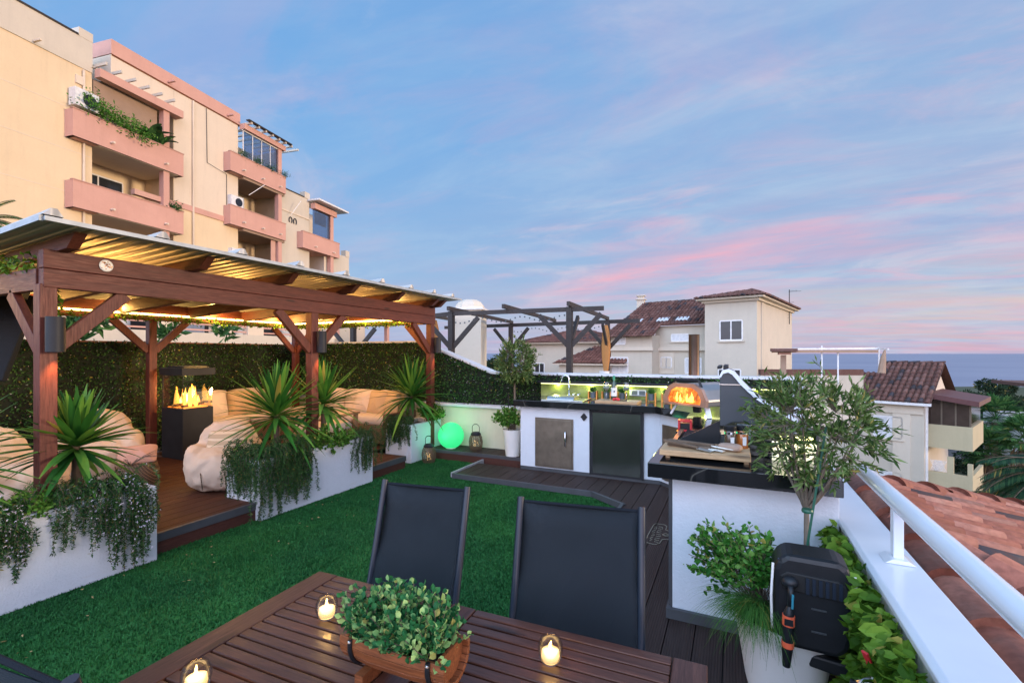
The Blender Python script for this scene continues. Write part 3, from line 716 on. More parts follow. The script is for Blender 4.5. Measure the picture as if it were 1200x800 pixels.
# corrugated roof sheet: trapezoid ribs running along X
def roof():
    mb = MB(); ys = []; zs = []; y = 1.36; k = 0
    prof = []
    while y < 6.20:
        prof += [(y,0),(y+.05,0),(y+.058,.012),(y+.082,.012),(y+.09,0)]; y += .10
    X0, X1 = -7.75, -3.85; vs = []
    for x in (X0, X1):
        for (yy, dz_) in prof: vs.append((x, yy, zr(x)+.004+dz_))
    n = len(prof); fs = [(i,i+1,n+i+1,n+i) for i in range(n-1)]
    mb.add(vs, fs); 
    return mb
rf = roof().build('roof_sheet', M['corr'], pg)
sm = rf.modifiers.new('solid', 'SOLIDIFY'); sm.thickness = .004
fs_ = MB().prism([(1.36,zr(-3.845)-.008),(6.24,zr(-3.845)-.008),(6.24,zr(-3.845)+.020),(1.36,zr(-3.845)+.020)], 'x', -3.848, -3.83)
y = 1.40
for y in (1.40,2.02,2.64,3.24,3.84,4.42,4.98,5.50,5.98):
    ed = MB().add([(-3.83,y-.05,zr(-3.85)+.028),(-3.83,y+.05,zr(-3.85)+.028),(-3.83,y+.02,zr(-3.85)+.075),(-3.83,y-.01,zr(-3.85)+.075),
            (-4.6,y-.05,zr(-4.6)+.02),(-4.6,y+.05,zr(-4.6)+.02),(-4.6,y+.02,zr(-4.6)+.066),(-4.6,y-.01,zr(-4.6)+.066)],
           [(0,1,2,3),(1,5,6,2),(0,3,7,4),(3,2,6,7),(4,7,6,5)])
    ed.build('roof_rib', M['corr'], pg)
fs_.build('roof_edge', plain('galvanised_edge', (.36,.40,.43), .5, .2, .15, 12), pg)
MB().bar((-3.86,1.352,zr(-3.86)+.008),(-7.75,1.352,zr(-7.75)+.008),.02,.035).build('roof_side_edge', MATS['galvanised_edge'], pg)
# light strip on the inner side of the rear and end beams, with its lamps, then fill lamps
led = MB(); 
led.tube([(XB+.075,.4,2.085),(XB+.075,6.0,2.085)], .012, 6); led.tube([(XB+.1,5.99,2.085),(XF-.5,5.99,2.085)], .012, 6)
ls = led.build('light_strip', M['led'], pg)
for y in (.9,2.1,3.3,4.5,5.6): point('strip_fill_lamp', (XB+.13,y,2.14), 22, (1.,.54,.14), .06, ls)
for x in (-6.5,-5.5,-4.8): point('strip_fill_lamp', (x,5.90,2.14), 15, (1.,.54,.14), .06, ls)
for x, y in ((-4.9,2.05),(-4.9,3.25),(-4.9,4.55),(-4.9,5.45)): point('strip_fill_lamp', (x,y,2.06), 18, (1.,.46,.10), .05, ls)  # added fill lamps, away from the strip, to brighten the roof underside
pt_ = MB().lathe([(.001,0),(.042,0),(.044,.006),(.036,.010),(.001,.010)], (0,0,0), 24)
dv = pt_.build('round_plate', M['pot_white']); dv.rotation_euler = (0,R(90),0); dv.location = (XF+.055,1.85,2.205)
tag(dv, 'small round cream plate fixed on the pergola beam', 'plate')
lf_ = MB(); C = np.stack([np.full(26,XF+.068), 1.85+rng.normal(0,.013,26), 2.205+rng.normal(0,.013,26)],1)
lf_.leaves(C, rng.normal(size=(26,3))*np.array([.05,1,1]), .014, .008).build('gold_motif', M['copper'], dv, local=False)

# ivy garland
def garland(label, pts, n, r=.05, m='ivy', mixm=None):
    o = thing('ivy_garland', label, 'garland', tuple(pts[0]))
    pts = [np.array(p, float) for p in pts]; C = []
    for _ in range(n):
        k = random.randrange(len(pts)-1); t_ = random.random(); C.append(pts[k]*(1-t_)+pts[k+1]*t_)
    C = np.array(C) + rng.normal(0, r*.5, (n,3)); D = rng.normal(size=(n,3)) + np.array([.2,-.2,-.3])
    MB().leaves(C, D, rng.uniform(.03,.055,n), rng.uniform(.018,.034,n)).build('leaves', M[m], o)
    MB().tube([tuple(p) for p in pts], .004, 5).build('stem', M['bark'], o); return o
garland('ivy garland wound round the light strip on the rear pergola beam', [(XB+.08,.3,2.035),(XB+.08,6.0,2.035)], 1300, .05)
garland('ivy garland along the far end beam of the pergola', [(XB+.2,5.98,2.035),(XF-.3,5.98,2.035)], 700, .05)
garland('green ivy garland lying on the near side beam by the left edge', [(XF-.12,1.49,2.19),(XB+.3,1.49,2.17)], 800, .055)
garland('ivy garland climbing the near pergola post', [(XF-.08,1.60,1.75),(XF-.08,1.62,2.2)], 120, .03)

def sconce(x, y, z, label, e=10, ox=1):
    o = thing('wall_light', label, 'wall light', (x,y,z), 0, 'black up and down lights on the pergola posts')
    MB().lathe([(.001,-.12),(.052,-.12),(.052,.12),(.001,.12)], (x+.065*ox,y-.02,z), 24).build('shade', M['black_metal'], o, smooth=True)
    MB().box((min(x,x+.02*ox),y-.02,z-.05),(max(x,x+.02*ox),y+.02,z+.05)).build('bracket', M['black_metal'], o)
    spot('down_lamp', (x+.05,y+.0,z-.135), (x-.12,y,z-1.2), e, (1.,.42,.14), 60, o)
sconce(XF+.05, 1.56, 1.68, 'black cylinder light on the near pergola post at the left', 14)
sconce(XF+.05, 3.84, 1.68, 'black cylinder light on the middle pergola post', 12)
sconce(XF+.06, 6.10, 1.68, 'black cylinder light on the far pergola post', 10)
spot('post_glow_lamp', (XB+.16,3.62,1.9), (XB,3.70,.3), 5, (1.,.42,.14), 40, posts[(XB,3.70)])
sh = thing('shade_screen', 'dark blue grey fabric screen hanging tilted behind the near pergola post', 'screen', (-5.4,1.8,1.2))
MB().cbox(tuple(W(-38,388,4.4)),(.9,.06,.85), R(YAW+8), R(-14),R(8)).build('screen', M['textilene'], sh, bevel=.01)
MB().cbox(tuple(W(-36,336,4.4)),(.95,.09,.09), R(YAW+8), R(-14),R(8)).build('roller', M['navy_frame'], sh, bevel=.01)

# ------------------------------------------------------------ fire pillar
fp = thing('gas_fireplace', 'dark square fire pillar with glass sides and burning flames', 'fireplace', (-6.95,3.97,.11))
x0,x1,y0,y1 = -7.19,-6.70,3.77,4.18
MB().box((x0,y0,.11),(x1,y1,.80)).build('base', M['black_metal'], fp, bevel=.006)
MB().box((x0-.02,y0-.02,1.25),(x1+.02,y1+.02,1.35)).prism([(x0+.03,1.35),(x1-.03,1.35),(x1-.09,1.375),(x0+.09,1.375)], 'y', y0+.04, y1-.04).build('hood', M['black_metal'], fp, bevel=.006)
gl_ = MB(); gl_.box((x0+.01,y0+.008,.80),(x1-.01,y0+.014,1.25)).box((x1-.014,y0+.02,.80),(x1-.008,y1-.02,1.25)).box((x0+.01,y1-.014,.80),(x1-.01,y1-.008,1.25))
gl_.build('glass', M['pane'], fp)
lg = MB()
for i in range(9):
    c = Vector((random.uniform(x0+.12,x1-.12), random.uniform(y0+.1,y1-.1), .825+random.uniform(0,.03))); a_ = random.uniform(0,3.1)
    lg.tube([c-Vector((math.cos(a_),math.sin(a_),.1))*.09, c+Vector((math.cos(a_),math.sin(a_),.1))*.09], [.022,.018], 7)
lg.build('logs', M['trunk'], fp)
MB().box((x0+.05,y0+.05,.80),(x1-.05,y1-.05,.812)).build('ember_bed', M['ember'], fp)
def flame(mb, c, h_, r_, seg=8):
    n = 7; vs = []; ph = random.uniform(0,6)
    for i in range(n):
        s = i/(n-1); rr = r_*(math.sin(math.pi*min(1,(s*.78+.2)))**.9)*(1-s)**.35 + .001
        ox = math.sin(ph+s*4)*r_*.5*s; oy = math.cos(ph*1.3+s*5)*r_*.4*s
        for k in range(seg):
            t_ = 2*math.pi*k/seg; vs.append((c[0]+ox+rr*math.cos(t_), c[1]+oy+rr*.6*math.sin(t_), c[2]+h_*s))
    fs = [(i*seg+k, i*seg+(k+1)%seg, (i+1)*seg+(k+1)%seg, (i+1)*seg+k) for i in range(n-1) for k in range(seg)]
    mb.add(vs, fs)
fm = MB(); fc = MB()
for i in range(22):
    flame(fm, (random.uniform(x0+.09,x1-.09), random.uniform(y0+.09,y1-.09), .82), random.uniform(.10,.30), random.uniform(.02,.042))
for i in range(9):
    flame(fc, (random.gauss((x0+x1)/2,.06), random.gauss((y0+y1)/2,.05), .825), random.uniform(.10,.20), random.uniform(.022,.04))
fm.build('flames', M['flame'], fp, smooth='all'); fc.build('flame_core', M['flame_core'], fp, smooth='all')
point('fire_lamp', ((x0+x1)/2,(y0+y1)/2,.98), 45, (1.,.50,.16), .08, fp)
# fire pillar front corner posts
MB().tube([(x0+.01,y0+.01,.8),(x0+.01,y0+.01,1.25)], .006, 6).tube([(x1-.01,y0+.01,.8),(x1-.01,y0+.01,1.25)], .004, 6).build('corner_post', M['black_metal'], fp)

# ------------------------------------------------------------ soft furniture
def superell(mb, c, size, e1=.5, e2=.5, rz=0, rx=0, ry=0, nu=28, nv=16, dent=None, puff=0):
    f = lambda t_, e: math.copysign(abs(t_)**e, t_)
    Mx = Matrix.Translation(c) @ Matrix.Rotation(rz,4,'Z') @ Matrix.Rotation(ry,4,'Y') @ Matrix.Rotation(rx,4,'X'); vs = []
    for j in range(nv+1):
        v_ = -math.pi/2 + math.pi*j/nv
        for i in range(nu):
            u_ = 2*math.pi*i/nu
            x = f(math.cos(v_),e1)*f(math.cos(u_),e2); y = f(math.cos(v_),e1)*f(math.sin(u_),e2); z = f(math.sin(v_),e1)
            p = Vector((x*size[0]/2, y*size[1]/2, z*size[2]/2))
            if dent: p = dent(p, (x,y,z))
            vs.append(tuple(Mx @ p))
    fs = [(j*nu+i, j*nu+(i+1)%nu, (j+1)*nu+(i+1)%nu, (j+1)*nu+i) for j in range(nv) for i in range(nu)]
    return mb.add(vs, fs)
def pillow_shape(p, n):
    x, y, z = n; k = max(abs(x), abs(y)); r2 = math.hypot(x,y)
    p = p.copy(); edge = min(1, max(0, (max(abs(x),abs(y)))))
    p.z *= 1 - .75*edge**3
    pull = 1 + .06*(min(abs(x),abs(y)))**2 - .04
    p.x *= pull; p.y *= pull; p.z += .004*math.sin(x*9+y*4)
    return p
def pillow(name, label, c, size, rz, tilt, m, group='loose cushions on the sofa'):
    mb = MB(); superell(mb, (0,0,0), size, .9, .35, 0, R(90)-tilt, 0, 32, 14, pillow_shape)
    o = mb.build(name, m, None, smooth='all'); o.location = c; o.rotation_euler = (0,0,rz)
    tag(o, label, 'cushion', group); return o

def beanbag(label, c, rz, sc_=1., pill=True, group='cream bean bags by the fire'):
    o = thing('bean_bag', label, 'bean bag', c, rz, group)
    mb = MB()
    superell(mb, (0,0,.26*sc_), (.84*sc_,.80*sc_,.54*sc_), .72, .9, 0,0,0, 40, 22)
    superell(mb, (0,.20*sc_,.52*sc_), (.68*sc_,.36*sc_,.66*sc_), .8, .8, 0, R(14),0, 32, 18)
    superell(mb, (.29*sc_,.03,.40*sc_), (.26*sc_,.66*sc_,.40*sc_), .85, .85, 0,0,R(8), 24, 14)
    superell(mb, (-.29*sc_,.03,.38*sc_), (.26*sc_,.64*sc_,.38*sc_), .85, .85, 0,0,R(-8), 24, 14)
    b = mb.build('bag', M['cream'], o, local=True, smooth='all')
    rm = b.modifiers.new('remesh', 'REMESH'); rm.mode = 'VOXEL'; rm.voxel_size = .022; rm.use_smooth_shade = True
    s1 = b.modifiers.new('smooth', 'SMOOTH'); s1.iterations = 7; s1.factor = .6
    tx = bpy.data.textures.new('wrinkle', 'CLOUDS'); tx.noise_scale = .10; tx.noise_depth = 3
    d = b.modifiers.new('wrinkle', 'DISPLACE'); d.texture = tx; d.strength = .05; d.mid_level = .5
    sm_ = MB()
    for s in (-1, 1):
        pts = [(s*.13*sc_+.02*math.sin(k), -.401*sc_*math.cos((k-2)*.33)-.006, (.06+.07*k)*sc_) for k in range(6)]
        sm_.tube(pts, .005, 5)
    sm_.build('seam', M['wicker'], o, local=True)
    if pill:
        mb = MB(); superell(mb, (0,0,0), (.46*sc_,.30*sc_,.13*sc_), .9, .4, 0, R(68), 0, 30, 12, pillow_shape)
        q = mb.build('lumbar_cushion', M['striped'], None, smooth='all'); 
        q.matrix_world = Matrix.Translation(c) @ Matrix.Rotation(rz,4,'Z') @ Matrix.Translation((.03,-.02,.60*sc_))
        tag(q, 'striped beige cushion lying on the bean bag in front of the fire', 'cushion')
    return o
beanbag('cream bean bag with striped cushion beside the fire pillar', (-4.97,3.22,.11), R(38), .84)
beanbag('cream bean bag behind the left yucca, partly hidden by the first pergola post', (-6.22,2.62,.11), R(70), .98, False)
beanbag('cream bean bag at the far left behind the flowering rosemary', (-5.65,1.75,.11), R(120), .95, False)
pillow('throw_cushion', 'plaid red and brown cushion on the low stool by the left bean bag', (-5.62,2.72,.50), (.34,.30,.12), R(60), R(60), M['pinkawn'], None)
stl = thing('woven_stool', 'small woven stool with dry twigs between the bean bags', 'stool', (-5.60,2.72,.11))
MB().lathe([(.12,.0),(.17,.10),(.18,.22),(.15,.32),(.001,.32)], (-5.60,2.72,.11), 20).build('drum', M['wicker'], stl, smooth=True)
tw = MB()
for i in range(16):
    a_ = random.uniform(0,6.28); tw.tube([(-5.5,2.6,.42),(-5.5+.12*math.cos(a_),2.6+.12*math.sin(a_),.50),(-5.5+.26*math.cos(a_),2.6+.26*math.sin(a_),.50+random.uniform(-.04,.08))], [.004,.003,.001], 4)
tw.build('twigs', M['bark'], stl)

sf = thing('corner_sofa', 'long wicker corner sofa with cream cushions along the hedge', 'sofa', (-6.2,6.0,.11))
MB().box((-7.55,5.62,.15),(-4.80,6.34,.44)).build('back_base', M['wicker'], sf, bevel=.02)
MB().box((-7.60,4.30,.15),(-6.95,5.60,.44)).build('side_base', M['wicker'], sf, bevel=.02)
MB().box((-4.86,5.60,.15),(-4.78,6.34,.62)).build('armrest', M['wicker'], sf, bevel=.02)
for i, (xa, xb) in enumerate(((-6.9,-6.22),(-6.2,-5.54),(-5.52,-4.88))):
    mb = MB(); superell(mb, ((xa+xb)/2,5.93,.50), (xb-xa,.62,.15), .35, .2, 0,0,0, 36, 10); mb.build('seat_cushion', M['cream'], sf, smooth='all')
    mb = MB(); superell(mb, ((xa+xb)/2,6.25,.72), (xb-xa,.20,.42), .45, .3, 0,R(-8),0, 36, 14); mb.build('back_cushion', M['cream'], sf, smooth='all')
for i, (ya, yb) in enumerate(((4.32,4.94),(4.96,5.58),(5.60,6.22))):
    mb = MB(); superell(mb, (-7.25,(ya+yb)/2,.50), (.62,yb-ya,.15), .35, .2, 0,0,0, 36, 10); mb.build('seat_cushion', M['cream'], sf, smooth='all')
    mb = MB(); superell(mb, (-7.53,(ya+yb)/2,.74), (.20,yb-ya,.44), .45, .3, 0,0,R(-8), 36, 14); mb.build('back_cushion', M['cream'], sf, smooth='all')
for (x, y, a_, m, lb) in ((-7.30,4.55,80,'cream','cream cushion on the sofa just right of the fire pillar'),(-7.22,4.95,60,'cushion','golden cushion on the sofa, second from the fire pillar'),(-7.0,5.45,45,'cream','cream cushion in the sofa corner'),
        (-5.62,6.02,4,'cream','cream cushion at the left of the end seat of the sofa'),(-5.30,5.98,-8,'cushion','golden cushion standing in the middle of the end seat of the sofa'),(-5.02,6.0,-14,'cushion','golden cushion leaning at the sofa armrest behind the short planter')):
    pillow('throw_cushion', lb, (x,y,.745), (.42,.42,.17), R(a_), R(16), M[m])
# wooden lounge chair in front of the sofa
lc = thing('lounge_chair', 'wooden lounge chair with cream seat half hidden behind the middle planter', 'chair', (-5.35,4.95,.11))
WX = MATS.get('lw') or wood('light_teak', (.30,.17,.08), (.46,.29,.15), 'x'); M['teak'] = WX
cx0, cy0 = -5.38, 4.95
for sx in (-.32,.32):
    for sy in (-.3,.3): MB().box((cx0+sx-.025,cy0+sy-.025,.11),(cx0+sx+.025,cy0+sy+.025,.62 if sy<0 else .66)).build('leg', WX, lc, bevel=.004)
    MB().bar((cx0+sx,cy0-.36,.645),(cx0+sx,cy0+.36,.675),.07,.03,(0,0,1)).build('armrest', WX, lc, bevel=.004)
MB().box((cx0-.3,cy0-.3,.38),(cx0+.3,cy0+.3,.42)).build('seat_frame', WX, lc)
mb = MB(); superell(mb, (cx0,cy0,.49), (.60,.60,.14), .4, .25, 0,0,0, 32, 10); mb.build('seat_cushion', M['cream'], lc, smooth='all')

# ------------------------------------------------------------ light ball, lanterns
bl = thing('light_ball', 'glowing green round light ball on the back step', 'lamp', (-3.95,6.11,.09))
MB().sphere((-3.95,6.11,.285), .20, 40, 24).build('globe', M['ball'], bl, smooth='all')
MB().lathe([(.001,0),(.08,0),(.08,.015),(.001,.015)], (-3.95,6.11,.09), 20).build('foot', M['pot_white'], bl)
point('globe_lamp', (-3.95,5.87,.30), 2.0, (.1,1.,.45), .15, bl); point('globe_lamp', (-3.95,6.11,.56), 1.2, (.1,1.,.45), .1, bl)
M['mesh'] = None
km = NM('open_wire_mesh'); sp = km.n('ShaderNodeTexWave', bands_direction='DIAGONAL'); km.l(km.tc.outputs['Object'], sp.inputs[0]); sp.inputs['Scale'].default_value = 40
km.set(color=(.16,.12,.07), rough=.5, metal=.4); tp = km.n('ShaderNodeBsdfTransparent'); mx = km.n('ShaderNodeMixShader'); km.l(km.ramp(sp.outputs['Fac'], [(.35,0),(.5,1)]), mx.inputs[0])
km.l(tp.outputs[0], mx.inputs[1]); km.l(km.b.outputs[0], mx.inputs[2]); km.l(mx.outputs[0], km.t.nodes['Material Output'].inputs[0]); M['mesh'] = km.m
def lantern(label, c):
    o = thing('lantern', label, 'lantern', c, 0, 'round wire lanterns by the light ball')
    pr = [(.078,0),(.098,.06),(.103,.13),(.095,.19),(.072,.235)]
    MB().lathe(pr, c, 28).build('mesh_body', M['mesh'], o, smooth='all')
    ws = MB()
    for k in range(18):
        a_ = 2*math.pi*k/18
        for tw_ in (.5,-.5): ws.tube([(c[0]+r_*1.01*math.cos(a_+tw_*z_*4), c[1]+r_*1.01*math.sin(a_+tw_*z_*4), c[2]+z_) for r_,z_ in pr], .0018, 4, False)
    ws.build('wires', M['trunk'], o)
    MB().lathe([(.001,.225),(.074,.225),(.078,.25),(.055,.275),(.001,.28)], c, 28).build('lid', M['black_metal'], o, smooth=True)
    MB().tube([(c[0]-.06,c[1],c[2]+.25)]+[(c[0]-.062*math.cos(math.pi*k/10), c[1], c[2]+.34+.055*math.sin(math.pi*k/10)) for k in range(11)]+[(c[0]+.06,c[1],c[2]+.25)], .0045, 6).build('handle', M['black_metal'], o, smooth='all')
    bb = MB()
    for k in range(26):
        bb.sphere((c[0]+random.gauss(0,.022), c[1]+random.gauss(0,.022), c[2]+.10+random.gauss(0,.028)), .0045, 6, 4)
    bb.build('fairy_lights', M['fairy'], o); return o
lantern('wire lantern standing on the turf in front of the short planter', (-4.07,5.70,-.06))
lantern('wire lantern standing on the back step right of the green light ball', (-3.52,6.13,.09))
# ------------------------------------------------------------ back kitchen counter
kt = thing('kitchen_counter', 'white outdoor kitchen counter with black marble top along the back wall, with sink', 'kitchen counter', (-1.6,6.0,0))
KF = 5.74; KT = .93; KB = .847
b = MB()
b.box((-2.60,KF,.03),(-2.47,6.36,KB)).box((-2.47,KF+.012,.03),(-1.62,6.36,KB)) 
body = MB().prism([(-2.60,KF),(-.79,KF),(-.335,5.285),(-.335,6.37),(-2.60,6.37)], 'z', .04, KB)
body.build('body', M['white'], kt)
MB().prism([(-2.60,KF-.004),(-.792,KF-.004),(-.34,5.278),(-.34,5.4),(-.8,5.86),(-2.6,5.86)], 'z', .0, .045).build('plinth', M['slate_trim'], kt)
MB().prism([(-2.67,5.65),(-.83,5.65),(-.42,5.22),(-.42,3.93),(.485,3.93),(.485,6.37),(-2.67,6.37)], 'z', KB, KT).build('worktop', M['marble'], kt, bevel=.005)
MB().box((-.335,3.95,.04),(.48,5.25,KB)).build('side_body', M['white'], kt)
def metal_door(name, x0, x1, z0, z1, y, m, fr, handle=None, hm=None):
    d = MB().box((x0+.02,y-.022,z0+.02),(x1-.02,y-.004,z1-.02)).build(name, m, kt, bevel=.003)
    f = MB(); f.box((x0,y-.016,z0),(x0+.022,y+.002,z1)).box((x1-.022,y-.016,z0),(x1,y+.002,z1)).box((x0+.022,y-.016,z0),(x1-.022,y+.002,z0+.022)).box((x0+.022,y-.016,z1-.022),(x1-.022,y+.002,z1))
    f.build('frame', fr, d, bevel=.002)
    if handle:
        hx, hz = handle; h_ = MB().tube([(hx,y-.022,hz-.10),(hx,y-.05,hz-.085),(hx+.004,y-.056,hz),(hx,y-.05,hz+.085),(hx,y-.022,hz+.10)], .009, 8); h_.build('handle', M['chrome'], d, smooth='all')
    return d
# measured positions on the front face
def KX(px):
    r = (px-600)/F; d = KF/(sy_*r + cy_); return (cy_*r - sy_)*d
metal_door('cabinet_door', KX(627.5), KX(672), .06, .705, KF, M['bronze_steel'], M['bronze_steel'], (KX(663.5), .45))
metal_door('fridge_door', KX(693), KX(753), .035, .835, KF, M['dark_steel'], M['black_metal'])
MB().box((KX(752.5),KF-.03,.03),(KX(754.5),KF+.0,.84)).build('fridge_side_trim', M['black_metal'], kt)
MB().box((KX(691),KF-.012,.03),(KX(692.6),KF+.0,.84)).build('fridge_hinge_trim', M['black_metal'], kt)
orn = MB(); ox, oz = KX(684.5), .745
for a_ in (0,90,180,270): orn.cbox((ox+.022*math.cos(R(a_)),KF-.008,oz+.026*math.sin(R(a_))), (.034,.012,.034), 0,0,R(45))
orn.cbox((ox,KF-.008,oz),(.03,.016,.03)); orn.build('hook_ornament', M['black_metal'], kt)
# doors on the angled face
Md = Matrix.Translation((-.79,KF,0)) @ Matrix.Rotation(R(-45),4,'Z')
MB().box((.06,-.016,.45),(.58,-.002,.72), Md).build('drawer_front', M['bronze_steel'], kt)
MB().box((.06,-.016,.08),(.58,-.002,.42), Md).build('drawer_front', M['bronze_steel'], kt)
# backsplash with its light strip
M['splash'] = plain('glow_green_marble', (.20,.24,.07), .18, 0, .5, 4, spec=.6)  # olive green colour stands in for the strip's glow on the marble
bs = thing('backsplash', 'marble backsplash coloured green for its glow, with yellow light strip and black ledge behind the sink', 'backsplash', (-1.3,6.36,.93))
MB().box((-2.55,6.352,KT+.002),(.48,6.368,1.125)).build('panel', M['splash'], bs)
MB().box((-2.58,6.27,1.125),(.48,6.368,1.155)).build('ledge', M['black'], bs, bevel=.003)
ls2 = MB().box((-2.54,6.325,1.112),(.46,6.335,1.122)).build('light_strip', M['led_green'], bs)
for x in (-2.3,-1.8,-1.3,-.8,-.3,.2): point('strip_fill_lamp', (x,6.30,1.10), 1.5, (.82,.9,.28), .03, ls2)
ou = MB().box((KX(741.5)*1.09-.06,6.335,.985),(KX(741.5)*1.09+.16,6.351,1.065)); osk = ou.build('power_socket', M['white_trim'], bs, bevel=.004)
xx = KX(741.5)*1.09
for k in (-.01,.09): MB().box((xx+k-.02,6.331,.997),(xx+k+.055,6.334,1.053)).build('cover', M['pot_grey'], osk)
def KP(px, y):   # x on the plane Y=y behind pixel column
    r = (px-600)/F; d = y/(sy_*r + cy_); return (cy_*r - sy_)*d
# sink and tap
sk = thing('sink', 'stainless steel sink set into the back worktop below the tall tap', 'sink', (KP(656,5.95),5.95,KT))
sx0, sx1 = KP(634,5.75), KP(683,5.75)
MB().box((sx0,5.74,KT),(sx1,6.16,KT+.012)).build('rim', M['steel'], sk, bevel=.005)
MB().prism([(5.80,KT+.012),(6.12,KT+.012),(6.09,KT+.055),(5.84,KT+.05)], 'x', sx0+.05, sx1-.14).build('cover_tray', M['steel'], sk, bevel=.012)
tp_ = thing('tap', 'tall chrome gooseneck tap behind the sink', 'tap', (KP(663,6.2),6.2,KT))
tx_ = KP(667,6.2)
MB().tube([(tx_,6.2,KT),(tx_,6.2,1.19)]+[(tx_-.055+.055*math.cos(a_), 6.2-.0, 1.19+.055*math.sin(a_)) for a_ in np.linspace(0,math.pi*.95,9)]+[(tx_-.112,6.2,1.15)], .011, 10).build('spout', M['chrome'], tp_, smooth='all')
MB().lathe([(.001,0),(.032,0),(.028,.03),(.018,.06),(.001,.06)], (tx_,6.2,KT), 18).build('base', M['chrome'], tp_, smooth='all')
for dx_ in (.07,.14):
    MB().lathe([(.001,0),(.018,0),(.014,.04),(.022,.055),(.001,.07)], (tx_+dx_,6.17,KT), 14).tube([(tx_+dx_,6.17,KT+.05),(tx_+dx_+.04,6.12,KT+.075)], .006, 6).build('lever', M['chrome'], tp_, smooth='all')

# cutting board, wine, glasses
cb = MB().box((KP(697,5.72),5.72,KT),(KP(697,5.72)+.52,6.02,KT+.032)).build('cutting_board', M['bamboo'], origin=(KP(720,5.85),5.85,KT), bevel=.004)
tag(cb, 'thick wooden cutting board under the wine glasses on the back worktop', 'cutting board')
ZB = KT+.032
kn = thing('knife', 'kitchen knife with dark handle on the cutting board with the tomatoes', 'knife', (KP(730,5.80),5.80,ZB))
kx = KP(726,5.80)
MB().box((kx-.02,5.792,ZB+.002),(kx+.09,5.812,ZB+.014)).build('handle', M['black'], kn, bevel=.003)
MB().prism([(kx+.09,5.790),(kx+.24,5.80),(kx+.09,5.816)], 'z', ZB+.004, ZB+.007).build('blade', M['steel'], kn)
for i, (q, y_) in enumerate(((719.5,5.80),(722.5,5.84),(724.5,5.79))):
    tm = MB().sphere((0,0,0), (.021,.021,.019), 16, 10).build('tomato', M['red'], None, smooth='all'); tm.location = (KP(q,y_),y_,ZB+.019)
    tag(tm, 'small red tomato on the cutting board beside the knife handle', 'tomato', 'tomatoes on the cutting board')
wb = thing('wine_bottle', 'green wine bottle with white label between the two wine glasses', 'bottle', (KP(719.5,5.95),5.95,ZB))
bx = KP(719.5,5.95); gb = NM('green_bottle_glass'); gb.set(color=(.012,.05,.03), rough=.05, spec=.8)
MB().lathe([(.001,0),(.037,0),(.038,.01),(.038,.17),(.030,.205),(.015,.235),(.0135,.27),(.001,.27)], (bx,5.95,ZB), 24).build('glass_body', gb.m, wb, smooth='all')
MB().lathe([(.0142,.225),(.0150,.24),(.0150,.305),(.001,.306)], (bx,5.95,ZB), 16).build('capsule', plain('green_foil', (.02,.22,.11), .35), wb, smooth='all')
MB().lathe([(.0388,.045),(.0388,.15)], (bx,5.95,ZB), 24).build('label', M['pot_white'], wb)
MB().cbox((bx+.012,5.911,ZB+.105),(.018,.003,.02), R(20), 0, R(45)).build('emblem', M['black'], wb)
wg_m = glass('wine_glass_glass', (.96,.98,.97), .01, .16)
def wineglass(px_, y_, label):
    x = KP(px_, y_); o = thing('wine_glass', label, 'wine glass', (x,y_,ZB), 0, 'wine glasses beside the bottle')
    MB().lathe([(.036,0),(.036,.002),(.005,.008),(.004,.10),(.02,.115),(.040,.145),(.043,.175),(.036,.215),(.033,.225)], (x,y_,ZB), 24).build('bowl', wg_m, o, smooth='all')
    MB().lathe([(.003,.006),(.0035,.105)], (x,y_,ZB), 10).build('stem', M['chrome'], o, smooth='all')
    MB().lathe([(.001,.118),(.030,.132),(.039,.15),(.040,.170),(.001,.171)], (x,y_,ZB), 20).build('wine', plain('white_wine', (.35,.45,.40), .05, spec=.8), o, smooth='all')
wineglass(710.5, 5.90, 'wine glass left of the green bottle'); wineglass(734, 5.90, 'wine glass right of the green bottle')
# pots in copper holders
for i, (px_, lb) in enumerate(((695,'first grey pot with grass from the left, between sink and bottle'),(711,'grey pot with grass hidden behind the left wine glass'),(729,'grey pot with grass behind the right wine glass'),(763,'grey pot with grass right of the power socket'),(781.5,'grey pot with grass next to the pizza oven'))):
    y_ = 6.17; x = KP(px_, y_); o = thing('potted_grass', lb, 'plant', (x,y_,KT), 0, 'grass pots in copper holders on the back worktop')
    MB().lathe([(.001,0),(.033,0),(.040,.085),(.034,.085),(.001,.075)], (x,y_,KT+.018), 20).build('pot', M['pot_grey'], o, smooth=True)
    hf = MB()
    for s in (-1,1): hf.box((x+s*.056-.008,y_-.03,KT),(x+s*.056+.008,y_+.03,KT+.115))
    hf.box((x-.06,y_-.02,KT+.012),(x+.06,y_+.02,KT+.018)); hf.build('copper_holder', M['copper'], o, bevel=.002)
    n = 150; C = np.array([x,y_,KT+.10]) + rng.normal(0,.016,(n,3))*np.array([1,1,.2]); D = rng.normal(0,.42,(n,3)); D[:,2] = 1
    MB().leaves(C, D, rng.uniform(.05,.10,n), .006).build('grass', M['pot_grass'], o)
point('counter_lamp', (KP(745,5.9),6.0,1.25), .0, (1,.8,.4), .03) if False else None

# ------------------------------------------------------------ pizza oven
po = thing('pizza_oven', 'grey portable pizza oven with chimney and burning fire on the corner worktop', 'pizza oven', (-.31,5.06,KT))
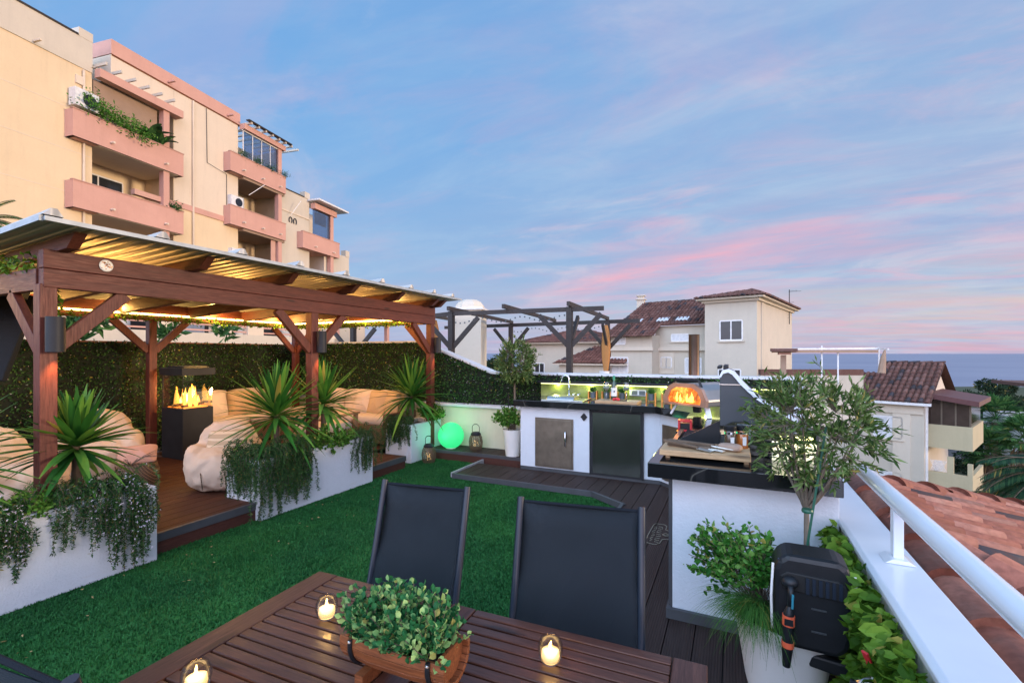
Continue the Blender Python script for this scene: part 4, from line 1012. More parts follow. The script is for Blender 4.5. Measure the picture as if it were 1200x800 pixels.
# oven frame: mouth faces the camera side, chimney at the back
th = R(-35); Mo = Matrix.Translation((-.31,5.06,0)) @ Matrix.Rotation(th,4,'Z')
arch = [(-.24,1.04),(.24,1.04),(.25,1.10),(.20,1.20),(.12,1.245),(-.12,1.245),(-.20,1.20),(-.25,1.10)]
def loc_prism(poly, a, b): 
    mb = MB(); n = len(poly); vs = [tuple(Mo @ Vector((i,t_,j))) for t_ in (a,b) for (i,j) in poly]
    return mb.add(vs, [tuple(range(n)), tuple(range(n,2*n))[::-1]] + [(k, n+k, n+(k+1)%n, (k+1)%n) for k in range(n)])
loc_prism(arch, -.20, .40).build('shell', plain('oven_grey_shell', (.36,.38,.40), .28, .85), po, bevel=.01)
inner = [(i*.80, 1.04+.02+(j-1.04)*.76) for (i,j) in arch]
outer = [(i*1.04, 1.03+(j-1.03)*1.05) for (i,j) in arch]
fr = MB(); n = len(arch)
vs = [tuple(Mo @ Vector((i,-.24,j))) for (i,j) in outer]+[tuple(Mo @ Vector((i,-.24,j))) for (i,j) in inner]+[tuple(Mo @ Vector((i,-.202,j))) for (i,j) in outer]+[tuple(Mo @ Vector((i,-.202,j))) for (i,j) in inner]
fr.add(vs, [(k,(k+1)%n,n+(k+1)%n,n+k) for k in range(n)]+[(k,2*n+k,2*n+(k+1)%n,(k+1)%n) for k in range(n)]+[(n+k,n+(k+1)%n,3*n+(k+1)%n,3*n+k) for k in range(n)])
fr.build('mouth_frame', plain('rose_metal_frame', (.42,.30,.26), .35, .7), po)
ko = NM('oven_fire_glow'); ft = ko.noise(9, 5, .7, None, 1.2); ko.set(color=(.1,.02,0), emit=ko.ramp(ft, [(.35,(.05,.005,0)),(.52,(.6,.12,.01)),(.68,(1.,.45,.08))]), es=2.2, rough=.5)
loc_prism(inner, -.222, -.212).build('fire', ko.m, po)
fl = MB()
for k in range(7):
    p = Mo @ Vector((random.uniform(-.14,.1),-.224,1.075)); flame(fl, p, random.uniform(.05,.11), .014)
fl.build('flames', M['flame'], po, smooth='all')
point('oven_lamp', Mo @ Vector((0,-.30,1.12)), 1.6, (1,.4,.1), .04, po)
pc = Mo @ Vector((-.03,-.05,0))
MB().lathe([(.001,1.2),(.052,1.2),(.052,1.60),(.055,1.61),(.001,1.61)], (pc.x,pc.y,.13), 24).build('chimney', plain('heat_tinted_steel', (.17,.125,.10), .3, .9), po, smooth=True)
hd = [Mo @ Vector(q) for q in ((-.15,-.19,1.235),(-.14,-.19,1.285),(.14,-.19,1.285),(.17,-.19,1.225))]
MB().tube(hd, .014, 8).build('handle', M['black'], po)
for q in ((-.17,-.12),(.17,-.12),(.0,.32)):
    a_ = Mo @ Vector((q[0],q[1],1.05)); c_ = Mo @ Vector((q[0]*1.35,q[1]*1.3,KT)); MB().bar(a_, c_, .05, .02).build('leg', M['alu'], po, bevel=.003)
a_ = Mo @ Vector((-.03,0,0)); MB().lathe([(.001,.955),(.04,.955),(.05,1.04),(.001,1.04)], (a_.x,a_.y,0), 16).build('burner_box', M['black'], po)
a_ = Mo @ Vector((0,-.33,0))

# ------------------------------------------------------------ gas barbecue
gr = thing('gas_barbecue', 'large charcoal grey gas barbecue with raised lid and chrome handle strip', 'barbecue', (.05,3.6,0))
MB().box((-.335,3.32,.04),(.48,3.93,.86)).build('cabinet', M['charcoal'], gr, bevel=.006)
MB().box((-.40,3.30,.86),(.48,3.925,.925)).build('cooking_box', M['black_metal'], gr, bevel=.01)
lid = [(-.085,1.065),(-.085,1.395),(-.07,1.43),(-.03,1.44),(.0,1.425),(.05,1.36),(.13,1.275),(.22,1.21),(.36,1.13),(.47,1.06),(.47,.93),(.17,.93),(.165,1.02),(.13,1.075),(.06,1.10),(-.01,1.095),(-.055,1.07)]
MB().prism(lid, 'y', 3.40, 3.90).build('lid', M['charcoal'], gr, bevel=.006)
strip = [(-.088,1.40),(-.07,1.438),(-.03,1.449),(.003,1.434),(.053,1.370),(.133,1.285),(.222,1.22),(.36,1.14),(.355,1.118),(.215,1.196),(.12,1.262),(.04,1.345),(-.01,1.41),(-.035,1.425),(-.065,1.415),(-.078,1.39)]
MB().prism(strip, 'y', 3.385, 3.399).build('chrome_edge', M['alu'], gr)
MB().bar((-.09,3.45,1.455),(-.09,3.85,1.455),.025,.02).bar((-.05,3.45,1.455),(-.05,3.85,1.455),.03,.03).build('handle', M['black'], gr, bevel=.004)
MB().bar((-.088,3.395,1.345),(.06,3.395,1.345),.003,.006).build('seam_line', M['steel'], gr)
sidep = MB().prism([(-.085,1.10),(-.38,.935),(-.085,.935)], 'y', 3.42, 3.44); sidep.build('side_panel', M['black'], gr)
g_ = MB()
for k in range(22): g_.bar((-.33+.0,3.46+k*.02,.945),(-.09,3.46+k*.02,.945),.007,.02)
g_.build('grate', M['black'], gr)
MB().bar((-.37,3.40,.945),(-.37,3.9,.945),.03,.02).build('grate_edge', plain('brass_edge', (.35,.22,.12), .35, .7), gr)
mb = MB().box((.02,3.37,.93),(.10,3.385,1.09)); mb.build('control_panel', plain('panel_grey', (.20,.24,.25), .45), gr)
rb = thing('fire_starter_box', 'small red wire box standing at the edge of the worktop beside the barbecue', 'box', (-.36,3.98,KT))
r_ = MB(); 
for a_ in (-.40,-.31):
    for b_ in (3.96,4.04): r_.bar((a_,b_,KT),(a_,b_,KT+.08),.012,.012)
for z_ in (KT+.006,KT+.08):
    r_.bar((-.40,3.96,z_),(-.31,3.96,z_),.012,.012); r_.bar((-.40,4.04,z_),(-.31,4.04,z_),.012,.012); r_.bar((-.40,3.96,z_),(-.40,4.04,z_),.012,.012); r_.bar((-.31,3.96,z_),(-.31,4.04,z_),.012,.012)
r_.build('wire_frame', M['red'], rb)
MB().box((-.39,3.97,KT+.01),(-.32,4.03,KT+.06)).build('filling', M['black'], rb)

# ------------------------------------------------------------ near end of the kitchen
isl = thing('kitchen_island', 'white rendered kitchen end unit with thick black marble top in the foreground', 'kitchen counter', (.08,3.1,0))
MB().box((-.328,2.892,.03),(.49,3.31,KB)).build('body', M['white'], isl, bevel=.004)
MB().box((-.445,2.735,KB),(.482,3.29,KT)).build('worktop', M['marble'], isl, bevel=.004)
MB().box((-.35,2.90,.03),(-.329,3.30,.845)).build('side_trim', M['slate_trim'], isl)
MB().box((.02,3.17,KT+.001),(.47,3.28,KT+.10)).build('raised_ledge', M['marble'], isl, bevel=.004)
bd_ = MB().box((-.40,2.88,KT+.018),(.085,3.16,KT+.052)).build('cutting_board', M['bamboo'], origin=(-.15,3.02,KT), bevel=.004); tag(bd_, 'pale bamboo board with grill tools on the near worktop', 'cutting board')
for k in (-.37,.05): MB().box((k,2.92,KT),(k+.025,3.12,KT+.0185)).build('foot', M['bamboo'], bd_)
zt = KT+.053
tg = thing('grill_tongs', 'long grill tongs with brown handles lying on the bamboo board', 'tongs', (-.15,3.0,zt))
MB().bar((-.37,3.06,zt+.025),(-.10,3.00,zt+.022),.028,.02).bar((-.37,3.02,zt+.01),(-.12,2.965,zt+.01),.026,.016).build('handle', M['trunk'], tg, bevel=.006)
MB().bar((-.12,3.0,zt+.022),(.0,2.975,zt+.012),.03,.008).bar((-.13,2.965,zt+.01),(-.05,2.93,zt+.006),.035,.006).build('arm', M['steel'], tg, bevel=.002)
sp_ = thing('grill_spatula', 'steel grill spatula at the front of the bamboo board', 'spatula', (-.25,2.95,zt))
MB().bar((-.39,2.99,zt+.035),(-.19,2.945,zt+.015),.022,.016).build('handle', M['trunk'], sp_, bevel=.005)
MB().bar((-.19,2.945,zt+.012),(-.11,2.915,zt+.005),.05,.004).build('blade', M['steel'], sp_)
tg2 = thing('basting_brush', 'basting brush with wooden handle and broad head on the bamboo board', 'brush', (-.1,2.99,zt))
MB().bar((-.30,3.10,zt+.012),(-.05,3.06,zt+.012),.022,.018).build('handle', M['teak'], tg2, bevel=.005)
mb = MB(); superell(mb, (-.02,3.0,zt+.022), (.13,.07,.045), .7, .6, R(-14)); mb.build('head', plain('brush_head', (.36,.25,.19), .7), tg2, smooth='all')
for i, (x, y_, lb) in enumerate(((-.02,3.09,'black lidded spice jar at the left of the pair on the bamboo board'),(.045,3.13,'spice jar with orange contents behind the first jar'))):
    o = thing('spice_jar', lb, 'jar', (x,y_,zt), 0, 'spice jars on the bamboo board')
    c = (x,y_,zt); hh = .115
    MB().lathe([(.001,0),(.031,0),(.033,.008),(.033,hh),(.029,hh+.006),(.001,hh+.006)], c, 20).build('glass_body', plain('jar_brown' if i==0 else 'jar_orange', (.07,.045,.03) if i==0 else (.45,.14,.03), .15, spec=.8), o, smooth=True)
    MB().lathe([(.034,hh-.01),(.035,hh-.008),(.035,hh+.018),(.001,hh+.02)], c, 20).build('lid', M['black'], o, smooth=True)
    MB().cbox((x+.012,y_-.0325,zt+.045),(.020,.004,.05), R(20)).build('label', M['pot_white'], o)
    MB().lathe([(.0335,.085),(.0337,.098)], c, 20).build('band', M['chrome'], o)
wl2 = thing('worktop_lamp', 'bright lit lamp lighting the green marble behind the olive tree', 'lamp', (.28,3.02,KT))
MB().box((.20,3.12,KT),(.42,3.165,KT+.16)).build('marble_upstand', M['marble'], wl2)
MB().box((.24,3.08,KT+.13),(.40,3.11,KT+.145)).build('light_bar', M['led_green'], wl2)
wlm = plain('lit_white_box', (.8,.8,.7), .5)
MB().box((.20,3.10,KT+.001),(.42,3.12,KT+.11)).build('white_panel', wlm, wl2)
spot('lamp', (.30,2.95,KT+.22), (.31,3.12,KT+.03), 5, (1.,.93,.5), 100, wl2)

# ------------------------------------------------------------ parapet and railing
pw = thing('parapet_wall', 'low parapet with white cap under the tubular railing at the right', 'wall', (.6,1.5,0))
MB().box((.50,-1.5,-.1),(.66,6.42,.665)).build('wall_face', M['cream_wall'], pw)
MB().prism([(.484,.672),(.484,.692),(.50,.704),(.672,.704),(.672,.665),(.49,.665)], 'y', -1.5, 6.42).build('cap', M['alu'], pw, bevel=.004)
rl = thing('railing', 'white oval tube handrail on flat posts above the parapet', 'railing', (.6,1.5,.70))
rp = [(.058*math.cos(t_)*.62+.603, .045*math.sin(t_)*.75+.945) for t_ in np.linspace(0,2*math.pi,24,endpoint=False)]
MB().prism(rp, 'y', -1.5, 2.98).build('handrail', M['alu'], rl, smooth=True)
for y_ in (2.40,1.345,.25):
    MB().box((.585,y_-.022,.705),(.600+.02,y_+.022,.925)).build('post', M['alu'], rl, bevel=.003)
    MB().prism([(.55,.705),(.655,.705),(.63,.722),(.575,.722)], 'y', y_-.05, y_+.05).build('base_plate', M['alu'], rl, bevel=.003)

# ivy on the inside of the parapet
iv = thing('ivy_screen', 'bright green leafy ivy covering the inside of the parapet at the right edge', 'plant', (.47,1.6,0))
n = 7500; C = np.stack([.49 - rng.uniform(.0,.07,n), rng.uniform(.2,2.86,n), .02+.66*rng.uniform(0,1,n)**.8],1); D = rng.normal(size=(n,3))*.5 + np.array([-.6,-.15,-.35])
ivb = MB(); ivb.oval(C, D, rng.uniform(.03,.075,n), rng.uniform(.022,.05,n), .15); ivb.build('leaves', M['ivy'], iv)

# ------------------------------------------------------------ foreground olive tree, pots
def olive(name, label, base, z_t, cc, cr, leaf, ntw, lpt, trunk_r=.014, lean=(0,0), nl=9, m='olive', cat='olive tree'):
    o = thing(name, label, cat, base); base = np.array(base, float); cc = np.array(cc, float); cr = np.array(cr, float)
    top = np.array([base[0]+lean[0], base[1]+lean[1], z_t]); tr = MB()
    tr.tube([tuple(base), tuple(base*.6+top*.4+np.array([.006,-.004,0])), tuple(top)], [trunk_r*1.15, trunk_r, trunk_r*.85], 9)
    tr.build('trunk', M['bark'], o, smooth='all')
    br = MB(); nodes = []
    for i in range(nl):
        a_ = 2*math.pi*i/nl + random.uniform(-.3,.3); e = random.uniform(.25,1.)
        tip = cc + np.array([math.cos(a_)*cr[0]*.72*e, math.sin(a_)*cr[1]*.72*e, cr[2]*random.uniform(-.1,.65)])
        s0 = top - np.array([0,0,random.uniform(0,.05)])
        mid = s0*.5+tip*.5 + np.array([math.cos(a_)*cr[0]*.12, math.sin(a_)*cr[1]*.12, -cr[2]*.05])+rng.normal(0,cr[0]*.05,3)
        pts = [s0*(1-t_)**2+2*t_*(1-t_)*mid+t_*t_*tip for t_ in np.linspace(0,1,9)]
        br.tube([tuple(p) for p in pts], list(np.linspace(trunk_r*.6, trunk_r*.12, 9)), 6); nodes += pts[2:]
    nodes = np.array(nodes); CC = []; DD = []
    for i in range(ntw):
        v_ = rng.normal(size=3); v_ /= np.linalg.norm(v_); r_ = random.uniform(.55,1.)**.6
        lump = 1 + .16*math.sin(v_[0]*5+1)*math.cos(v_[1]*4+v_[2]*5)
        tip = cc + v_*cr*r_*lump*random.uniform(.85,1.1)
        if tip[2] < z_t-.02: tip[2] = z_t + random.uniform(-.02,.08)
        d2 = np.linalg.norm(nodes - (tip*.75+cc*.25), axis=1); s0 = nodes[np.argmin(d2)]
        mid = s0*.5+tip*.5+rng.normal(0,.02,3)
        pts = [s0*(1-t_)**2+2*t_*(1-t_)*mid+t_*t_*tip for t_ in np.linspace(0,1,5)]
        br.tube([tuple(p) for p in pts], list(np.linspace(trunk_r*.14, trunk_r*.05, 5)), 3, False)
        dd_ = (pts[-1]-pts[-2]); dd_ /= np.linalg.norm(dd_)
        for j in range(lpt):
            t_ = random.uniform(.35,1.0)*4; k = min(int(t_),3); p = pts[k]*(1-t_+k)+pts[k+1]*(t_-k)
            sd_ = rng.normal(size=3); CC.append(p); DD.append(dd_*.9 + sd_*.55 + np.array([0,0,.15]))
    br.build('branches', M['bark'], o)
    CC = np.array(CC); MB().leaves(CC, np.array(DD), rng.uniform(leaf*.5,leaf*1.4,len(CC)), leaf*.25, .12).build('leaves', M[m], o)
    return o
pb = W(945, 640, 2.22)
olive('olive_tree', 'young olive tree with open crown and green stake in the big white pot', (pb.x-.01,pb.y,.34), W(945,592,2.2).z, tuple(W(951,497,2.25)), (.305,.31,.29), .046, 370, 10, .013, (.012,.01), 11)
stk = MB().tube([tuple(W(938,690,2.14)), tuple(W(968,500,2.14))], .0055, 8).build('plant_stake', plain('green_stake', (.01,.09,.055), .4), origin=tuple(W(938,690,2.14))); tag(stk, 'thin green stake tied to the olive trunk', 'stake')
tie = MB().lathe([(.022,-.008),(.024,0),(.022,.008)], tuple(W(946,598,2.15)), 14).build('tie', MATS['green_stake'], stk)
gp = thing('plant_pot', 'large white round pot under the olive tree in the foreground', 'pot', (.20,2.40,0))
MB().lathe([(.001,0),(.13,0),(.155,.10),(.195,.36),(.205,.375),(.205,.395),(.19,.395),(.18,.36),(.001,.35)], (.20,2.40,.0), 48).build('pot_body', M['pot_white'], gp, smooth=True)
MB().lathe([(.001,.351),(.178,.361)], (.20,2.40,.0), 24).build('soil', M['soil'], gp)
bush('oregano', 'variegated oregano growing out of the big white pot to the left', (.00,2.46,.56), (.22,.16,.18), 1700, 'oregano', .030, .024, stems=90, flat=.35, base=(.12,2.40,.38))
tf = thing('grass_tuft', 'fine green grass tuft hanging over the rim of the big white pot', 'plant', (.06,2.33,.38))
mb = MB()
for i in range(900):
    a_ = R(random.uniform(175,300)); c = Vector((.10+random.gauss(0,.035),2.34+random.gauss(0,.035),.40)); d = Vector((math.cos(a_)*.6,math.sin(a_)*.6,random.uniform(.2,1.1))).normalized()
    l = random.uniform(.14,.30); p = c; pts = []; side = d.cross(Vector((0,0,1))).normalized()*.0014
    vs = []
    for k in range(6):
        wv_ = side*(1-k/6); vs += [tuple(p-wv_), tuple(p+wv_)]; p = p + d*l/5; d = (d+Vector((0,0,-.42))).normalized()
    mb.add(vs, [(2*k,2*k+1,2*k+3,2*k+2) for k in range(5)])
mb.build('blades', M['pot_grass'], tf)

# second potted olive tree by the kitchen
sp2 = thing('plant_pot', 'small white round pot beside the left end of the kitchen', 'pot', (-2.86,6.04,.09))
MB().lathe([(.001,0),(.10,0),(.14,.36),(.145,.38),(.13,.38),(.001,.34)], (-2.86,6.04,.09), 36).build('pot_body', M['pot_white'], sp2, smooth=True)
MB().lathe([(.001,.341),(.13,.345)], (-2.86,6.04,.09), 24).build('soil', M['soil'], sp2)
olive('olive_tree', 'slender olive tree with round crown at the left end of the kitchen counter', (-2.84,6.06,.44), 1.16, (-2.80,6.03,1.41), (.31,.31,.36), .055, 420, 13, .016, (0,0), 9)
bush('bushy_herb', 'bushy green herb filling the small white pot by the kitchen', (-2.95,6.00,.62), (.21,.18,.16), 1300, 'bush', .04, .028, stems=90, flat=.7, base=(-2.86,6.04,.45))
stk2 = MB().tube([(-2.92,6.02,.44),(-2.92,6.02,.98)], .008, 6).build('plant_stake', M['black'], origin=(-2.92,6.02,.44)); tag(stk2, 'dark thin stake in the small white pot by the kitchen', 'stake')

# ------------------------------------------------------------ hose reel
hr = thing('hose_reel', 'black hose reel box with hanging spray nozzle in front of the olive pot', 'hose reel', tuple(W(951,765,1.86)), R(YAW-27))
# local frame: x right, y away, z up ; origin at bottom centre
def rbox(w0, prof, y0, y1):
    return MB().prism(prof, 'y', y0, y1)
bodyp = [(-.120,.03),(-.132,.10),(-.132,.31),(-.118,.35),(-.085,.375),(.095,.375),(.122,.355),(.142,.31),(.142,.10),(.122,.03),(.09,.0),(-.09,.0)]
MB().prism(bodyp, 'y', 0, .17).build('housing', M['black'], hr, local=True, bevel=.022)
tp3 = MB().add([(-.075,-.004,.375),(.09,-.004,.375),(.075,.05,.424),(-.06,.05,.424)], [(0,1,2,3)])
MB().prism([(-.10,.235),(.115,.225),(.125,.25),(.118,.29),(.09,.305),(-.085,.31),(-.11,.29)], 'y', -.006, .02).build('opening', plain('dark_recess', (.004,.005,.006), .7), hr, local=True, bevel=.006)
sl = MB()
for k in range(6): sl.box((-.02+k*.022,-.012,.235),(-.008+k*.022,.0,.298))
sl.build('guide_bars', M['navy_frame'], hr, local=True)
lt = MB().tube([(-.137,.01,.06),(-.141,.0,.2),(-.134,.01,.33)], .005, 6).tube([(.147,.01,.06),(.151,.0,.2),(.144,.01,.33)], .005, 6); lt.build('pale_edge_strip', M['pot_white'], hr, local=True)
MB().sphere((-.075,-.022,.275), (.03,.026,.024), 16, 10).build('hose_stop', M['black'], hr, local=True, smooth='all')
hs = plain('teal_hose', (.03,.22,.30), .4)
MB().tube([(-.075,-.04,.268),(-.074,-.05,.24),(-.078,-.052,.19)], .011, 10).build('hose', M['black'], hr, local=True, smooth='all')
MB().tube([(-.068,-.060,.245),(-.070,-.063,.19)], .0045, 6).build('hose_stripe', hs, hr, local=True)
nz = MB().tube([(-.078,-.052,.195),(-.080,-.055,.17),(-.082,-.055,.16),(-.083,-.055,.12),(-.085,-.055,.055),(-.086,-.055,.035),(-.090,-.055,-.045)], [.010,.018,.020,.0205,.0205,.0205,.014], 12)
nz.build('nozzle', M['black'], hr, local=True, smooth=True)
MB().tube([(-.082,-.055,.16),(-.083,-.055,.12)], [.0225,.0225], 12).build('nozzle_ring', M['orange'], hr, local=True, smooth=True); MB().tube([(-.085,-.055,.056),(-.086,-.055,.034)], [.0225,.0225], 12).build('nozzle_ring', M['orange'], hr, local=True, smooth=True)
MB().box((-.098,-.079,.127),(-.068,-.076,.152)).build('nozzle_button', M['black'], hr, local=True)
MB().prism([(-.11,-.02),(.12,-.035),(.26,-.03),(.27,-.10),(.20,-.105),(.0,-.08)], 'y', .04, .24).build('wall_bracket', M['black'], hr, local=True, bevel=.01)
for zz in (.175,.085): MB().box((.0,-.004,zz),(.05,.002,zz+.006)).build('groove', plain('groove_grey', (.05,.055,.06), .4), hr, local=True)
MB().sphere((-.115,-.004,.355), .005, 8, 6).sphere((.128,-.004,.33), .005, 8, 6).build('screw', M['navy_frame'], hr, local=True)
MB().tube([(.15,.1,.2),(.19,.1,.2),(.22,.13,.16),(.26,.16,.10)], .010, 8).build('side_hose', M['navy_frame'], hr, local=True, smooth='all')
# tap with red lever
tv = thing('garden_tap', 'metal garden valve with red lever and orange connector at the bottom right', 'tap', tuple(W(1024,800,1.52)), R(YAW))
MB().tube([(-.05,0,-.01),(.0,0,.005),(.08,0,-.01)], [.018,.016,.014], 12).build('valve_body', M['steel'], tv, local=True, smooth='all')
MB().tube([(.0,0,.01),(.0,-.005,.04)], .009, 8).bar((.0,-.006,.035),(-.02,-.012,.065),.018,.006).build('stem', M['steel'], tv, local=True)
MB().bar((-.018,-.012,.06),(-.045,-.02,.115),.022,.009).build('lever', M['red'], tv, local=True, bevel=.003)
MB().tube([(-.05,0,-.012),(-.065,-.01,-.06)], .024, 14).build('connector', M['orange'], tv, local=True, smooth=True)
MB().tube([(-.045,0,-.0),(-.052,-.004,-.02)], .026, 14).build('ring', M['navy_frame'], tv, local=True, smooth=True)

# ------------------------------------------------------------ table and chairs
TA = R(2.2)
tb = thing('garden_table', 'dark reddish slatted wooden table in the foreground', 'table', (-.72,.87,0), TA)
tx0, tx1, ty0, ty1, tz = -.66, .675, -.44, .42, .74
def tbx(a, b, name, m): return MB().box(a, b).build(name, m, tb, local=True, bevel=.003)
tbx((tx0,ty0,tz-.026),(tx0+.085,ty1,tz),'end_board',M['tableY']); tbx((tx1-.085,ty0,tz-.026),(tx1,ty1,tz),'end_board',M['tableY'])
tbx((-.085,ty0,tz-.026),(-.003,ty1,tz),'middle_board',M['tableY'])
p = .0395; k = 0; y_ = ty1
while y_ - p > ty0:
    tbx((tx0+.087,y_-p+.007,tz-.024),(-.088,y_,tz-.001),'slat',M['tableX']); tbx((.0,y_-p+.007,tz-.024),(tx1-.088,y_,tz-.001),'slat',M['tableX']); y_ -= p
for x in (tx0+.12, tx1-.16):
    for y2 in (ty0+.06, ty1-.12): tbx((x,y2,0),(x+.055,y2+.055,tz-.06),'leg',M['tableY'])
for y2 in (ty0+.05, ty1-.09): tbx((tx0+.10,y2,tz-.085),(tx1-.10,y2+.03,tz-.027),'apron',M['tableX'])

def chair(label, top_l, top_r, zt, lean, grp='charcoal mesh garden chairs around the table', rec=.16):
    "top_l/top_r world points of the top corners as seen from the seat; chair faces 'lean' direction (unit, horizontal)"
    a = Vector(top_l); b = Vector(top_r); c = (a+b)/2; wd = (b-a).length; ax = (b-a).normalized(); rz = math.atan2(ax.y, ax.x); pp_ = Vector((-ax.y, ax.x, 0)).normalized(); lean = pp_ if pp_.dot(lean) > 0 else -pp_
    o = thing('garden_chair', label, 'chair', (c.x+lean.x*.40,c.y+lean.y*.40,0), rz, grp)
    # local: x along the back, y away from the sitter's front
    s = 1 if (Matrix.Rotation(-rz,3,'Z') @ lean).y < 0 else -1      # the seat lies on -y*s
    h_ = wd/2; yb = .40*s
    def pt(x, y, z): return (x, y*s, z)
    back = [( .40, zt), (.40-rec*.5, zt*.72), (.40-rec, .47)]
    for e in (-1, 1):
        pr = MB(); pts = [pt(e*(h_-.012), .402, zt+.012)] + [pt(e*(h_-.012), y, z) for y, z in back[1:]] + [pt(e*(h_-.02), -.24, .43)]
        pr.tube(pts, .0135, 10); pr.build('side_rail', M['navy_frame'], o, local=True, smooth=True)
        MB().tube([pt(e*(h_-.01), -.20, .44), pt(e*(h_), -.24, .01)], .011, 8).build('leg', M['navy_frame'], o, local=True, smooth='all')
        MB().tube([pt(e*(h_-.01), .05, .45), pt(e*(h_), .30, .01)], .011, 8).build('leg', M['navy_frame'], o, local=True, smooth='all')
    prof = [(.40,zt-.005),(.395,zt*.9),(.365,zt*.80),(.40-rec*.55,zt*.70),(.40-rec*.8,.58),(.24,.46),(.1,.43),(-.22,.44)]
    fb = MB(); nx_ = 13; vs = []
    for (y, z) in prof:
        for i in range(nx_):
            u_ = -1+2*i/(nx_-1); sag = .012*(1-u_*u_); vs.append(pt(u_*(h_-.016), y+sag, z - sag*.2))
    fb.add(vs, [(j*nx_+i, j*nx_+i+1, (j+1)*nx_+i+1, (j+1)*nx_+i) for j in range(len(prof)-1) for i in range(nx_-1)])
    sl_ = fb.build('sling', M['sling'], o, local=True, smooth='all'); so = sl_.modifiers.new('s','SOLIDIFY'); so.thickness = .004
    MB().tube([pt(-h_+.02,.402,zt-.004), pt(h_-.02,.402,zt-.004)], .006, 8).build('top_hem', M['textilene'], o, local=True)
    st_ = MB()
    for e in (-1,1):
        for off in (.030,.036): st_.tube([pt(e*(h_-off), y+.0125, z) for y, z in prof[:6]], .0007, 4, False)
    st_.build('stitching', plain('pale_thread', (.16,.17,.19), .8), o, local=True)
    return o
zt_ = 1.0
chair('charcoal mesh chair facing the table on the left, nearer the flowers', W(448.5,566,2.02), W(551,576,1.90), W(500,566,2.0).z-.0, Vector((-.05,-1,0)).normalized())
chair('charcoal mesh chair facing the table on the right, nearer the kitchen', W(607,585,1.79), W(756,598,1.66), W(607,585,1.79).z, Vector((.02,-1,0)).normalized())
chair('charcoal chair on the near side of the table, cut by the bottom left corner', (-1.50,.36,.985), (-1.005,.395,.985), .985, Vector((-.02,1,0)).normalized())

# candles
cg = glass('candle_glass', (1,1,1), .03, -.02)
for (px_, py_, lb) in ((383,724,'glass candle on the table left of the wooden barrel planter'),(645,776,'glass candle on the right half of the table'),(230,808,'glass candle near the bottom left end of the table')):
    c = P(px_, py_, tz+.001); o = thing('candle', lb, 'candle', tuple(c), 0, 'lit glass candles on the table')
    MB().lathe([(.001,.0),(.018,.0),(.028,.012),(.0335,.032),(.032,.05),(.025,.066),(.0245,.066),(.031,.05),(.0325,.032),(.027,.013),(.001,.004)], tuple(c), 32).build('glass_cup', cg, o, smooth='all')
    MB().lathe([(.001,.004),(.019,.006),(.024,.018),(.023,.032),(.001,.033)], tuple(c), 24).build('wax', M['candle'], o, smooth='all')
    f = MB(); flame(f, (c.x,c.y,c.z+.033), .026, .0055); f.build('flame', M['flame_core'], o, smooth='all')
    point('candle_lamp', (c.x,c.y,c.z+.055), .28, (1.,.55,.15), .012, o)

# wooden half barrel planter with greenery
bc = P(474, 800, tz); bz = tz+.002
br_ = thing('barrel_planter', 'half barrel wooden planter with black bands on the table', 'planter', (bc.x,bc.y,bz), R(2))
Lh = .150; Rr = .068
hb = MB(); n = 11
for k in range(n):
    a0 = math.pi*1.0 + math.pi*k/n - .12; a1 = math.pi*1.0 + math.pi*(k+1)/n - .12 + .0
    a0 = math.pi - .25 + (math.pi+.5)*k/n; a1 = math.pi - .25 + (math.pi+.5)*(k+.93)/n
    ps = []
    for x, rr in ((-Lh,.9),(-Lh*.4,1.02),(Lh*.4,1.02),(Lh,.9)):
        for a_, r2 in ((a0,Rr*rr),(a1,Rr*rr),(a1,Rr*rr-.011),(a0,Rr*rr-.011)): ps.append((x, r2*math.cos(a_), .10+r2*math.sin(a_)))
    fs = [(0,3,2,1),(12,13,14,15)]
    for s in range(3):
        for j in range(4): fs.append((s*4+j, s*4+(j+1)%4, s*4+4+(j+1)%4, s*4+4+j))
    hb.add(ps, fs)
hb.build('staves', M['barrel'], br_, local=True, bevel=.001)
for s in (-1,1):
    MB().prism([(Rr*.86*math.cos(a_), .10+Rr*.86*math.sin(a_)) for a_ in np.linspace(math.pi-.3,2*math.pi+.3,16)], 'x', s*(Lh-.02)-.004, s*(Lh-.02)+.004).build('end_panel', M['barrel'], br_, local=True)
    MB().tube([(s*Lh*.74, Rr*.985*math.cos(a_), .10+Rr*.985*math.sin(a_)) for a_ in np.linspace(math.pi-.25,2*math.pi+.25,18)], .006, 6).build('band', M['black'], br_, local=True)
    MB().sphere((s*Lh*.74,-Rr*.93,.085),.005,8,6).sphere((s*Lh*.74,-Rr*1.0,.11),.005,8,6).build('rivet', M['steel'], br_, local=True)
for s in (-1,1): MB().box((s*.09-.012,-.06,-.001),(s*.09+.012,.06,.03)).build('foot', M['barrel'], br_, local=True)
MB().box((-Lh*.85,-.06,.08),(Lh*.85,.06,.10)).build('soil', M['soil'], br_, local=True)
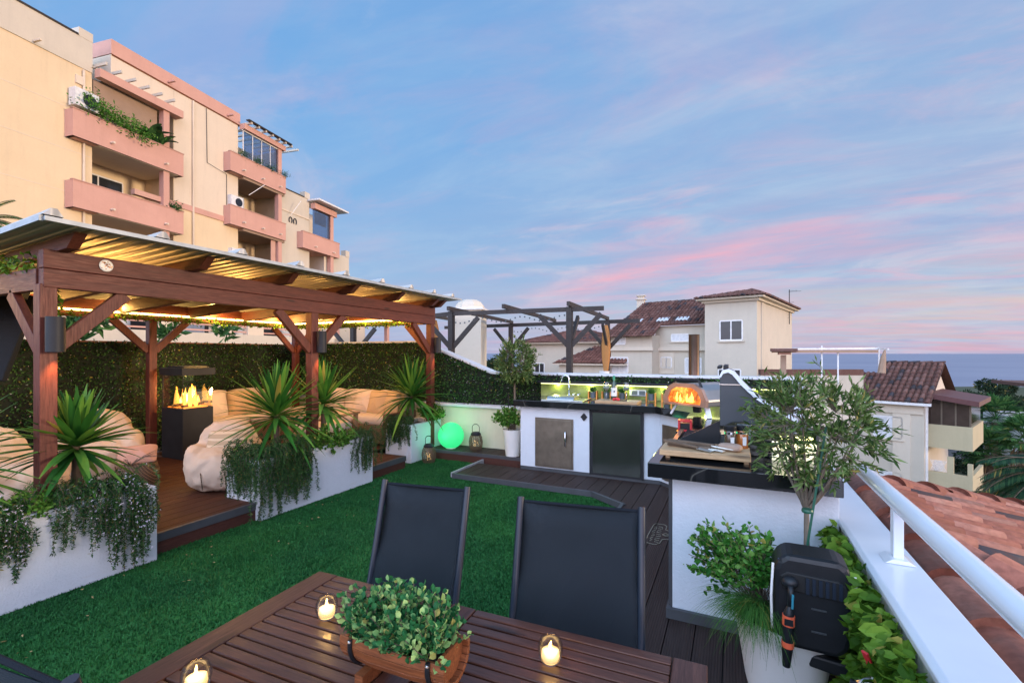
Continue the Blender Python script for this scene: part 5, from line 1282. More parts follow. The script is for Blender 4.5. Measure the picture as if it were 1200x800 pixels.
# eucalyptus-like plant: shoots with opposite leaf pairs
ps_ = thing('table_plant', 'mint green round leaved plant in the barrel planter', 'plant', (bc.x,bc.y,bz+.10))
CC=[];DD=[];LL=[]; sm2 = MB()
for i in range(300):
    b0 = np.array([bc.x+random.uniform(-.11,.11), bc.y+random.gauss(0,.018), bz+.10])
    d = np.array([random.gauss(0,.36), random.gauss(-.12,.48), random.uniform(.15,1.1)]); d /= np.linalg.norm(d); p = b0.copy(); ln = random.uniform(.07,.125); pts=[tuple(p)]
    for k in range(6):
        p = p + d*ln/6; pts.append(tuple(p)); d = d + np.array([0,0,.05])+rng.normal(0,.08,3); d /= np.linalg.norm(d)
        if k >= 1:
            s = rng.normal(size=3); s -= d*(s@d); s /= np.linalg.norm(s)
            for e in (-1,1): CC.append(p); DD.append(s*e + d*(.5+.22*k)); LL.append(.025-.0012*k)
    sm2.tube(pts, .0011, 3, False)
CC=np.array(CC); LL=np.array(LL)
MB().oval(CC, np.array(DD), LL*rng.uniform(.6,1.15,len(LL)), LL*.68, .14).build('leaves', M['tablebush'], ps_); sm2.build('stems', M['bark'], ps_)

# emblem carved into the deck near the near worktop
em = thing('deck_emblem', 'pale carved emblem with a leaf on the dark deck boards behind the right chair', 'emblem', (-.45,3.65,.004))
mk = plain('engraved_line', (.20,.19,.15), .8)
e1, e2 = P(768,640,.0), P(790,612,.0); cxm = P(776,628,0)
def EP(px_, py_): return P(px_, py_, .004)
def line(pts, r=.0035): 
    q = MB(); pw_ = [EP(*a_) for a_ in pts]
    for a_, b_ in zip(pw_, pw_[1:]): q.bar(a_, b_, r*2, .003)
    return q
line([(758,630),(759,627),(766,614.5),(769,613),(779,614.5),(781.5,616.5),(780,620.5),(786,622.5)]).build('outline', mk, em)
line([(758,635),(762,636.5),(768,637.5),(773,636),(776,631.5),(786,631.5)]).build('outline', mk, em)
lfp = line([(776,626),(780,624.3),(786,627.5),(780,628),(776,626),(785,627.3)], .003); lfp.build('leaf_mark', mk, em)
tq = MB()
for row, (sx, sy, ex, ey, wd_) in enumerate(((774.5,617,769,634.5,.035),(768.5,617,762.5,633,.022))):
    for k in range(9):
        s = k/8; a_ = EP(sx+(ex-sx)*s, sy+(ey-sy)*s); 
        tq.bar(a_-Vector((wd_/2,0,0)), a_+Vector((wd_/2,0,0)), .006, .003)
        if k % 2: tq.bar(a_+Vector((wd_/2*(1 if k%4==1 else -1),0,0)), a_+Vector((wd_/2*(1 if k%4==1 else -1),.022,0)), .006, .003)
tq.build('lettering', mk, em)
# ============================================================ GROUND, SEA
def heightmap():
    mb = MB(); n = 60; xs = np.linspace(-400,700,n); ys = np.linspace(-300,520,n); vs = []
    for y in ys:
        for x in xs:
            d = cy_*y - sy_*x; z = -8.5 - max(0,d-25)*.045 + 1.5*math.sin(x*.03)*math.cos(y*.025)
            if d > 330: z = min(z, -24-(d-330)*.08)
            vs.append((x,y,max(z,-32)))
    return mb.add(vs, [(j*n+i,j*n+i+1,(j+1)*n+i+1,(j+1)*n+i) for j in range(n-1) for i in range(n-1)])
km = NM('hill_ground'); gcol = km.ramp(km.noise(.08,6), [(.3,(.02,.04,.015)),(.6,(.035,.055,.022)),(.8,(.07,.065,.04))]); km.set(color=gcol, rough=.95)
struct(heightmap(), 'ground', km.m, smooth='all')
ks = NM('sea_water'); wn_ = ks.noise(.05, 8, .6, ks.mapn((1,.35,1),(0,0,R(25)))); big_ = ks.noise(.004, 5)
ks.set(color=ks.ramp(big_, [(.35,(.17,.19,.26)),(.65,(.22,.235,.30))]), rough=.5, spec=.5); ks.bump(wn_, .6, 1.2)
struct(MB().add([(-50000,-2000,-26),(50000,-2000,-26),(50000,50000,-26),(-50000,50000,-26)], [(0,1,2,3)]), 'sea', ks.m)
stone_ = tag(MB().box((-8.0,-3,-9),(.7,6.9,-.51)).build('own_building', M['house']), 'beige building block under the terrace', 'building')

# ============================================================ ROOF TILES
def tiles(poly3, down, m, parent, pitch=.22, length=.40, r=.085, name='roof_tiles', seg=5, over=.0, base=True, jitter=.004):
    "barrel tiles over the planar polygon poly3 (world), running along 'down'"
    pts = [Vector(p) for p in poly3]; down = Vector(down).normalized()
    nrm = (pts[1]-pts[0]).cross(pts[2]-pts[0]).normalized()
    if nrm.z < 0: nrm = -nrm
    down = (down - nrm*down.dot(nrm)).normalized(); ac = nrm.cross(down).normalized(); o = pts[0]
    uv = [((p-o).dot(ac), (p-o).dot(down)) for p in pts]
    def inside(x, y):
        c = False; n = len(uv)
        for i in range(n):
            x1,y1 = uv[i]; x2,y2 = uv[(i+1)%n]
            if (y1>y) != (y2>y) and x < (x2-x1)*(y-y1)/(y2-y1)+x1: c = not c
        return c
    u0,u1 = min(a for a,_ in uv), max(a for a,_ in uv); v0,v1 = min(b for _,b in uv), max(b for _,b in uv)
    mb = MB(); x = u0+pitch/2
    while x < u1:
        y = v0 - random.random()*0
        while y < v1:
            if inside(x, y+length*.45):
                jx = random.gauss(0,jitter); jr = r*random.uniform(.96,1.04); lft = random.uniform(0,jitter)
                vs = []
                for (yy, rr, h) in ((y, jr*.76, .0), (y+length*1.08, jr, .030*r/.085+lft)):
                    for k in range(seg):
                        t_ = math.pi*k/(seg-1); vs.append(tuple(o + ac*(x+jx+rr*math.cos(t_)) + down*yy + nrm*(rr*1.02*math.sin(t_)+h)))
                for k in range(seg):
                    t_ = math.pi*k/(seg-1); rr = jr*.80; vs.append(tuple(o + ac*(x+jx+rr*math.cos(t_)) + down*(y+length*1.08) + nrm*(rr*.8*math.sin(t_)+.0)))
                fs = [(k,k+1,seg+k+1,seg+k) for k in range(seg-1)] + [(seg+k,seg+k+1,2*seg+k+1,2*seg+k) for k in range(seg-1)]
                mb.add(vs, fs)
            y += length
        x += pitch
    t = mb.build(name, m, parent, smooth='all')
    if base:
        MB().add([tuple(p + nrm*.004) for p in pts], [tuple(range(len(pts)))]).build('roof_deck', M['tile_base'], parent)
    return t
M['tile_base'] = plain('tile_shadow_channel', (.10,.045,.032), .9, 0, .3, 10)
def ridge(p, q, m, parent, r=.11, length=.42, seg=7, name='ridge_tiles', mortar=True):
    p = Vector(p); q = Vector(q); d = (q-p); L = d.length; d.normalize(); n = max(1, int(L/length)); step = L/n
    s = d.cross(Vector((0,0,1))).normalized(); u_ = s.cross(d); mb = MB()
    for i in range(n):
        a_ = p + d*step*i; b_ = p + d*step*(i+1.07); vs = []
        for (c, rr, h) in ((a_, r, .018), (b_, r*.82, .0)):
            for k in range(seg):
                t_ = math.pi*k/(seg-1); vs.append(tuple(c + s*rr*math.cos(t_) + u_*(rr*.8*math.sin(t_)+h)))
        mb.add(vs, [(k,k+1,seg+k+1,seg+k) for k in range(seg-1)]+[tuple(range(seg))])
    o = mb.build(name, m, parent, smooth='all')
    if mortar: MB().bar(p-Vector((0,0,.03)), q-Vector((0,0,.03)), r*1.9, .06).build('mortar_bed', M['mortar'], parent)
    return o

# near roof beyond the parapet: ridge runs along the parapet, hips leave it at both ends
nr = thing('tiled_roof', 'red terracotta tiled roof just beyond the railing at the right', 'roof', (1.2,3.4,.3))
zt0 = .66; tn = .30; x0 = .76
A = (x0,3.05,zt0); B_ = (x0,3.95,zt0); L = 3.2
tiles([A, B_, (x0+L,3.95+L,zt0-tn*L), (x0+L,3.05-L,zt0-tn*L)], (1,0,-tn), M['tile'], nr, .135, .27, .060, seg=7, jitter=.005)
tiles([A, (x0+L,3.05-L,zt0-tn*L), (x0,3.05-L,zt0-tn*L)], (0,-1,-tn), M['tile'], nr, .135, .27, .060, seg=7, jitter=.005, name='front_tiles')
tiles([B_, (x0,3.95+L,zt0-tn*L), (x0+L,3.95+L,zt0-tn*L)], (0,1,-tn), M['tile'], nr, .175, .30, .078, seg=5, name='rear_tiles')
ridge(A, (x0+L,3.05-L,zt0-tn*L), M['tile'], nr, .095, .36, 9, 'hip_tiles')
ridge((x0,3.95,zt0), (x0+L,3.95+L,zt0-tn*L), M['tile'], nr, .095, .36, 9, 'hip_tiles')
ridge(A, B_, M['tile'], nr, .095, .36, 9)
ridge((x0+.02,1.0,zt0-.10), (x0,3.05,zt0+.0), M['tile'], nr, .095, .34, 9, 'parapet_tiles')

# ============================================================ PINK APARTMENT BUILDING
PHI = 16.3; cph, sph = math.cos(R(PHI)), math.sin(R(PHI))
AB = thing('apartment_building', 'stepped salmon pink and pale yellow apartment building with long balconies at the left', 'building', (-20,20,-8))
rzb = R(YAW + 90 - PHI)        # world angle of the u axis
ux_ = Vector((math.cos(rzb), math.sin(rzb), 0)); vx_ = Vector((math.sin(rzb), -math.cos(rzb), 0))
def BP(u, v, z): return tuple(ux_*u + vx_*v + Vector((0,0,z)))
def UZ(px, py, v):
    r = (px-600)/F; d = v/(r*cph - sph); return (r*sph + cph)*d, CAMH + (414-py)/F*d
MBu = Matrix(((vx_.x,ux_.x,0,0),(vx_.y,ux_.y,0,0),(0,0,1,0),(0,0,0,1)))   # local (v,u,z) -> world
def bb(mb, v0, v1, u0, u1, z0, z1): return mb.box((v0,u0,z0),(v1,u1,z1), MBu)
def bpart(name, m, *boxes, parent=None):
    mb = MB()
    for b_ in boxes: bb(mb, *b_)
    return mb.build(name, m, parent or AB)
V0 = -23.7; VB = -23.2
bpart('yellow_wall', M['yellow'], (V0-9,V0,2,14.65,-8,13.96))
bpart('grey_band', M['greyf'], (V0-9,V0+.04,2,14.65,13.962,15.3)); bpart('parapet_coping', M['dwood'], (V0-.2,V0+.08,2,14.1,15.302,15.38))
bpart('corner_pillar', M['greyf'], (V0-.45,V0+.05,14.12,14.66,15.30,15.68))
jl = MB()
for z_ in (12.0,10.2,8.4,6.6): bb(jl, V0,V0+.006, 2,14.6, z_,z_+.03)
jl.build('render_joints', M['creamf'], AB)
bpart('wall_box', M['creamf'], (V0,V0+.1,14.0,14.25,13.2,13.55)); bpart('rain_spout', M['creamf'], (V0,V0+.45,12.55,12.63,14.02,14.1))
def recess(u0, u1, z0, z1, d=2.0):
    bpart('recess_back', M['yellow'], (V0-d-.1,V0-d,u0,u1,z0,z1)); bpart('recess_side', M['yellow'], (V0-d,V0-.01,u1,u1+.2,z0,z1))
def window(u0, u1, z0, z1, v, panes=2, m='dark_glass'):
    w_ = bpart('window', M['frame_w'], (v,v+.06,u0,u1,z0,z0+.07),(v,v+.06,u0,u1,z1-.07,z1),*[(v,v+.06,u0+(u1-u0)*k/panes-.03,u0+(u1-u0)*k/panes+.03,z0+.07,z1-.07) for k in range(panes+1)])
    bpart('pane', M[m], (v+.01,v+.03,u0,u1,z0,z1), parent=w_); return w_
def balcony(u0, u1, zb, h_=1.15, spouts=2, vb=VB, depth=.0):
    p = bpart('balcony', M['pink'], (vb-.14,vb,u0,u1,zb,zb+h_),(V0,vb-.14,u0,u0+.14,zb,zb+h_),(V0,vb-.14,u1-.14,u1,zb,zb+h_),(V0-2,vb-.02,u0+.01,u1-.01,zb-.0,zb+.18))
    bpart('rim', plain('pale_pink_rim', (.52,.30,.24), .8), (vb-.17,vb+.03,u0-.02,u1+.02,zb+h_,zb+h_+.04), parent=p)
    for k in range(spouts):
        uu = u0+(u1-u0)*(k+.6)/spouts; c = BP(uu, vb+.02, zb+.3); c2 = BP(uu, vb+.22, zb+.28); MB().tube([c,c2], .05, 8).build('spout', M['creamf'], p)
    return p
# pipes and cables on the facade
dpq = MB(); dpq.tube([BP(14.3,V0+.07,-7), BP(14.3,V0+.07,13.9)], .05, 8); dpq.build('drainpipe', M['creamf'], AB)
dpq = MB(); dpq.tube([BP(19.4,V0+.07,-7), BP(19.4,V0+.07,15.2)], .05, 8); dpq.build('drainpipe', M['creamf'], AB)
cbl = MB(); cbl.tube([BP(20.2,V0+.04,15.2), BP(20.25,V0+.04,12.2), BP(21.5,V0+.04,12.0), BP(21.5,V0+.04,9.6)], .015, 4); cbl.build('cable', M['black'], AB)
vg = bpart('wall_vent', M['greyf'], (V0,V0+.05,11.0,11.35,11.2,11.5)); vg = bpart('wall_vent', M['greyf'], (V0,V0+.05,22.6,22.95,13.2,13.5))
# first balcony stack
u0, u1 = 13.64, 18.5
recess(14.65, 18.35, -2, 13.8)
ub = u0
for zb in (1.75, 4.72, 7.72, 10.72): balcony(u0, u1, zb)
for z_ in (4.72,7.72,10.72): bpart('balcony_ceiling', M['creamf'], (V0-2,VB-.1,14.66,18.3,z_-.02,z_-.001))
bpart('pink_column', M['pink'], (VB-.42,VB-.12,17.55,17.85,-2,13.75))
bpart('pink_lintel', M['pink'], (VB-.35,VB,14.66,18.5,13.75,14.12), (V0,VB-.35,18.2,18.5,13.75,14.12))
window(15.0,17.2,8.1,10.2,V0-1.98,2); window(15.0,17.2,5.0,7.2,V0-1.98,2); window(15.0,17.4,11.0,13.2,V0-1.98,2)
bpart('brown_awning', M['awn'], (VB-.6,VB-.5,14.7,17.5,11.9,13.74)); bpart('awning_blind', M['pinkawn'], (VB-.55,VB-.3,17.9-1.6,18.25,9.15,9.4))
lv = MB()
for k in range(6): bb(lv, VB-.9,VB+.28, 14.7+k*.62,14.76+k*.62, 14.25,14.38)
bb(lv, VB-.5,VB-.4,14.6,18.4,14.2,14.26); lv.build('pergola_slats', M['greyf'], AB)
# penthouse and second wall
uT = UZ(129.4,41,V0)[0]; uE = UZ(279,150,V0)[0]; ztop = 15.97
bpart('upper_wall', M['creamf'], (V0-8,V0,uT+.02,18.36,14.14,15.28)); bpart('second_wall', M['creamf'], (V0-8,V0,18.37,uE,9.5,15.28)); bpart('second_wall_low', M['yellow'], (V0-8,V0,18.37,uE,-8,9.2))
bpart('pink_course', M['pink'], (V0-8,V0+.06,18.37,uE,9.2,9.5))
bpart('pink_parapet', M['pink'], (V0-8,V0+.06,uT,uE+.1,15.30,ztop)); bpart('parapet_shadow_course', M['barrel'], (V0-.1,V0+.02,uT+.05,uE,15.24,15.30))
bpart('rain_spout', M['pink'], *[(V0,V0+.5,q,q+.1,15.42,15.5) for q in (18,21.5,25)])
# second stack
ua, ub2 = UZ(270,175,VB)[0], UZ(335,207,VB)[0]
recess(uE, UZ(327,200,V0)[0], -2, 15.0)
for zb in (3.2, 5.95, 9.05, 12.15): balcony(ua, ub2, zb, 1.1, 3)
uc = UZ(328,200,VB)[0]
bpart('pink_column', M['pink'], (VB-.42,VB-.12,uc,uc+.3,-2,15.0)); bpart('pink_lintel', M['pink'], (VB-.38,VB,uE,ub2,15.0,15.32),(V0,VB-.35,ub2-.3,ub2,15.0,15.32))
gpn = bpart('glass_screen', M['sky_pane'], (VB-.22,VB-.2,uE+.05,uc,13.28,14.98)); bpart('screen_frame', M['frame_w'], *[(VB-.23,VB-.18,uE+.05+k*(uc-uE)/4,uE+.1+k*(uc-uE)/4,13.28,14.98) for k in range(4)],(VB-.23,VB-.18,uE,uc,14.92,14.99), parent=gpn)
bpart('louvre_roof', M['greyf'], *[(VB-2.5,VB+.3,uE+.2+k*.55,uE+.3+k*.55,15.34,15.46) for k in range(8)]); bpart('louvre_edge', M['dwood'], (VB+.1,VB+.35,uE,ub2+.2,15.46,15.52))
window(uE+.5,uc-.5,9.4,11.8,V0-1.98,3); window(uE+.5,uc-.5,12.5,14.6,V0-1.98,3); window(uE+.5,uc-.5,6.2,8.4,V0-1.98,3)
bpart('lower_awning', M['pinkawn'], (VB-.3,VB-.26,uE+2.3,uc-.1,7.05,8.9)); bpart('brown_ceiling', M['awn'], (V0-2,VB-.1,uE,ub2,12.0,12.14)); bpart('brown_ceiling', M['awn'], (V0-2,VB-.1,uE,ub2,8.9,9.03))
for uu, zz in ((ua+.25,10.2),(ua+.3,7.1)):
    ac = bpart('air_conditioner', M['frame_w'], (VB-.55,VB-.2,uu,uu+.85,zz,zz+.65)); c = BP(uu+.52,VB-.19,zz+.32); n2 = Vector(vx_)
    MB().tube([Vector(c), Vector(c)+n2*.02], .24, 18).build('fan_grille', M['navy_frame'], ac)
st = MB(); st.bar(BP(uE+.5,VB-.2,11.2), BP(uE+1.4,VB+.1,12.1), .03,.03); st.bar(BP(uE+4,VB-.2,11.0), BP(uE+4.6,VB+.1,12.1), .03,.03); st.build('awning_arm', M['frame_w'], AB)
ac = bpart('air_conditioner', M['frame_w'], (VB-.45,VB-.05,13.75,14.65,12.1,12.85)); c = Vector(BP(14.3,VB-.04,12.45)); MB().tube([c, c+Vector(vx_)*.02], .27, 18).build('fan_grille', M['navy_frame'], ac)
# third wall
u3a, u3b = UZ(327,215,V0)[0], UZ(362.5,234,V0)[0]; z3 = UZ(362,234,V0)[1]
bpart('third_wall', M['greyf'], (V0-8,V0,u3a,u3b,-8,z3)); bpart('corner_pillar', M['greyf'], (V0-.4,V0+.03,u3b-.5,u3b+.02,z3,z3+.45)); bpart('course', M['creamf'], (V0,V0+.05,u3a,u3b,z3-1.5,z3-1.4))
bpart('parapet_coping', M['dwood'], (V0-.2,V0+.05,u3a,u3b-.55,z3+.002,z3+.07))
nb = MB(); c = Vector(BP(u3a+1.0,V0+.05,z3-2.0))
for k in range(2): nb.tube([c+ux_*(k*.42)+Vector((.0,0,.22*math.cos(t_)))+ux_*(.14*math.sin(t_)) for t_ in np.linspace(-2.4,2.4,9)], .03, 6)
nb.build('iron_ornament', M['black'], AB)
# third stack and the rest
u4a, u4b = UZ(355,290,VB)[0], UZ(398,300,VB)[0]; zb4 = UZ(398,303,VB)[1]
for k in range(4): balcony(u4a, u4b, zb4-3.1*k, 1.15, 2)
bpart('recess_back', M['creamf'], (V0-2.1,V0-2,u3b,u4b,-6,zb4+3.6))
u4c = UZ(389,270,VB)[0]
bpart('pink_column', M['pink'], (VB-.42,VB-.12,u4c,u4c+.35,-6,zb4+3.1)); bpart('pink_lintel', M['pink'], (VB-.38,VB,u3b,u4c+.6,zb4+3.1,zb4+3.5)); bpart('canopy', M['frame_w'], (V0-1,VB+.5,u3b-.2,u4c+1.4,zb4+3.62,zb4+3.74))
gp2 = bpart('glass_screen', M['sky_pane'], (VB-.22,VB-.2,u3b,u4c,zb4+1.2,zb4+3.05)); bpart('screen_blind', M['awn'], (VB-.3,VB-.27,u3b+.3,u4c-.3,zb4+2.1,zb4+3.0), parent=gp2)
u5 = UZ(409,320,V0)[0]; z5 = UZ(409,302,V0)[1]
bpart('fourth_wall', M['greyf'], (V0-8,V0,u4b-1.2,u5,-8,z5)); bpart('corner_pillar', M['greyf'], (V0-.4,V0+.03,u5-.5,u5+.02,z5,z5+.5))
u6 = UZ(430,320,V0)[0]
bpart('fifth_wall', M['creamf'], (V0-8,V0-.2,u5,u6,-8,z5-2.2)); bpart('pink_roof_slab', M['pink'], (V0-3,V0+.3,u5,u6+1,z5-2.1,z5-1.6))
u7 = UZ(459,385,V0)[0]
bpart('sixth_wall', M['creamf'], (V0-8,V0-.3,u6,u7-4,-8,UZ(440,380,V0)[1])); bpart('pink_roof_slab', M['pink'], (V0-5,V0+.4,u6,u7,UZ(459,382,V0)[1],UZ(459,377,V0)[1])); bpart('pink_column', M['pink'], (V0-.2,V0+.1,u7-1,u7-.6,-8,UZ(459,382,V0)[1]))
# ground floor terrace wall seen under the pergola roof
VG = -17.5
zg = UZ(200,352,VG)[1]; ug0, ug1 = UZ(20,380,VG)[0], UZ(392,380,VG)[0]
bpart('terrace_wall', M['greyf'], (VG-.3,VG,ug0,ug1,-8,UZ(200,388,VG)[1]),(VG-.3,VG,ug0,ug1,3.3,3.6))
pier = []
for q in (75,118,200,262,300,352,388): a_ = UZ(q,380,VG)[0]; pier.append((VG-.3,VG,a_-.45,a_+.45,UZ(200,388,VG)[1],3.3))
for q in pier: bpart('wall_pier', M['creamf'], q)
rlz = UZ(200,386,VG)[1]
bpart('pink_rail', M['pink'], (VG-.15,VG-.1,ug0,ug1,rlz+.25,rlz+.33),(VG-.15,VG-.1,ug0,ug1,rlz+.02,rlz+.08))
bpart('rear_windows', M['shutter'], (VG-1.6,VG-1.5,ug0,ug1,rlz-.3,3.3))
wg = [(VG-1.5,VG-1.46,a_,a_+1.1,rlz-.2,3.2) for a_ in np.arange(ug0+1,ug1-2,3.1)]
for q in wg: bpart('dark_opening', M['dark_glass'], q)
# plants of the balconies
def bplant(label, u, v, z, r, n, m='bush', leaf=.12):
    c = Vector(BP(u,v,z)); o = thing('balcony_plant', label, 'plant', tuple(c), 0, 'plants on the apartment balconies')
    k = 40; C = np.array(c) + rng.normal(0,1,(n,3))*np.array([r*.6,r*.6,r*.45]); D = rng.normal(size=(n,3)); D[:,2] += .5
    MB().leaves(C, D, rng.uniform(leaf*.7,leaf*1.4,n), leaf*.4).build('leaves', M[m], o)
    return o
for i in range(5): bplant('climbing green plant spilling over the top left salmon balcony', 14.3+i*.55, VB-.05, 12.35-.1*i, .5, 260, 'bush', .16)
banana = thing('banana_plant', 'broad leaved banana like plant on the top left balcony', 'plant', BP(17.1,VB-.1,11.9)); mb = MB()
for i in range(14):
    a_ = i*2.4; d = Vector((math.cos(a_)*.5, math.sin(a_)*.5, 1.)).normalized(); p = Vector(BP(17.1+(i%3-1)*.3,VB-.1,11.85)); vs=[]; L_=random.uniform(.9,1.4); sd_ = d.cross(Vector((0,0,1))).normalized()
    for k in range(7):
        s=k/6; wv = .16*math.sin(math.pi*min(1,s*.85+.08)); vs += [tuple(p-sd_*wv),tuple(p+sd_*wv)]; p = p+d*L_/6; d=(d+Vector((math.cos(a_)*.14,math.sin(a_)*.14,-.20))).normalized()
    mb.add(vs,[(2*k,2*k+1,2*k+3,2*k+2) for k in range(6)])
mb.build('leaves', M['palmleaf'], banana)
for i in range(4): bplant('dark round shrub on the glazed upper balcony', ua+.9+i*1.1, VB-.05, 13.4, .26, 200, 'rosemary', .10)
bplant('small plant at the end of the second balcony', 18.2, VB-.1, 9.0, .22, 120, 'palmleaf', .16)
for i in range(4): bplant('green plants along the lowest visible balcony', uE+1.5+i*.8, VB-.05, 7.15, .22, 150, 'bush', .12)
for q, yy in ((98,372),(112,372),(76,384),(84,382),(195,386),(262,384)):
    u_, z_ = UZ(q, yy, -12); 
    bplant('green leafy plant growing above the left hedge', u_, -12, z_-.1, .22, 60, 'palmleaf', .30)

# ============================================================ HOUSES
def frame_house(px0, d0, pxL):
    "corner at pixel column px0 and depth d0; returns unit vectors left-front (going left) and right-side (going away)"
    c = W(px0, 414, d0); L = Vector((pxL-600, F, 0)); L.normalize()
    l = Vector((cy_*L.x - sy_*L.y, sy_*L.x + cy_*L.y, 0)); r = Vector((l.y, -l.x, 0))
    return Vector((c.x, c.y, 0)), l, r
def solid(mb, c, l, r, a0, a1, b0, b1, z0, z1):
    Mx = Matrix(((l.x,r.x,0,c.x),(l.y,r.y,0,c.y),(0,0,1,0),(0,0,0,1))); return mb.box((a0,b0,z0),(a1,b1,z1), Mx)
def HP(c, l, r, a, b, z): return tuple(c + l*a + r*b + Vector((0,0,z)))
def hz(py, d): return CAMH + (414-py)/F*d
def alongL(c, l, px):     # distance along l from c to reach the pixel column px
    r_ = (px-600)/F; f = lambda v: (cy_*v.x + sy_*v.y, -sy_*v.x + cy_*v.y)
    cx, cd = f(c); lx, ld = f(l); return (r_*cd - cx)/(lx - r_*ld)
# big cream house with tower
DT = 27.
c, l, r = frame_house(887, DT, -60); 
H1 = thing('tower_house', 'cream house with hipped brown tiled tower roof in the middle distance', 'house', tuple(c + Vector((0,0,-10))))
wL = alongL(c, l, 826); wR = alongL(c, r, 928); print('wR', wR, 'wL', wL); wR = wR if 0 < wR < 14 else 8.
ze = hz(346, DT)
def hpart(H, name, m, *bx, parent=None):
    mb = MB()
    for q in bx: solid(mb, H[0], H[1], H[2], *q)
    return mb.build(name, m, parent or H[3])
HH = (c, l, r, H1)
hpart(HH, 'tower_wall', M['house'], (0,wL,0,wR,-10,ze-.28)); hpart(HH, 'corner_rib', M['house'], (-.06,.0,1.0,1.5,-10,ze-.3),(0,-.05,.0,.0,0,0.1))
hpart(HH, 'cornice', M['greyf'], (-.15,wL+.15,-.15,wR+.15,ze-.28,ze-.12)); hpart(HH, 'eave', M['greyf'], (-.42,wL+.42,-.42,wR+.42,ze-.12,ze-.02))
ap = [HP(c,l,r,a,b,ze) for a,b in ((-.45,-.45),(wL+.45,-.45),(wL+.45,wR+.45),(-.45,wR+.45))]
zap = ze+1.02; a1_ = HP(c,l,r,wL/2,wR*.5-.1,zap); a2_ = HP(c,l,r,wL/2,wR*.5+.1,zap)
tiles([ap[0],ap[1],a1_], -r + Vector((0,0,-.3)), M['tile_dark'], H1, .26,.45,.11); tiles([ap[0],ap[3],a2_,a1_], -l+Vector((0,0,-.3)), M['tile_dark'], H1, .26,.45,.11)
tiles([ap[1],ap[2],a2_,a1_], l+Vector((0,0,-.3)), M['tile_dark'], H1, .26,.45,.11); tiles([ap[2],ap[3],a2_], r+Vector((0,0,-.3)), M['tile_dark'], H1, .26,.45,.11)
for q in (0,1): ridge(ap[q], a1_, M['tile_dark'], H1, .12,.5,5,'hip_tiles',False)
ridge(ap[3], a2_, M['tile_dark'], H1, .12,.5,5,'hip_tiles',False)
def hwin(H, px0, px1, py0, py1, face='l', off=0., panes=2, m='dark_glass', sill=True):
    c, l, r, o = H; cc = c - r*off if face == 'l' else c - l*off
    vec = l if face == 'l' else r; a0, a1 = sorted((alongL(cc,vec,px0), alongL(cc,vec,px1)))
    am = (a0+a1)/2; pt = cc + vec*am; d = -sy_*pt.x + cy_*pt.y; z1, z0 = hz(py0,d), hz(py1,d)
    def bx(name, m_, lst, par):
        mb = MB()
        for (s0,s1,t0,t1,e0,e1) in lst:
            if face == 'l': solid(mb, cc, l, r, s0,s1,-e1,-e0,t0,t1)
            else: solid(mb, cc, l, r, -e1,-e0,s0,s1,t0,t1)
        return mb.build(name, m_, par)
    t_ = .07; fr = bx('window', M['frame_w'], [(a0,a1,z0,z0+t_,0,.05),(a0,a1,z1-t_,z1,0,.05)]+[(a0+(a1-a0)*k/panes-t_/2,a0+(a1-a0)*k/panes+t_/2,z0+t_,z1-t_,0,.05) for k in range(panes+1)], o)
    bx('pane', M[m], [(a0,a1,z0,z1,.005,.03)], fr)
    if sill: bx('sill', M['greyf'], [(a0-.1,a1+.1,z0-.08,z0,0,.10)], fr)
    return fr
hwin(HH, 844, 870, 375, 399); hwin(HH, 842, 868, 432, 446, sill=False)
# main body left of the tower, set back
off = 1.6; cB = c + l*wL + r*off
HB = (cB, l, r, H1); wB = alongL(cB, l, 716)
dmid = 33.; zeB = hz(383, dmid)
aM = alongL(cB, l, 762); cW = cB - r*1.3; aW0, aW1 = alongL(cW, l, 764), alongL(cW, l, 716)
hpart(HB, 'main_wall', M['house'], (-.1,aW0+.3,0,7,-10,zeB)); hpart(HB, 'left_wall', M['house'], (aW0,aW1,-1.3,7,-10,zeB-.62))
hpart(HB, 'cornice', M['greyf'], (-.1,aW0,-.18,0,hz(411,dmid),hz(407,dmid)),(aW0-.1,aW1+.1,-1.46,-1.3,hz(409,dmid-1)-.1,hz(405,dmid-1)-.1))
zr_ = hz(357, dmid+2)
def RPt(a, b, off=0.): return HP(cB, l, r, a, b, zeB+.02+(b+.3)*.5+off)
aR = alongL(cB + r*3.8, l, 756); rt1 = RPt(aR,3.8); print('cB depth', -sy_*cB.x+cy_*cB.y, aW0, aW1, aR)
tiles([RPt(-.0,-.3), RPt(aW0-.2,-.3), RPt(aW0-.3,-1.75), RPt(aW1+.35,-1.75), RPt(aR,3.8), RPt(-.0,3.8)], -r+Vector((0,0,-.5)), M['tile_dark'], H1, .26,.45,.11)
rt0 = RPt(0,3.8)
tiles([RPt(aW1+.35,-1.75), HP(cB,l,r,aW1+.35,7.5,Vector(RPt(0,-1.75)).z), rt1], l+Vector((0,0,-.4)), M['tile_dark'], H1, .26,.45,.11)
ridge(rt0, rt1, M['tile_dark'], H1, .12,.5,5,'ridge_tiles',False); ridge(rt1, RPt(aW1+.35,-1.75), M['tile_dark'], H1, .12,.5,5,'hip_tiles',False)
ch = Vector(rt1)+l*.35; zc_ = rt1[2]-.45
chm = MB(); chm.box((ch.x-.28,ch.y-.28,zc_),(ch.x+.28,ch.y+.28,zc_+.75)).box((ch.x-.38,ch.y-.38,zc_+.75),(ch.x+.38,ch.y+.38,zc_+.83)).box((ch.x-.22,ch.y-.22,zc_+.83),(ch.x+.22,ch.y+.22,zc_+1.05)).box((ch.x-.34,ch.y-.34,zc_+1.05),(ch.x+.34,ch.y+.34,zc_+1.12)); chm.build('chimney', M['greyf'], H1)
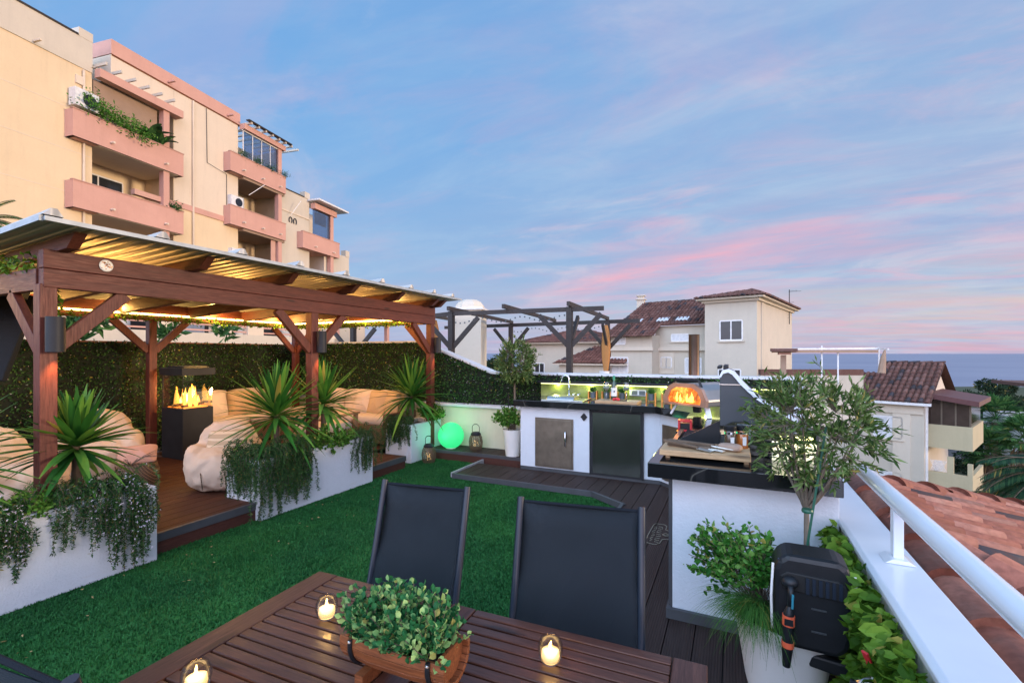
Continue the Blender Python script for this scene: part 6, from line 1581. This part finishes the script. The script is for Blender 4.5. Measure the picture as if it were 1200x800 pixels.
for q in (743, 774, 797):
    a_ = alongL(cB - r*0, l, q)+.0; s0 = Vector(RPt(a_,.2,.10)); mb = MB(); n3 = Vector((0,0,1)) - r*.45; 
    mb.bar(s0, s0 + (r+Vector((0,0,.457)))*.55, .8, .08, n3).build('skylight', M['shutter'], H1)
hwin(HB, 787, 807, 391, 400, m='shutter'); hwin(HB, 775, 787, 418, 431); hwin(HB, 803, 822, 419, 438, m='shutter'); 
HL = (cB - r*1.3, l, r, H1); hwin(HL, 716, 736, 418, 437, m='shutter'); hwin(HL, 720, 733, 392, 404, m='shutter', panes=1, sill=False)
hpart(HB, 'window_surround', M['greyf'], (alongL(cB,l,790),alongL(cB,l,771),-.05,-.003,hz(437,dmid),hz(413,dmid)))
hwin(HH, 903, 909, 434, 450, 'r', m='shutter', panes=1, sill=False)
# aerial on the tower
aw = Vector(HP(c,l,r,-.1,wR*.85,0)); an = thing('tv_aerial', 'tall thin television aerial on the right wall of the tower', 'aerial', (aw.x,aw.y,ze-1)); 
mb = MB(); mb.tube([(aw.x,aw.y,ze-1.2),(aw.x,aw.y,ze+1.35)], .03, 6).build('mast', M['black_metal'], an)
mb = MB(); 
for k in range(5): mb.bar((aw.x+.1+k*.09-.0,aw.y-.2,ze+1.25),(aw.x+.1+k*.09,aw.y+.2,ze+1.25),.015,.015)
mb.bar((aw.x-.05,aw.y,ze+1.2),(aw.x+.75,aw.y,ze+1.2),.02,.02); mb.bar((aw.x,aw.y,ze+.4),(aw.x+.3,aw.y,ze+.4),.02,.02); mb.bar((aw.x-.6,aw.y,ze-.4),(aw.x,aw.y,ze-.5),.02,.02); mb.bar((aw.x-.6,aw.y,ze-.8),(aw.x,aw.y,ze-.7),.02,.02); mb.bar((aw.x-.6,aw.y,ze-.2),(aw.x-.2,aw.y,ze-.2),.02,.25); mb.build('antenna_rods', M['black_metal'], an)
sm_ = thing('awning_bracket', 'small tiled canopy on the wall right of the tower', 'canopy', HP(c,l,r,0,wR,hz(407,DT)))

# small red roofed house left of it
c2, l2, r2 = frame_house(706, 36., -200); H2 = thing('red_roof_house', 'cream house with two red brown hipped roofs behind the dark pergola', 'house', tuple(c2+Vector((0,0,-10)))); H2T = (c2,l2,r2,H2)
w2 = alongL(c2,l2,612); z2 = hz(402,36.)
hpart(H2T, 'wall', M['house'], (0,w2,0,7,-10,z2)); hpart(H2T,'eave',M['greyf'],(-.4,w2+.4,-.4,7.4,z2,z2+.12))
q0,q1,q2,q3 = [HP(c2,l2,r2,a,b,z2+.13) for a,b in ((-.45,-.45),(w2+.45,-.45),(w2+.45,7.4),(-.45,7.4))]; t0_,t1_ = HP(c2,l2,r2,2.6,3.4,z2+1.15),HP(c2,l2,r2,w2-2.6,3.4,z2+1.15)
tiles([q0,q1,t1_,t0_], -r2+Vector((0,0,-.3)), M['tile_red'], H2,.26,.45,.11); tiles([q1,q2,t1_], l2+Vector((0,0,-.3)), M['tile_red'], H2,.26,.45,.11); tiles([q0,q3,t0_], -l2+Vector((0,0,-.3)), M['tile_red'], H2,.26,.45,.11)
ridge(t0_,t1_,M['tile_red'],H2,.12,.5,5,'ridge_tiles',False); ridge(q1,t1_,M['tile_red'],H2,.12,.5,5,'hip_tiles',False); ridge(q0,t0_,M['tile_red'],H2,.12,.5,5,'hip_tiles',False)
hwin(H2T, 627, 638, 425, 440); hwin(H2T, 672, 684, 430, 440)
cw = c2 - r2*2.5 + l2*.5; HW = (cw,l2,r2,H2); w3 = alongL(cw,l2,655)-alongL(cw,l2,715); aw0 = alongL(cw,l2,715); z3_ = hz(426,33.)
hpart(HW,'front_wing',M['house'],(aw0,aw0+w3,0,3,-10,z3_)); 
e0,e1 = HP(cw,l2,r2,aw0-1.2,-.4,z3_+.0),HP(cw,l2,r2,aw0+w3+.4,-.4,z3_+.0); g0,g1 = HP(cw,l2,r2,aw0-1.2,3.,z3_+1.45),HP(cw,l2,r2,aw0+w3-2.2,3.,z3_+1.45)
tiles([e0,e1,g1,g0], -r2+Vector((0,0,-.4)), M['tile_red'], H2,.26,.45,.11); hpart(HW,'eave',M['greyf'],(aw0-1.2,aw0+w3+.35,-.35,2.5,z3_-.12,z3_-.0))
# distant white block behind
dist = thing('white_block', 'small white flat roofed block between the two tiled houses', 'building', tuple(W(728,414,60.)-Vector((0,0,12)))); p_ = W(728,392,60.); MB().box((p_.x-3.2,p_.y-3,-14),(p_.x+1.2,p_.y+3,p_.z)).build('wall', M['greyf'], dist)

# domed column of the neighbour
cc_ = W(551,414,13.4); dc = thing('domed_column', 'square cream rooftop block with white dome behind the dark pergola', 'tower', (cc_.x,cc_.y,-6)); hw_ = .40
Mc = Matrix.Translation((cc_.x,cc_.y,0)) @ Matrix.Rotation(R(YAW-8),4,'Z')
MB().box((-hw_,-hw_,-6),(hw_,hw_,hz(372,13.4)), Mc).build('shaft', M['house'], dc); MB().box((-hw_+.0,-hw_,hz(372,13.4)+.001),(hw_,hw_,hz(364,13.4)), Mc).build('upper_band', M['greyf'], dc)
MB().box((-hw_-.06,-hw_-.06,hz(364,13.4)),(hw_+.06,hw_+.06,hz(363,13.4)+.03), Mc).build('cap', M['frame_w'], dc)
MB().lathe([(.44,0),(.42,.08),(.34,.18),(.2,.25),(.001,.27)], (cc_.x,cc_.y,hz(362.6,13.4)+.02), 8).build('dome', M['greyf'], dc)

# right, lower house with barrel tiles
c4, l4, r4 = frame_house(1083, 22.5, 150); H4 = thing('right_house', 'beige house with brown tiled gable roof and two balconies at the right', 'house', tuple(c4+Vector((0,0,-12)))); H4T = (c4,l4,r4,H4)
zg4 = hz(475,22.5); w4 = 11.
hpart(H4T,'wall',M['house'],(0,w4,0,6.5,-12,zg4)); hpart(H4T,'pilaster',M['greyf'],(.5,1.2,-.05,-.002,-12,zg4),(0.02,w4,-.08,-.052,zg4-.45,zg4-.02)); hpart(H4T,'gutter',M['frame_w'],(-.3,w4,-.38,-.2,zg4+.0,zg4+.13)); hpart(H4T,'downpipe',M['frame_w'],(-.08,.0,.35,.45,-12,zg4-.1))
rg = 1.55; rd = 3.4; E0,E1 = HP(c4,l4,r4,-.3,-.35,zg4+.14),HP(c4,l4,r4,w4,-.35,zg4+.14); G0,G1 = HP(c4,l4,r4,-.3,rd,zg4+.14+rg*1.2),HP(c4,l4,r4,w4,rd,zg4+.14+rg*1.2)
wK = alongL(c4+r4*rd, l4, 1037); gs = rg*1.2/(rd+.35); bK = 2.3; zK = zg4+.14+gs*(bK+.35); G0 = HP(c4,l4,r4,-.3,rd,zg4+.14+rg*1.2); G1 = HP(c4,l4,r4,wK,rd,zg4+.14+rg*1.2)
tiles([E0,E1,HP(c4,l4,r4,w4,bK,zK),HP(c4,l4,r4,wK,bK,zK),G1,G0], -r4+Vector((0,0,-.5)), M['tile_dark'], H4,.24,.42,.105,seg=6)
tiles([HP(c4,l4,r4,-.3,7.2,zg4+.14),HP(c4,l4,r4,wK,7.2,zg4+.14),G1,G0], r4+Vector((0,0,-.5)), M['tile_dark'], H4,.24,.42,.105)
ridge(G0,G1,M['tile_dark'],H4,.13,.45,6,'ridge_tiles',False)
gb_ = MB(); gb_.add([HP(c4,l4,r4,-.0,.0,zg4),HP(c4,l4,r4,-.0,6.5,zg4),HP(c4,l4,r4,0,rd,zg4+rg*1.15),HP(c4,l4,r4,.2,.0,zg4),HP(c4,l4,r4,.2,6.5,zg4),HP(c4,l4,r4,.2,rd,zg4+rg*1.15)], [(0,1,2),(5,4,3),(0,3,4,1),(1,4,5,2),(2,5,3,0)]); gb_.build('gable', M['greyf'], H4)
hwin(H4T,1024,1057,487,513,m='shutter'); hwin(H4T,1018,1056,551,580,m='shutter')
# balconies on its right side: boxes projecting along -l
def sbal(zt_, zb_, name):
    p = hpart(H4T,name,M['house2'],(-1.6,-.002,.75,.9,zb_,zt_),(-1.6,-1.45,.9,4.5,zb_,zt_),(-1.45,-.002,.9,4.5,zb_,zb_+.2)); return p
zA, zB_ = hz(500,22.), hz(528,22.); zC, zD = hz(557,22.), hz(587,22.)
sbal(zA,zB_,'balcony'); sbal(zC,zD,'balcony')
hpart(H4T,'glazed_screen',M['smoke_pane'],(-1.5,-.02,.82,.86,zA,hz(470,22.)),(-1.5,-1.46,.9,4.4,zA,hz(472,22.)))
hpart(H4T,'screen_post',M['bark'],*[(-1.54+k*.5,-1.48+k*.5,.80,.88,zA,hz(470,22.)) for k in range(4)])
aw_ = MB(); z_ = hz(468,22.); aw_.add([HP(c4,l4,r4,.0,.35,z_+.25),HP(c4,l4,r4,-1.85,.35,z_-.05),HP(c4,l4,r4,-1.85,4.8,z_-.05),HP(c4,l4,r4,0,4.8,z_+.25),HP(c4,l4,r4,.0,.35,z_+.02),HP(c4,l4,r4,-1.85,.35,z_-.28),HP(c4,l4,r4,-1.85,4.8,z_-.28),HP(c4,l4,r4,0,4.8,z_+.02)],[(0,1,2,3),(4,7,6,5),(0,4,5,1),(1,5,6,2),(2,6,7,3),(3,7,4,0)]); aw_.build('red_awning', plain('maroon_awning', (.10,.035,.035), .6), H4)
hpart(H4T,'pillar',M['house2'],(-.95,-.72,.76,.89,zC,hz(537,22.)))
rs = MB(); s0 = Vector(HP(c4,l4,r4,-.15,.8,zC)); 
for k in range(8):
    a_ = HP(c4,l4,r4,-.1-k*.055,.8,hz(556,22.)); b_ = HP(c4,l4,r4,-.3-k*.055,.8,hz(543,22.)); rs.bar(a_,b_,.02,.02); a_ = HP(c4,l4,r4,-.3-k*.055,.8,hz(556,22.)); b_ = HP(c4,l4,r4,-.1-k*.055,.8,hz(543,22.)); rs.bar(a_,b_,.02,.02)
hpart(H4T,'corner_pillar',M['house2'],(-1.6,-1.42,.76,.94,zC+.002,hz(543,22.))); rs.build('lattice_rail', M['frame_w'], H4)
# terrace awning frame between the houses
af = thing('terrace_awning', 'white steel awning frame with rolled striped awning on the terrace between the houses', 'awning', tuple(W(970,440,19.)))
def wbar(a_, b_, w1=.05, m='frame_w', name='pole'): MB().bar(a_, b_, w1, w1).build(name, M[m], af)
wbar(W(905,409,19.), W(1030,408,19.), .06); wbar(W(1030,408,19.),W(1041,409,17.)); wbar(W(963,405,19.),W(963,450,19.)); wbar(W(982,412,19.),W(982,450,19.)); wbar(W(1030,407,19.),W(1030,437,19.))
MB().bar(W(905,411.5,18.9),W(1028,411.5,18.9),.12,.10).build('rolled_awning', M['awn'], af)
fpz = thing('folded_parasol', 'folded brown parasol beside the end of the awning frame', 'parasol', tuple(W(1034,437,18.5))); MB().tube([W(1033,437,18.5),W(1035,420,18.5),W(1037,410,18.5)], [.14,.10,.03], 8).build('cloth', M['awn'], fpz)
MB().bar(W(903,410,19.),W(934,410,18.6),.5,.12).build('tiled_canopy', M['tile_dark'], sm_); MB().bar(W(912,414,19.),W(926,414,18.9),.15,.10).build('beam', M['pink'], sm_); MB().bar(W(918,416,19.),W(918,440,19.),.2,.1).build('post', M['awn'], sm_)
np_ = thing('neighbour_terrace', 'plain terrace wall behind the foreground olive tree', 'wall', tuple(W(960,470,19.))); MB().bar(W(890,436,20.),W(1010,436,20.),.2,.25).build('coping', M['tile_dark'], np_); MB().bar(W(890,470,20.),W(1010,470,20.),.18,2.3).build('wall_face', M['house'], np_)

# ============================================================ DARK PERGOLA
dp = thing('dark_pergola', 'open dark brown timber pergola with string lights on the neighbouring terrace', 'pergola', (-4.5,10.5,0))
f1 = [W(414,381,11.4), W(529,367.5,10.0), W(667.5,362.5,9.2)]; rr_ = [W(598.6,381,14.2), W(712,377,12.5)]
def dpost(p, w_=.11): MB().box((p.x-w_/2,p.y-w_/2,-2),(p.x+w_/2,p.y+w_/2,p.z+.05)).build('post', M['dwood'], dp)
for p in f1+rr_: dpost(p)
Z = Vector((0,0,1))
MB().bar(f1[0]-(f1[1]-f1[0])*.3, f1[1], .07,.085).bar(f1[1]-(f1[2]-f1[1])*.0, f1[2]+(f1[2]-f1[1])*.26, .07,.085).build('front_beam', M['dwood'], dp)
MB().bar(rr_[0]-(rr_[1]-rr_[0])*.85, rr_[1]+(rr_[1]-rr_[0])*.28,.08,.10).build('rear_beam', M['dwood'], dp)
fd = (f1[2]-f1[1]); rdv = (rr_[1]-rr_[0])
for k in (-.45,0,.48,1.0): MB().bar(f1[1]+fd*k+Z*.1-(rr_[0]-f1[1])*.04, rr_[0]+rdv*k+Z*.1+(rr_[0]-f1[1])*.04, .06,.085).build('rafter', M['dwood'], dp)
def dbr(p, d): d = d.normalized(); MB().bar(p-Z*.75, p+d*.62-Z*.1, .06,.09).build('brace', M['dwood'], dp)
for p in f1: dbr(p, fd); dbr(p, -fd)
for p in rr_: dbr(p, rdv); dbr(p, -rdv)
dbr(rr_[1], f1[2]-rr_[1]); dbr(f1[2], rr_[1]-f1[2])
bl_ = MB(); wi = MB()
for k in range(26):
    s = k/25; p = f1[1]*(1-s)+f1[2]*s + Z*(-.16-.05*math.sin(s*18)); bl_.sphere(tuple(p), .018, 8, 6)
    p2 = rr_[0]*(1-s)+rr_[1]*s + Z*(-.16-.05*math.sin(s*18)); bl_.sphere(tuple(p2), .02, 8, 6)
bl_.build('string_light_bulbs', M['pot_grey'], dp)
for (q, d_, lb) in ((rr_[1], 1, 'ochre curtain tied to the right post of the dark pergola'),(W(514,380,10.6), 1, 'ochre curtain at the left of the dark pergola beside the red pergola')):
    cu = thing('curtain', lb, 'curtain', (q.x,q.y,-.5), 0, 'tied ochre curtains of the dark pergola'); mb = MB(); n=24; vs=[]; prof=[(.04,2.3),(.085,2.1),(.11,1.75),(.095,1.4),(.05,1.05),(.075,.5),(.09,-.4)]
    for (w_,z_) in prof:
        for k in range(n):
            a_ = 2*math.pi*k/n; rr2 = w_*(1+.18*math.sin(a_*7)); vs.append((q.x-.02*cy_+rr2*math.cos(a_), q.y+rr2*.5*math.sin(a_)-.12, z_))
    mb.add(vs,[(j*n+i,j*n+(i+1)%n,(j+1)*n+(i+1)%n,(j+1)*n+i) for j in range(len(prof)-1) for i in range(n)]); mb.build('cloth', M['orange_cloth'], cu, smooth='all')
    MB().lathe([(.13,-.03),(.14,.03)], (q.x-.06*cy_,q.y-.12,1.05), 16).build('tie', M['frame_w'], cu)
nt_ = thing('terrace_parapet', 'white rendered parapet of the neighbouring terrace with the dark pergola', 'wall', (-4,9,-1)); MB().box((-9,6.65,-8),(1,14,-.3)).build('floor_block', M['house'], nt_)

# ============================================================ TREES
def tree(label, px_, py_top, py_bot, d, wpx, m='darktree', leaf=.22, n=2600, clumps=16, name='leafy_tree', group='trees down the slope by the sea', seed=0):
    top = W(px_, py_top, d); bot = W(px_, py_bot, d); h = top.z-bot.z; rw = wpx/2*d/F
    o = thing(name, label, 'tree', (bot.x,bot.y,bot.z-3), 0, group)
    MB().tube([(bot.x,bot.y,bot.z-4),(bot.x+.1,bot.y,bot.z+h*.5),(bot.x,bot.y,bot.z+h*.8)], [.2,.14,.05], 7).build('trunk', M['trunk'], o)
    C=[]; D=[]; lim = MB()
    for k in range(clumps):
        v_ = rng.normal(size=3); v_ /= np.linalg.norm(v_); v_[2] = abs(v_[2])*1.1-.35
        cc = np.array([bot.x,bot.y,bot.z+h*.55]) + v_*np.array([rw*.75,rw*.75,h*.42]); rr = rw*random.uniform(.22,.40)
        lim.tube([(bot.x,bot.y,bot.z+h*.25), tuple(cc)], [.06,.02], 4, False)
        m_ = n//clumps; g_ = rng.normal(size=(m_,3)); g_ /= np.linalg.norm(g_,axis=1,keepdims=True); g_ *= rng.uniform(.5,1.05,(m_,1))
        C.append(cc + g_*np.array([rr,rr,rr*.7])); D.append(g_ + rng.normal(0,.5,(m_,3)))
    lim.build('limbs', M['trunk'], o)
    C = np.concatenate(C); D = np.concatenate(D); MB().leaves(C, D, rng.uniform(leaf*.6,leaf*1.4,len(C)), leaf*.5).build('crown', M[m], o); return o
tree('tall dark tree with flat rounded top against the sea, left of the pair', 1158, 441, 500, 80, 44, n=2600, leaf=.45, clumps=12)
tree('tall dark tree with rounded top against the sea at the right edge', 1181, 443, 500, 84, 40, n=2400, leaf=.45, clumps=11)
tree('lower dark tree left of the tall ones, beside the red awning', 1136, 455, 510, 70, 50, n=2400, leaf=.42)
tree('dark bushy tree at the right edge behind the palms', 1197, 462, 530, 62, 60, n=2800, leaf=.42)
tree('dense dark tree mass behind the first fan palm', 1165, 468, 540, 58, 70, n=3600, leaf=.40, clumps=20)
tree('dark tree below the balconies of the right house', 1150, 500, 600, 40, 60, n=3000, leaf=.28, clumps=18)
tree('dark tree near the right edge beneath the long palm fronds', 1195, 520, 610, 36, 70, n=3000, leaf=.28, clumps=18)
tree('green tree top seen through the open lower balcony', 1108, 515, 560, 50, 36, m='rosemary', n=1600, leaf=.3)
tree('small trees between the domed block and the dark pergola post', 578, 421, 440, 90, 24, n=1400, leaf=.5)
tree('low trees behind the dark pergola beside the sea', 592, 423, 445, 95, 26, n=1400, leaf=.5)
tree('tree behind the lower dark tree near the red awning', 1118, 459, 500, 85, 30, n=1600, leaf=.45)
tree('broad dark tree filling the slope right of the red awning', 1172, 478, 560, 50, 90, n=4200, leaf=.36, clumps=26)
tree('dark tree right of the two balconies', 1158, 505, 585, 34, 60, n=3600, leaf=.24, clumps=22)
tree('dark tree low at the right edge behind the tiled roof', 1188, 545, 625, 28, 90, n=4200, leaf=.22, clumps=24)
tree('mid green tree below the fan palms', 1140, 560, 625, 30, 50, m='rosemary', n=2400, leaf=.2, clumps=16)
def fanpalm(label, px_, py_, d, rpx, n=34, grp='palms at the right of the terrace'):
    c = W(px_, py_, d); rr = rpx*d/F; o = thing('fan_palm', label, 'palm tree', (c.x,c.y,c.z-6), 0, grp)
    MB().tube([(c.x,c.y,c.z-7),(c.x,c.y,c.z-.3)], [.28,.22], 10).build('trunk', M['trunk'], o); mb = MB(); ds = MB()
    for i in range(n):
        a_ = i*2.4; el_ = R(-45+125*(i/n)); dv_ = Vector((math.cos(a_)*math.cos(el_), math.sin(a_)*math.cos(el_), math.sin(el_)))
        tip = c + dv_*rr*.62; mb.tube([c, tip], [.02,.012], 4, False); side = dv_.cross(Z).normalized() if abs(dv_.z) < .98 else Vector((1,0,0)); up_ = side.cross(dv_)
        for k in range(19):
            t_ = R(-100+200*k/18); dd_ = (dv_*math.cos(t_) + side*math.sin(t_)).normalized(); L_ = rr*.48*random.uniform(.85,1.1); e = tip + dd_*L_ - Z*L_*.28*random.random(); wv = side*math.cos(t_)*.07*d/30 + dv_*abs(math.sin(t_))*.07*d/30
            mid = tip + dd_*L_*.55
            mb.add([tuple(tip),tuple(mid-wv),tuple(e),tuple(mid+wv)], [(0,1,2,3)])
    mb.build('fronds', M['palmleaf'], o)
    for i in range(60):
        a_ = random.uniform(0,6.28); p = c + Vector((math.cos(a_)*.3, math.sin(a_)*.3, -.5-random.random()*1.2)); ds.leaves(np.array([p]), np.array([[math.cos(a_)*.4,math.sin(a_)*.4,-1]]), .9, .12)
    ds.build('dead_fronds', plain('dry_fronds', (.18,.12,.06), .9), o); return o
fanpalm('green fan palm standing highest against the dark trees', 1167, 490, 32, 30); fanpalm('lower fan palm beside the two balconies', 1160, 528, 28, 28)
fanpalm('fan palm at the right edge with fronds into the photo', 1200, 512, 26, 28)
def palm(label, p, n, L_, m='palmdark', seed=1, az=None, grp=None, th=8.):
    c = Vector(p); o = thing('feather_palm', label, 'palm tree', (c.x,c.y,c.z-th), 0, grp); MB().tube([(c.x,c.y,c.z-th),(c.x,c.y,c.z)], [.25,.2], 10).build('trunk', M['trunk'], o); mb = MB(); rc = MB()
    for i in range(n):
        a_ = (az[0]+(az[1]-az[0])*random.random()) if az else i*2.4; el_ = R(random.uniform(0,70)); d = Vector((math.cos(a_)*math.cos(el_), math.sin(a_)*math.cos(el_), math.sin(el_))); q = c.copy(); pts=[]; seg=16
        for k in range(seg): pts.append(q.copy()); q = q + d*L_/seg; d = (d - Z*.10).normalized()
        rc.tube(pts, list(np.linspace(.025,.006,seg)), 4, False)
        for k in range(2, seg-1):
            for s in (-1,1):
                for j in range(3):
                    dd_ = (pts[k+1]-pts[k]); pp = pts[k] + dd_*(j/3); dn = dd_.normalized(); sd_ = dn.cross(Z).normalized()*s; ln = L_*.20*math.sin(math.pi*(k/seg)*.9+.25); e = pp + (sd_*.75 + dn*.55 - Z*.35)*ln; wv = dn*.034*L_/3
                    mb.add([tuple(pp),tuple(pp*.5+e*.5-wv),tuple(e),tuple(pp*.5+e*.5+wv)], [(0,1,2,3)])
    mb.build('fronds', M[m], o); rc.build('frond_ribs', M['trunk'], o); return o
palm('dark feather palm at the right edge below the white wall', W(1250,560,13.), 46, 2.2, az=None)
palm('dark feather palm lower at the right edge behind the tiled roof', W(1225,605,15.), 46, 2.2)
palm('palm crown cut by the left edge in front of the yellow wall', W(-28,262,16.), 26, 1.5, 'palmleaf', th=12.)
wp = thing('white_house', 'sliver of a white house wall with brown eave at the right edge', 'house', tuple(W(1215,540,30.))); q = W(1225,545,30.); MB().box((q.x-1.55,q.y-2,-12),(q.x+4,q.y+4,hz(490,30.))).build('wall', M['frame_w'], wp); q2 = W(1220,449,30.); MB().box((q2.x-.9,q2.y-.5,hz(453,30.)),(q2.x+4,q2.y+4,hz(449,30.))).build('eave', M['tile_dark'], wp)
# street below and parked cars glimpsed between trees
rd = MB(); a_, b_ = W(1060,560,46.), W(1240,575,50.); rd.bar(Vector((a_.x,a_.y,-8.6)), Vector((b_.x,b_.y,-8.6)), 7., .3); struct(rd, 'road', plain('asphalt', (.05,.05,.052), .9))
def car(label, p, c, rz):
    o = thing('parked_car', label, 'car', tuple(p), rz, 'cars parked on the street below'); M2 = plain('car_paint_%s' % label.split()[0], c, .25, .2, .03, spec=.6, coat=.6)
    MB().prism([(-2.1,.3),(2.1,.3),(2.15,.75),(1.3,.9),(-1.9,.95),(-2.15,.7)], 'y', -.85, .85).build('body', M2, o, local=True, bevel=.08)
    MB().prism([(-1.6,.93),(1.2,.88),(.6,1.4),(-1.2,1.42)], 'y', -.74, .74).build('cabin', M['dark_glass'], o, local=True, bevel=.08)
    MB().prism([(-1.15,1.40),(.55,1.385),(.5,1.44),(-1.1,1.45)], 'y', -.70, .70).build('roof', M2, o, local=True)
    for x in (-1.35,1.35):
        for y in (-.8,.8): MB().tube([(x,y-.1,.32),(x,y+.1,.32)], .32, 16).build('wheel', M['black'], o, local=True)
q = W(1114,549,44.); car('maroon car on the street behind the open lower balcony', (q.x,q.y,q.z-.9), (.30,.05,.05), R(10))
q = W(1139,583,36.); car('pale blue car glimpsed below the fan palms', (q.x,q.y,q.z-.9), (.45,.55,.65), R(60))
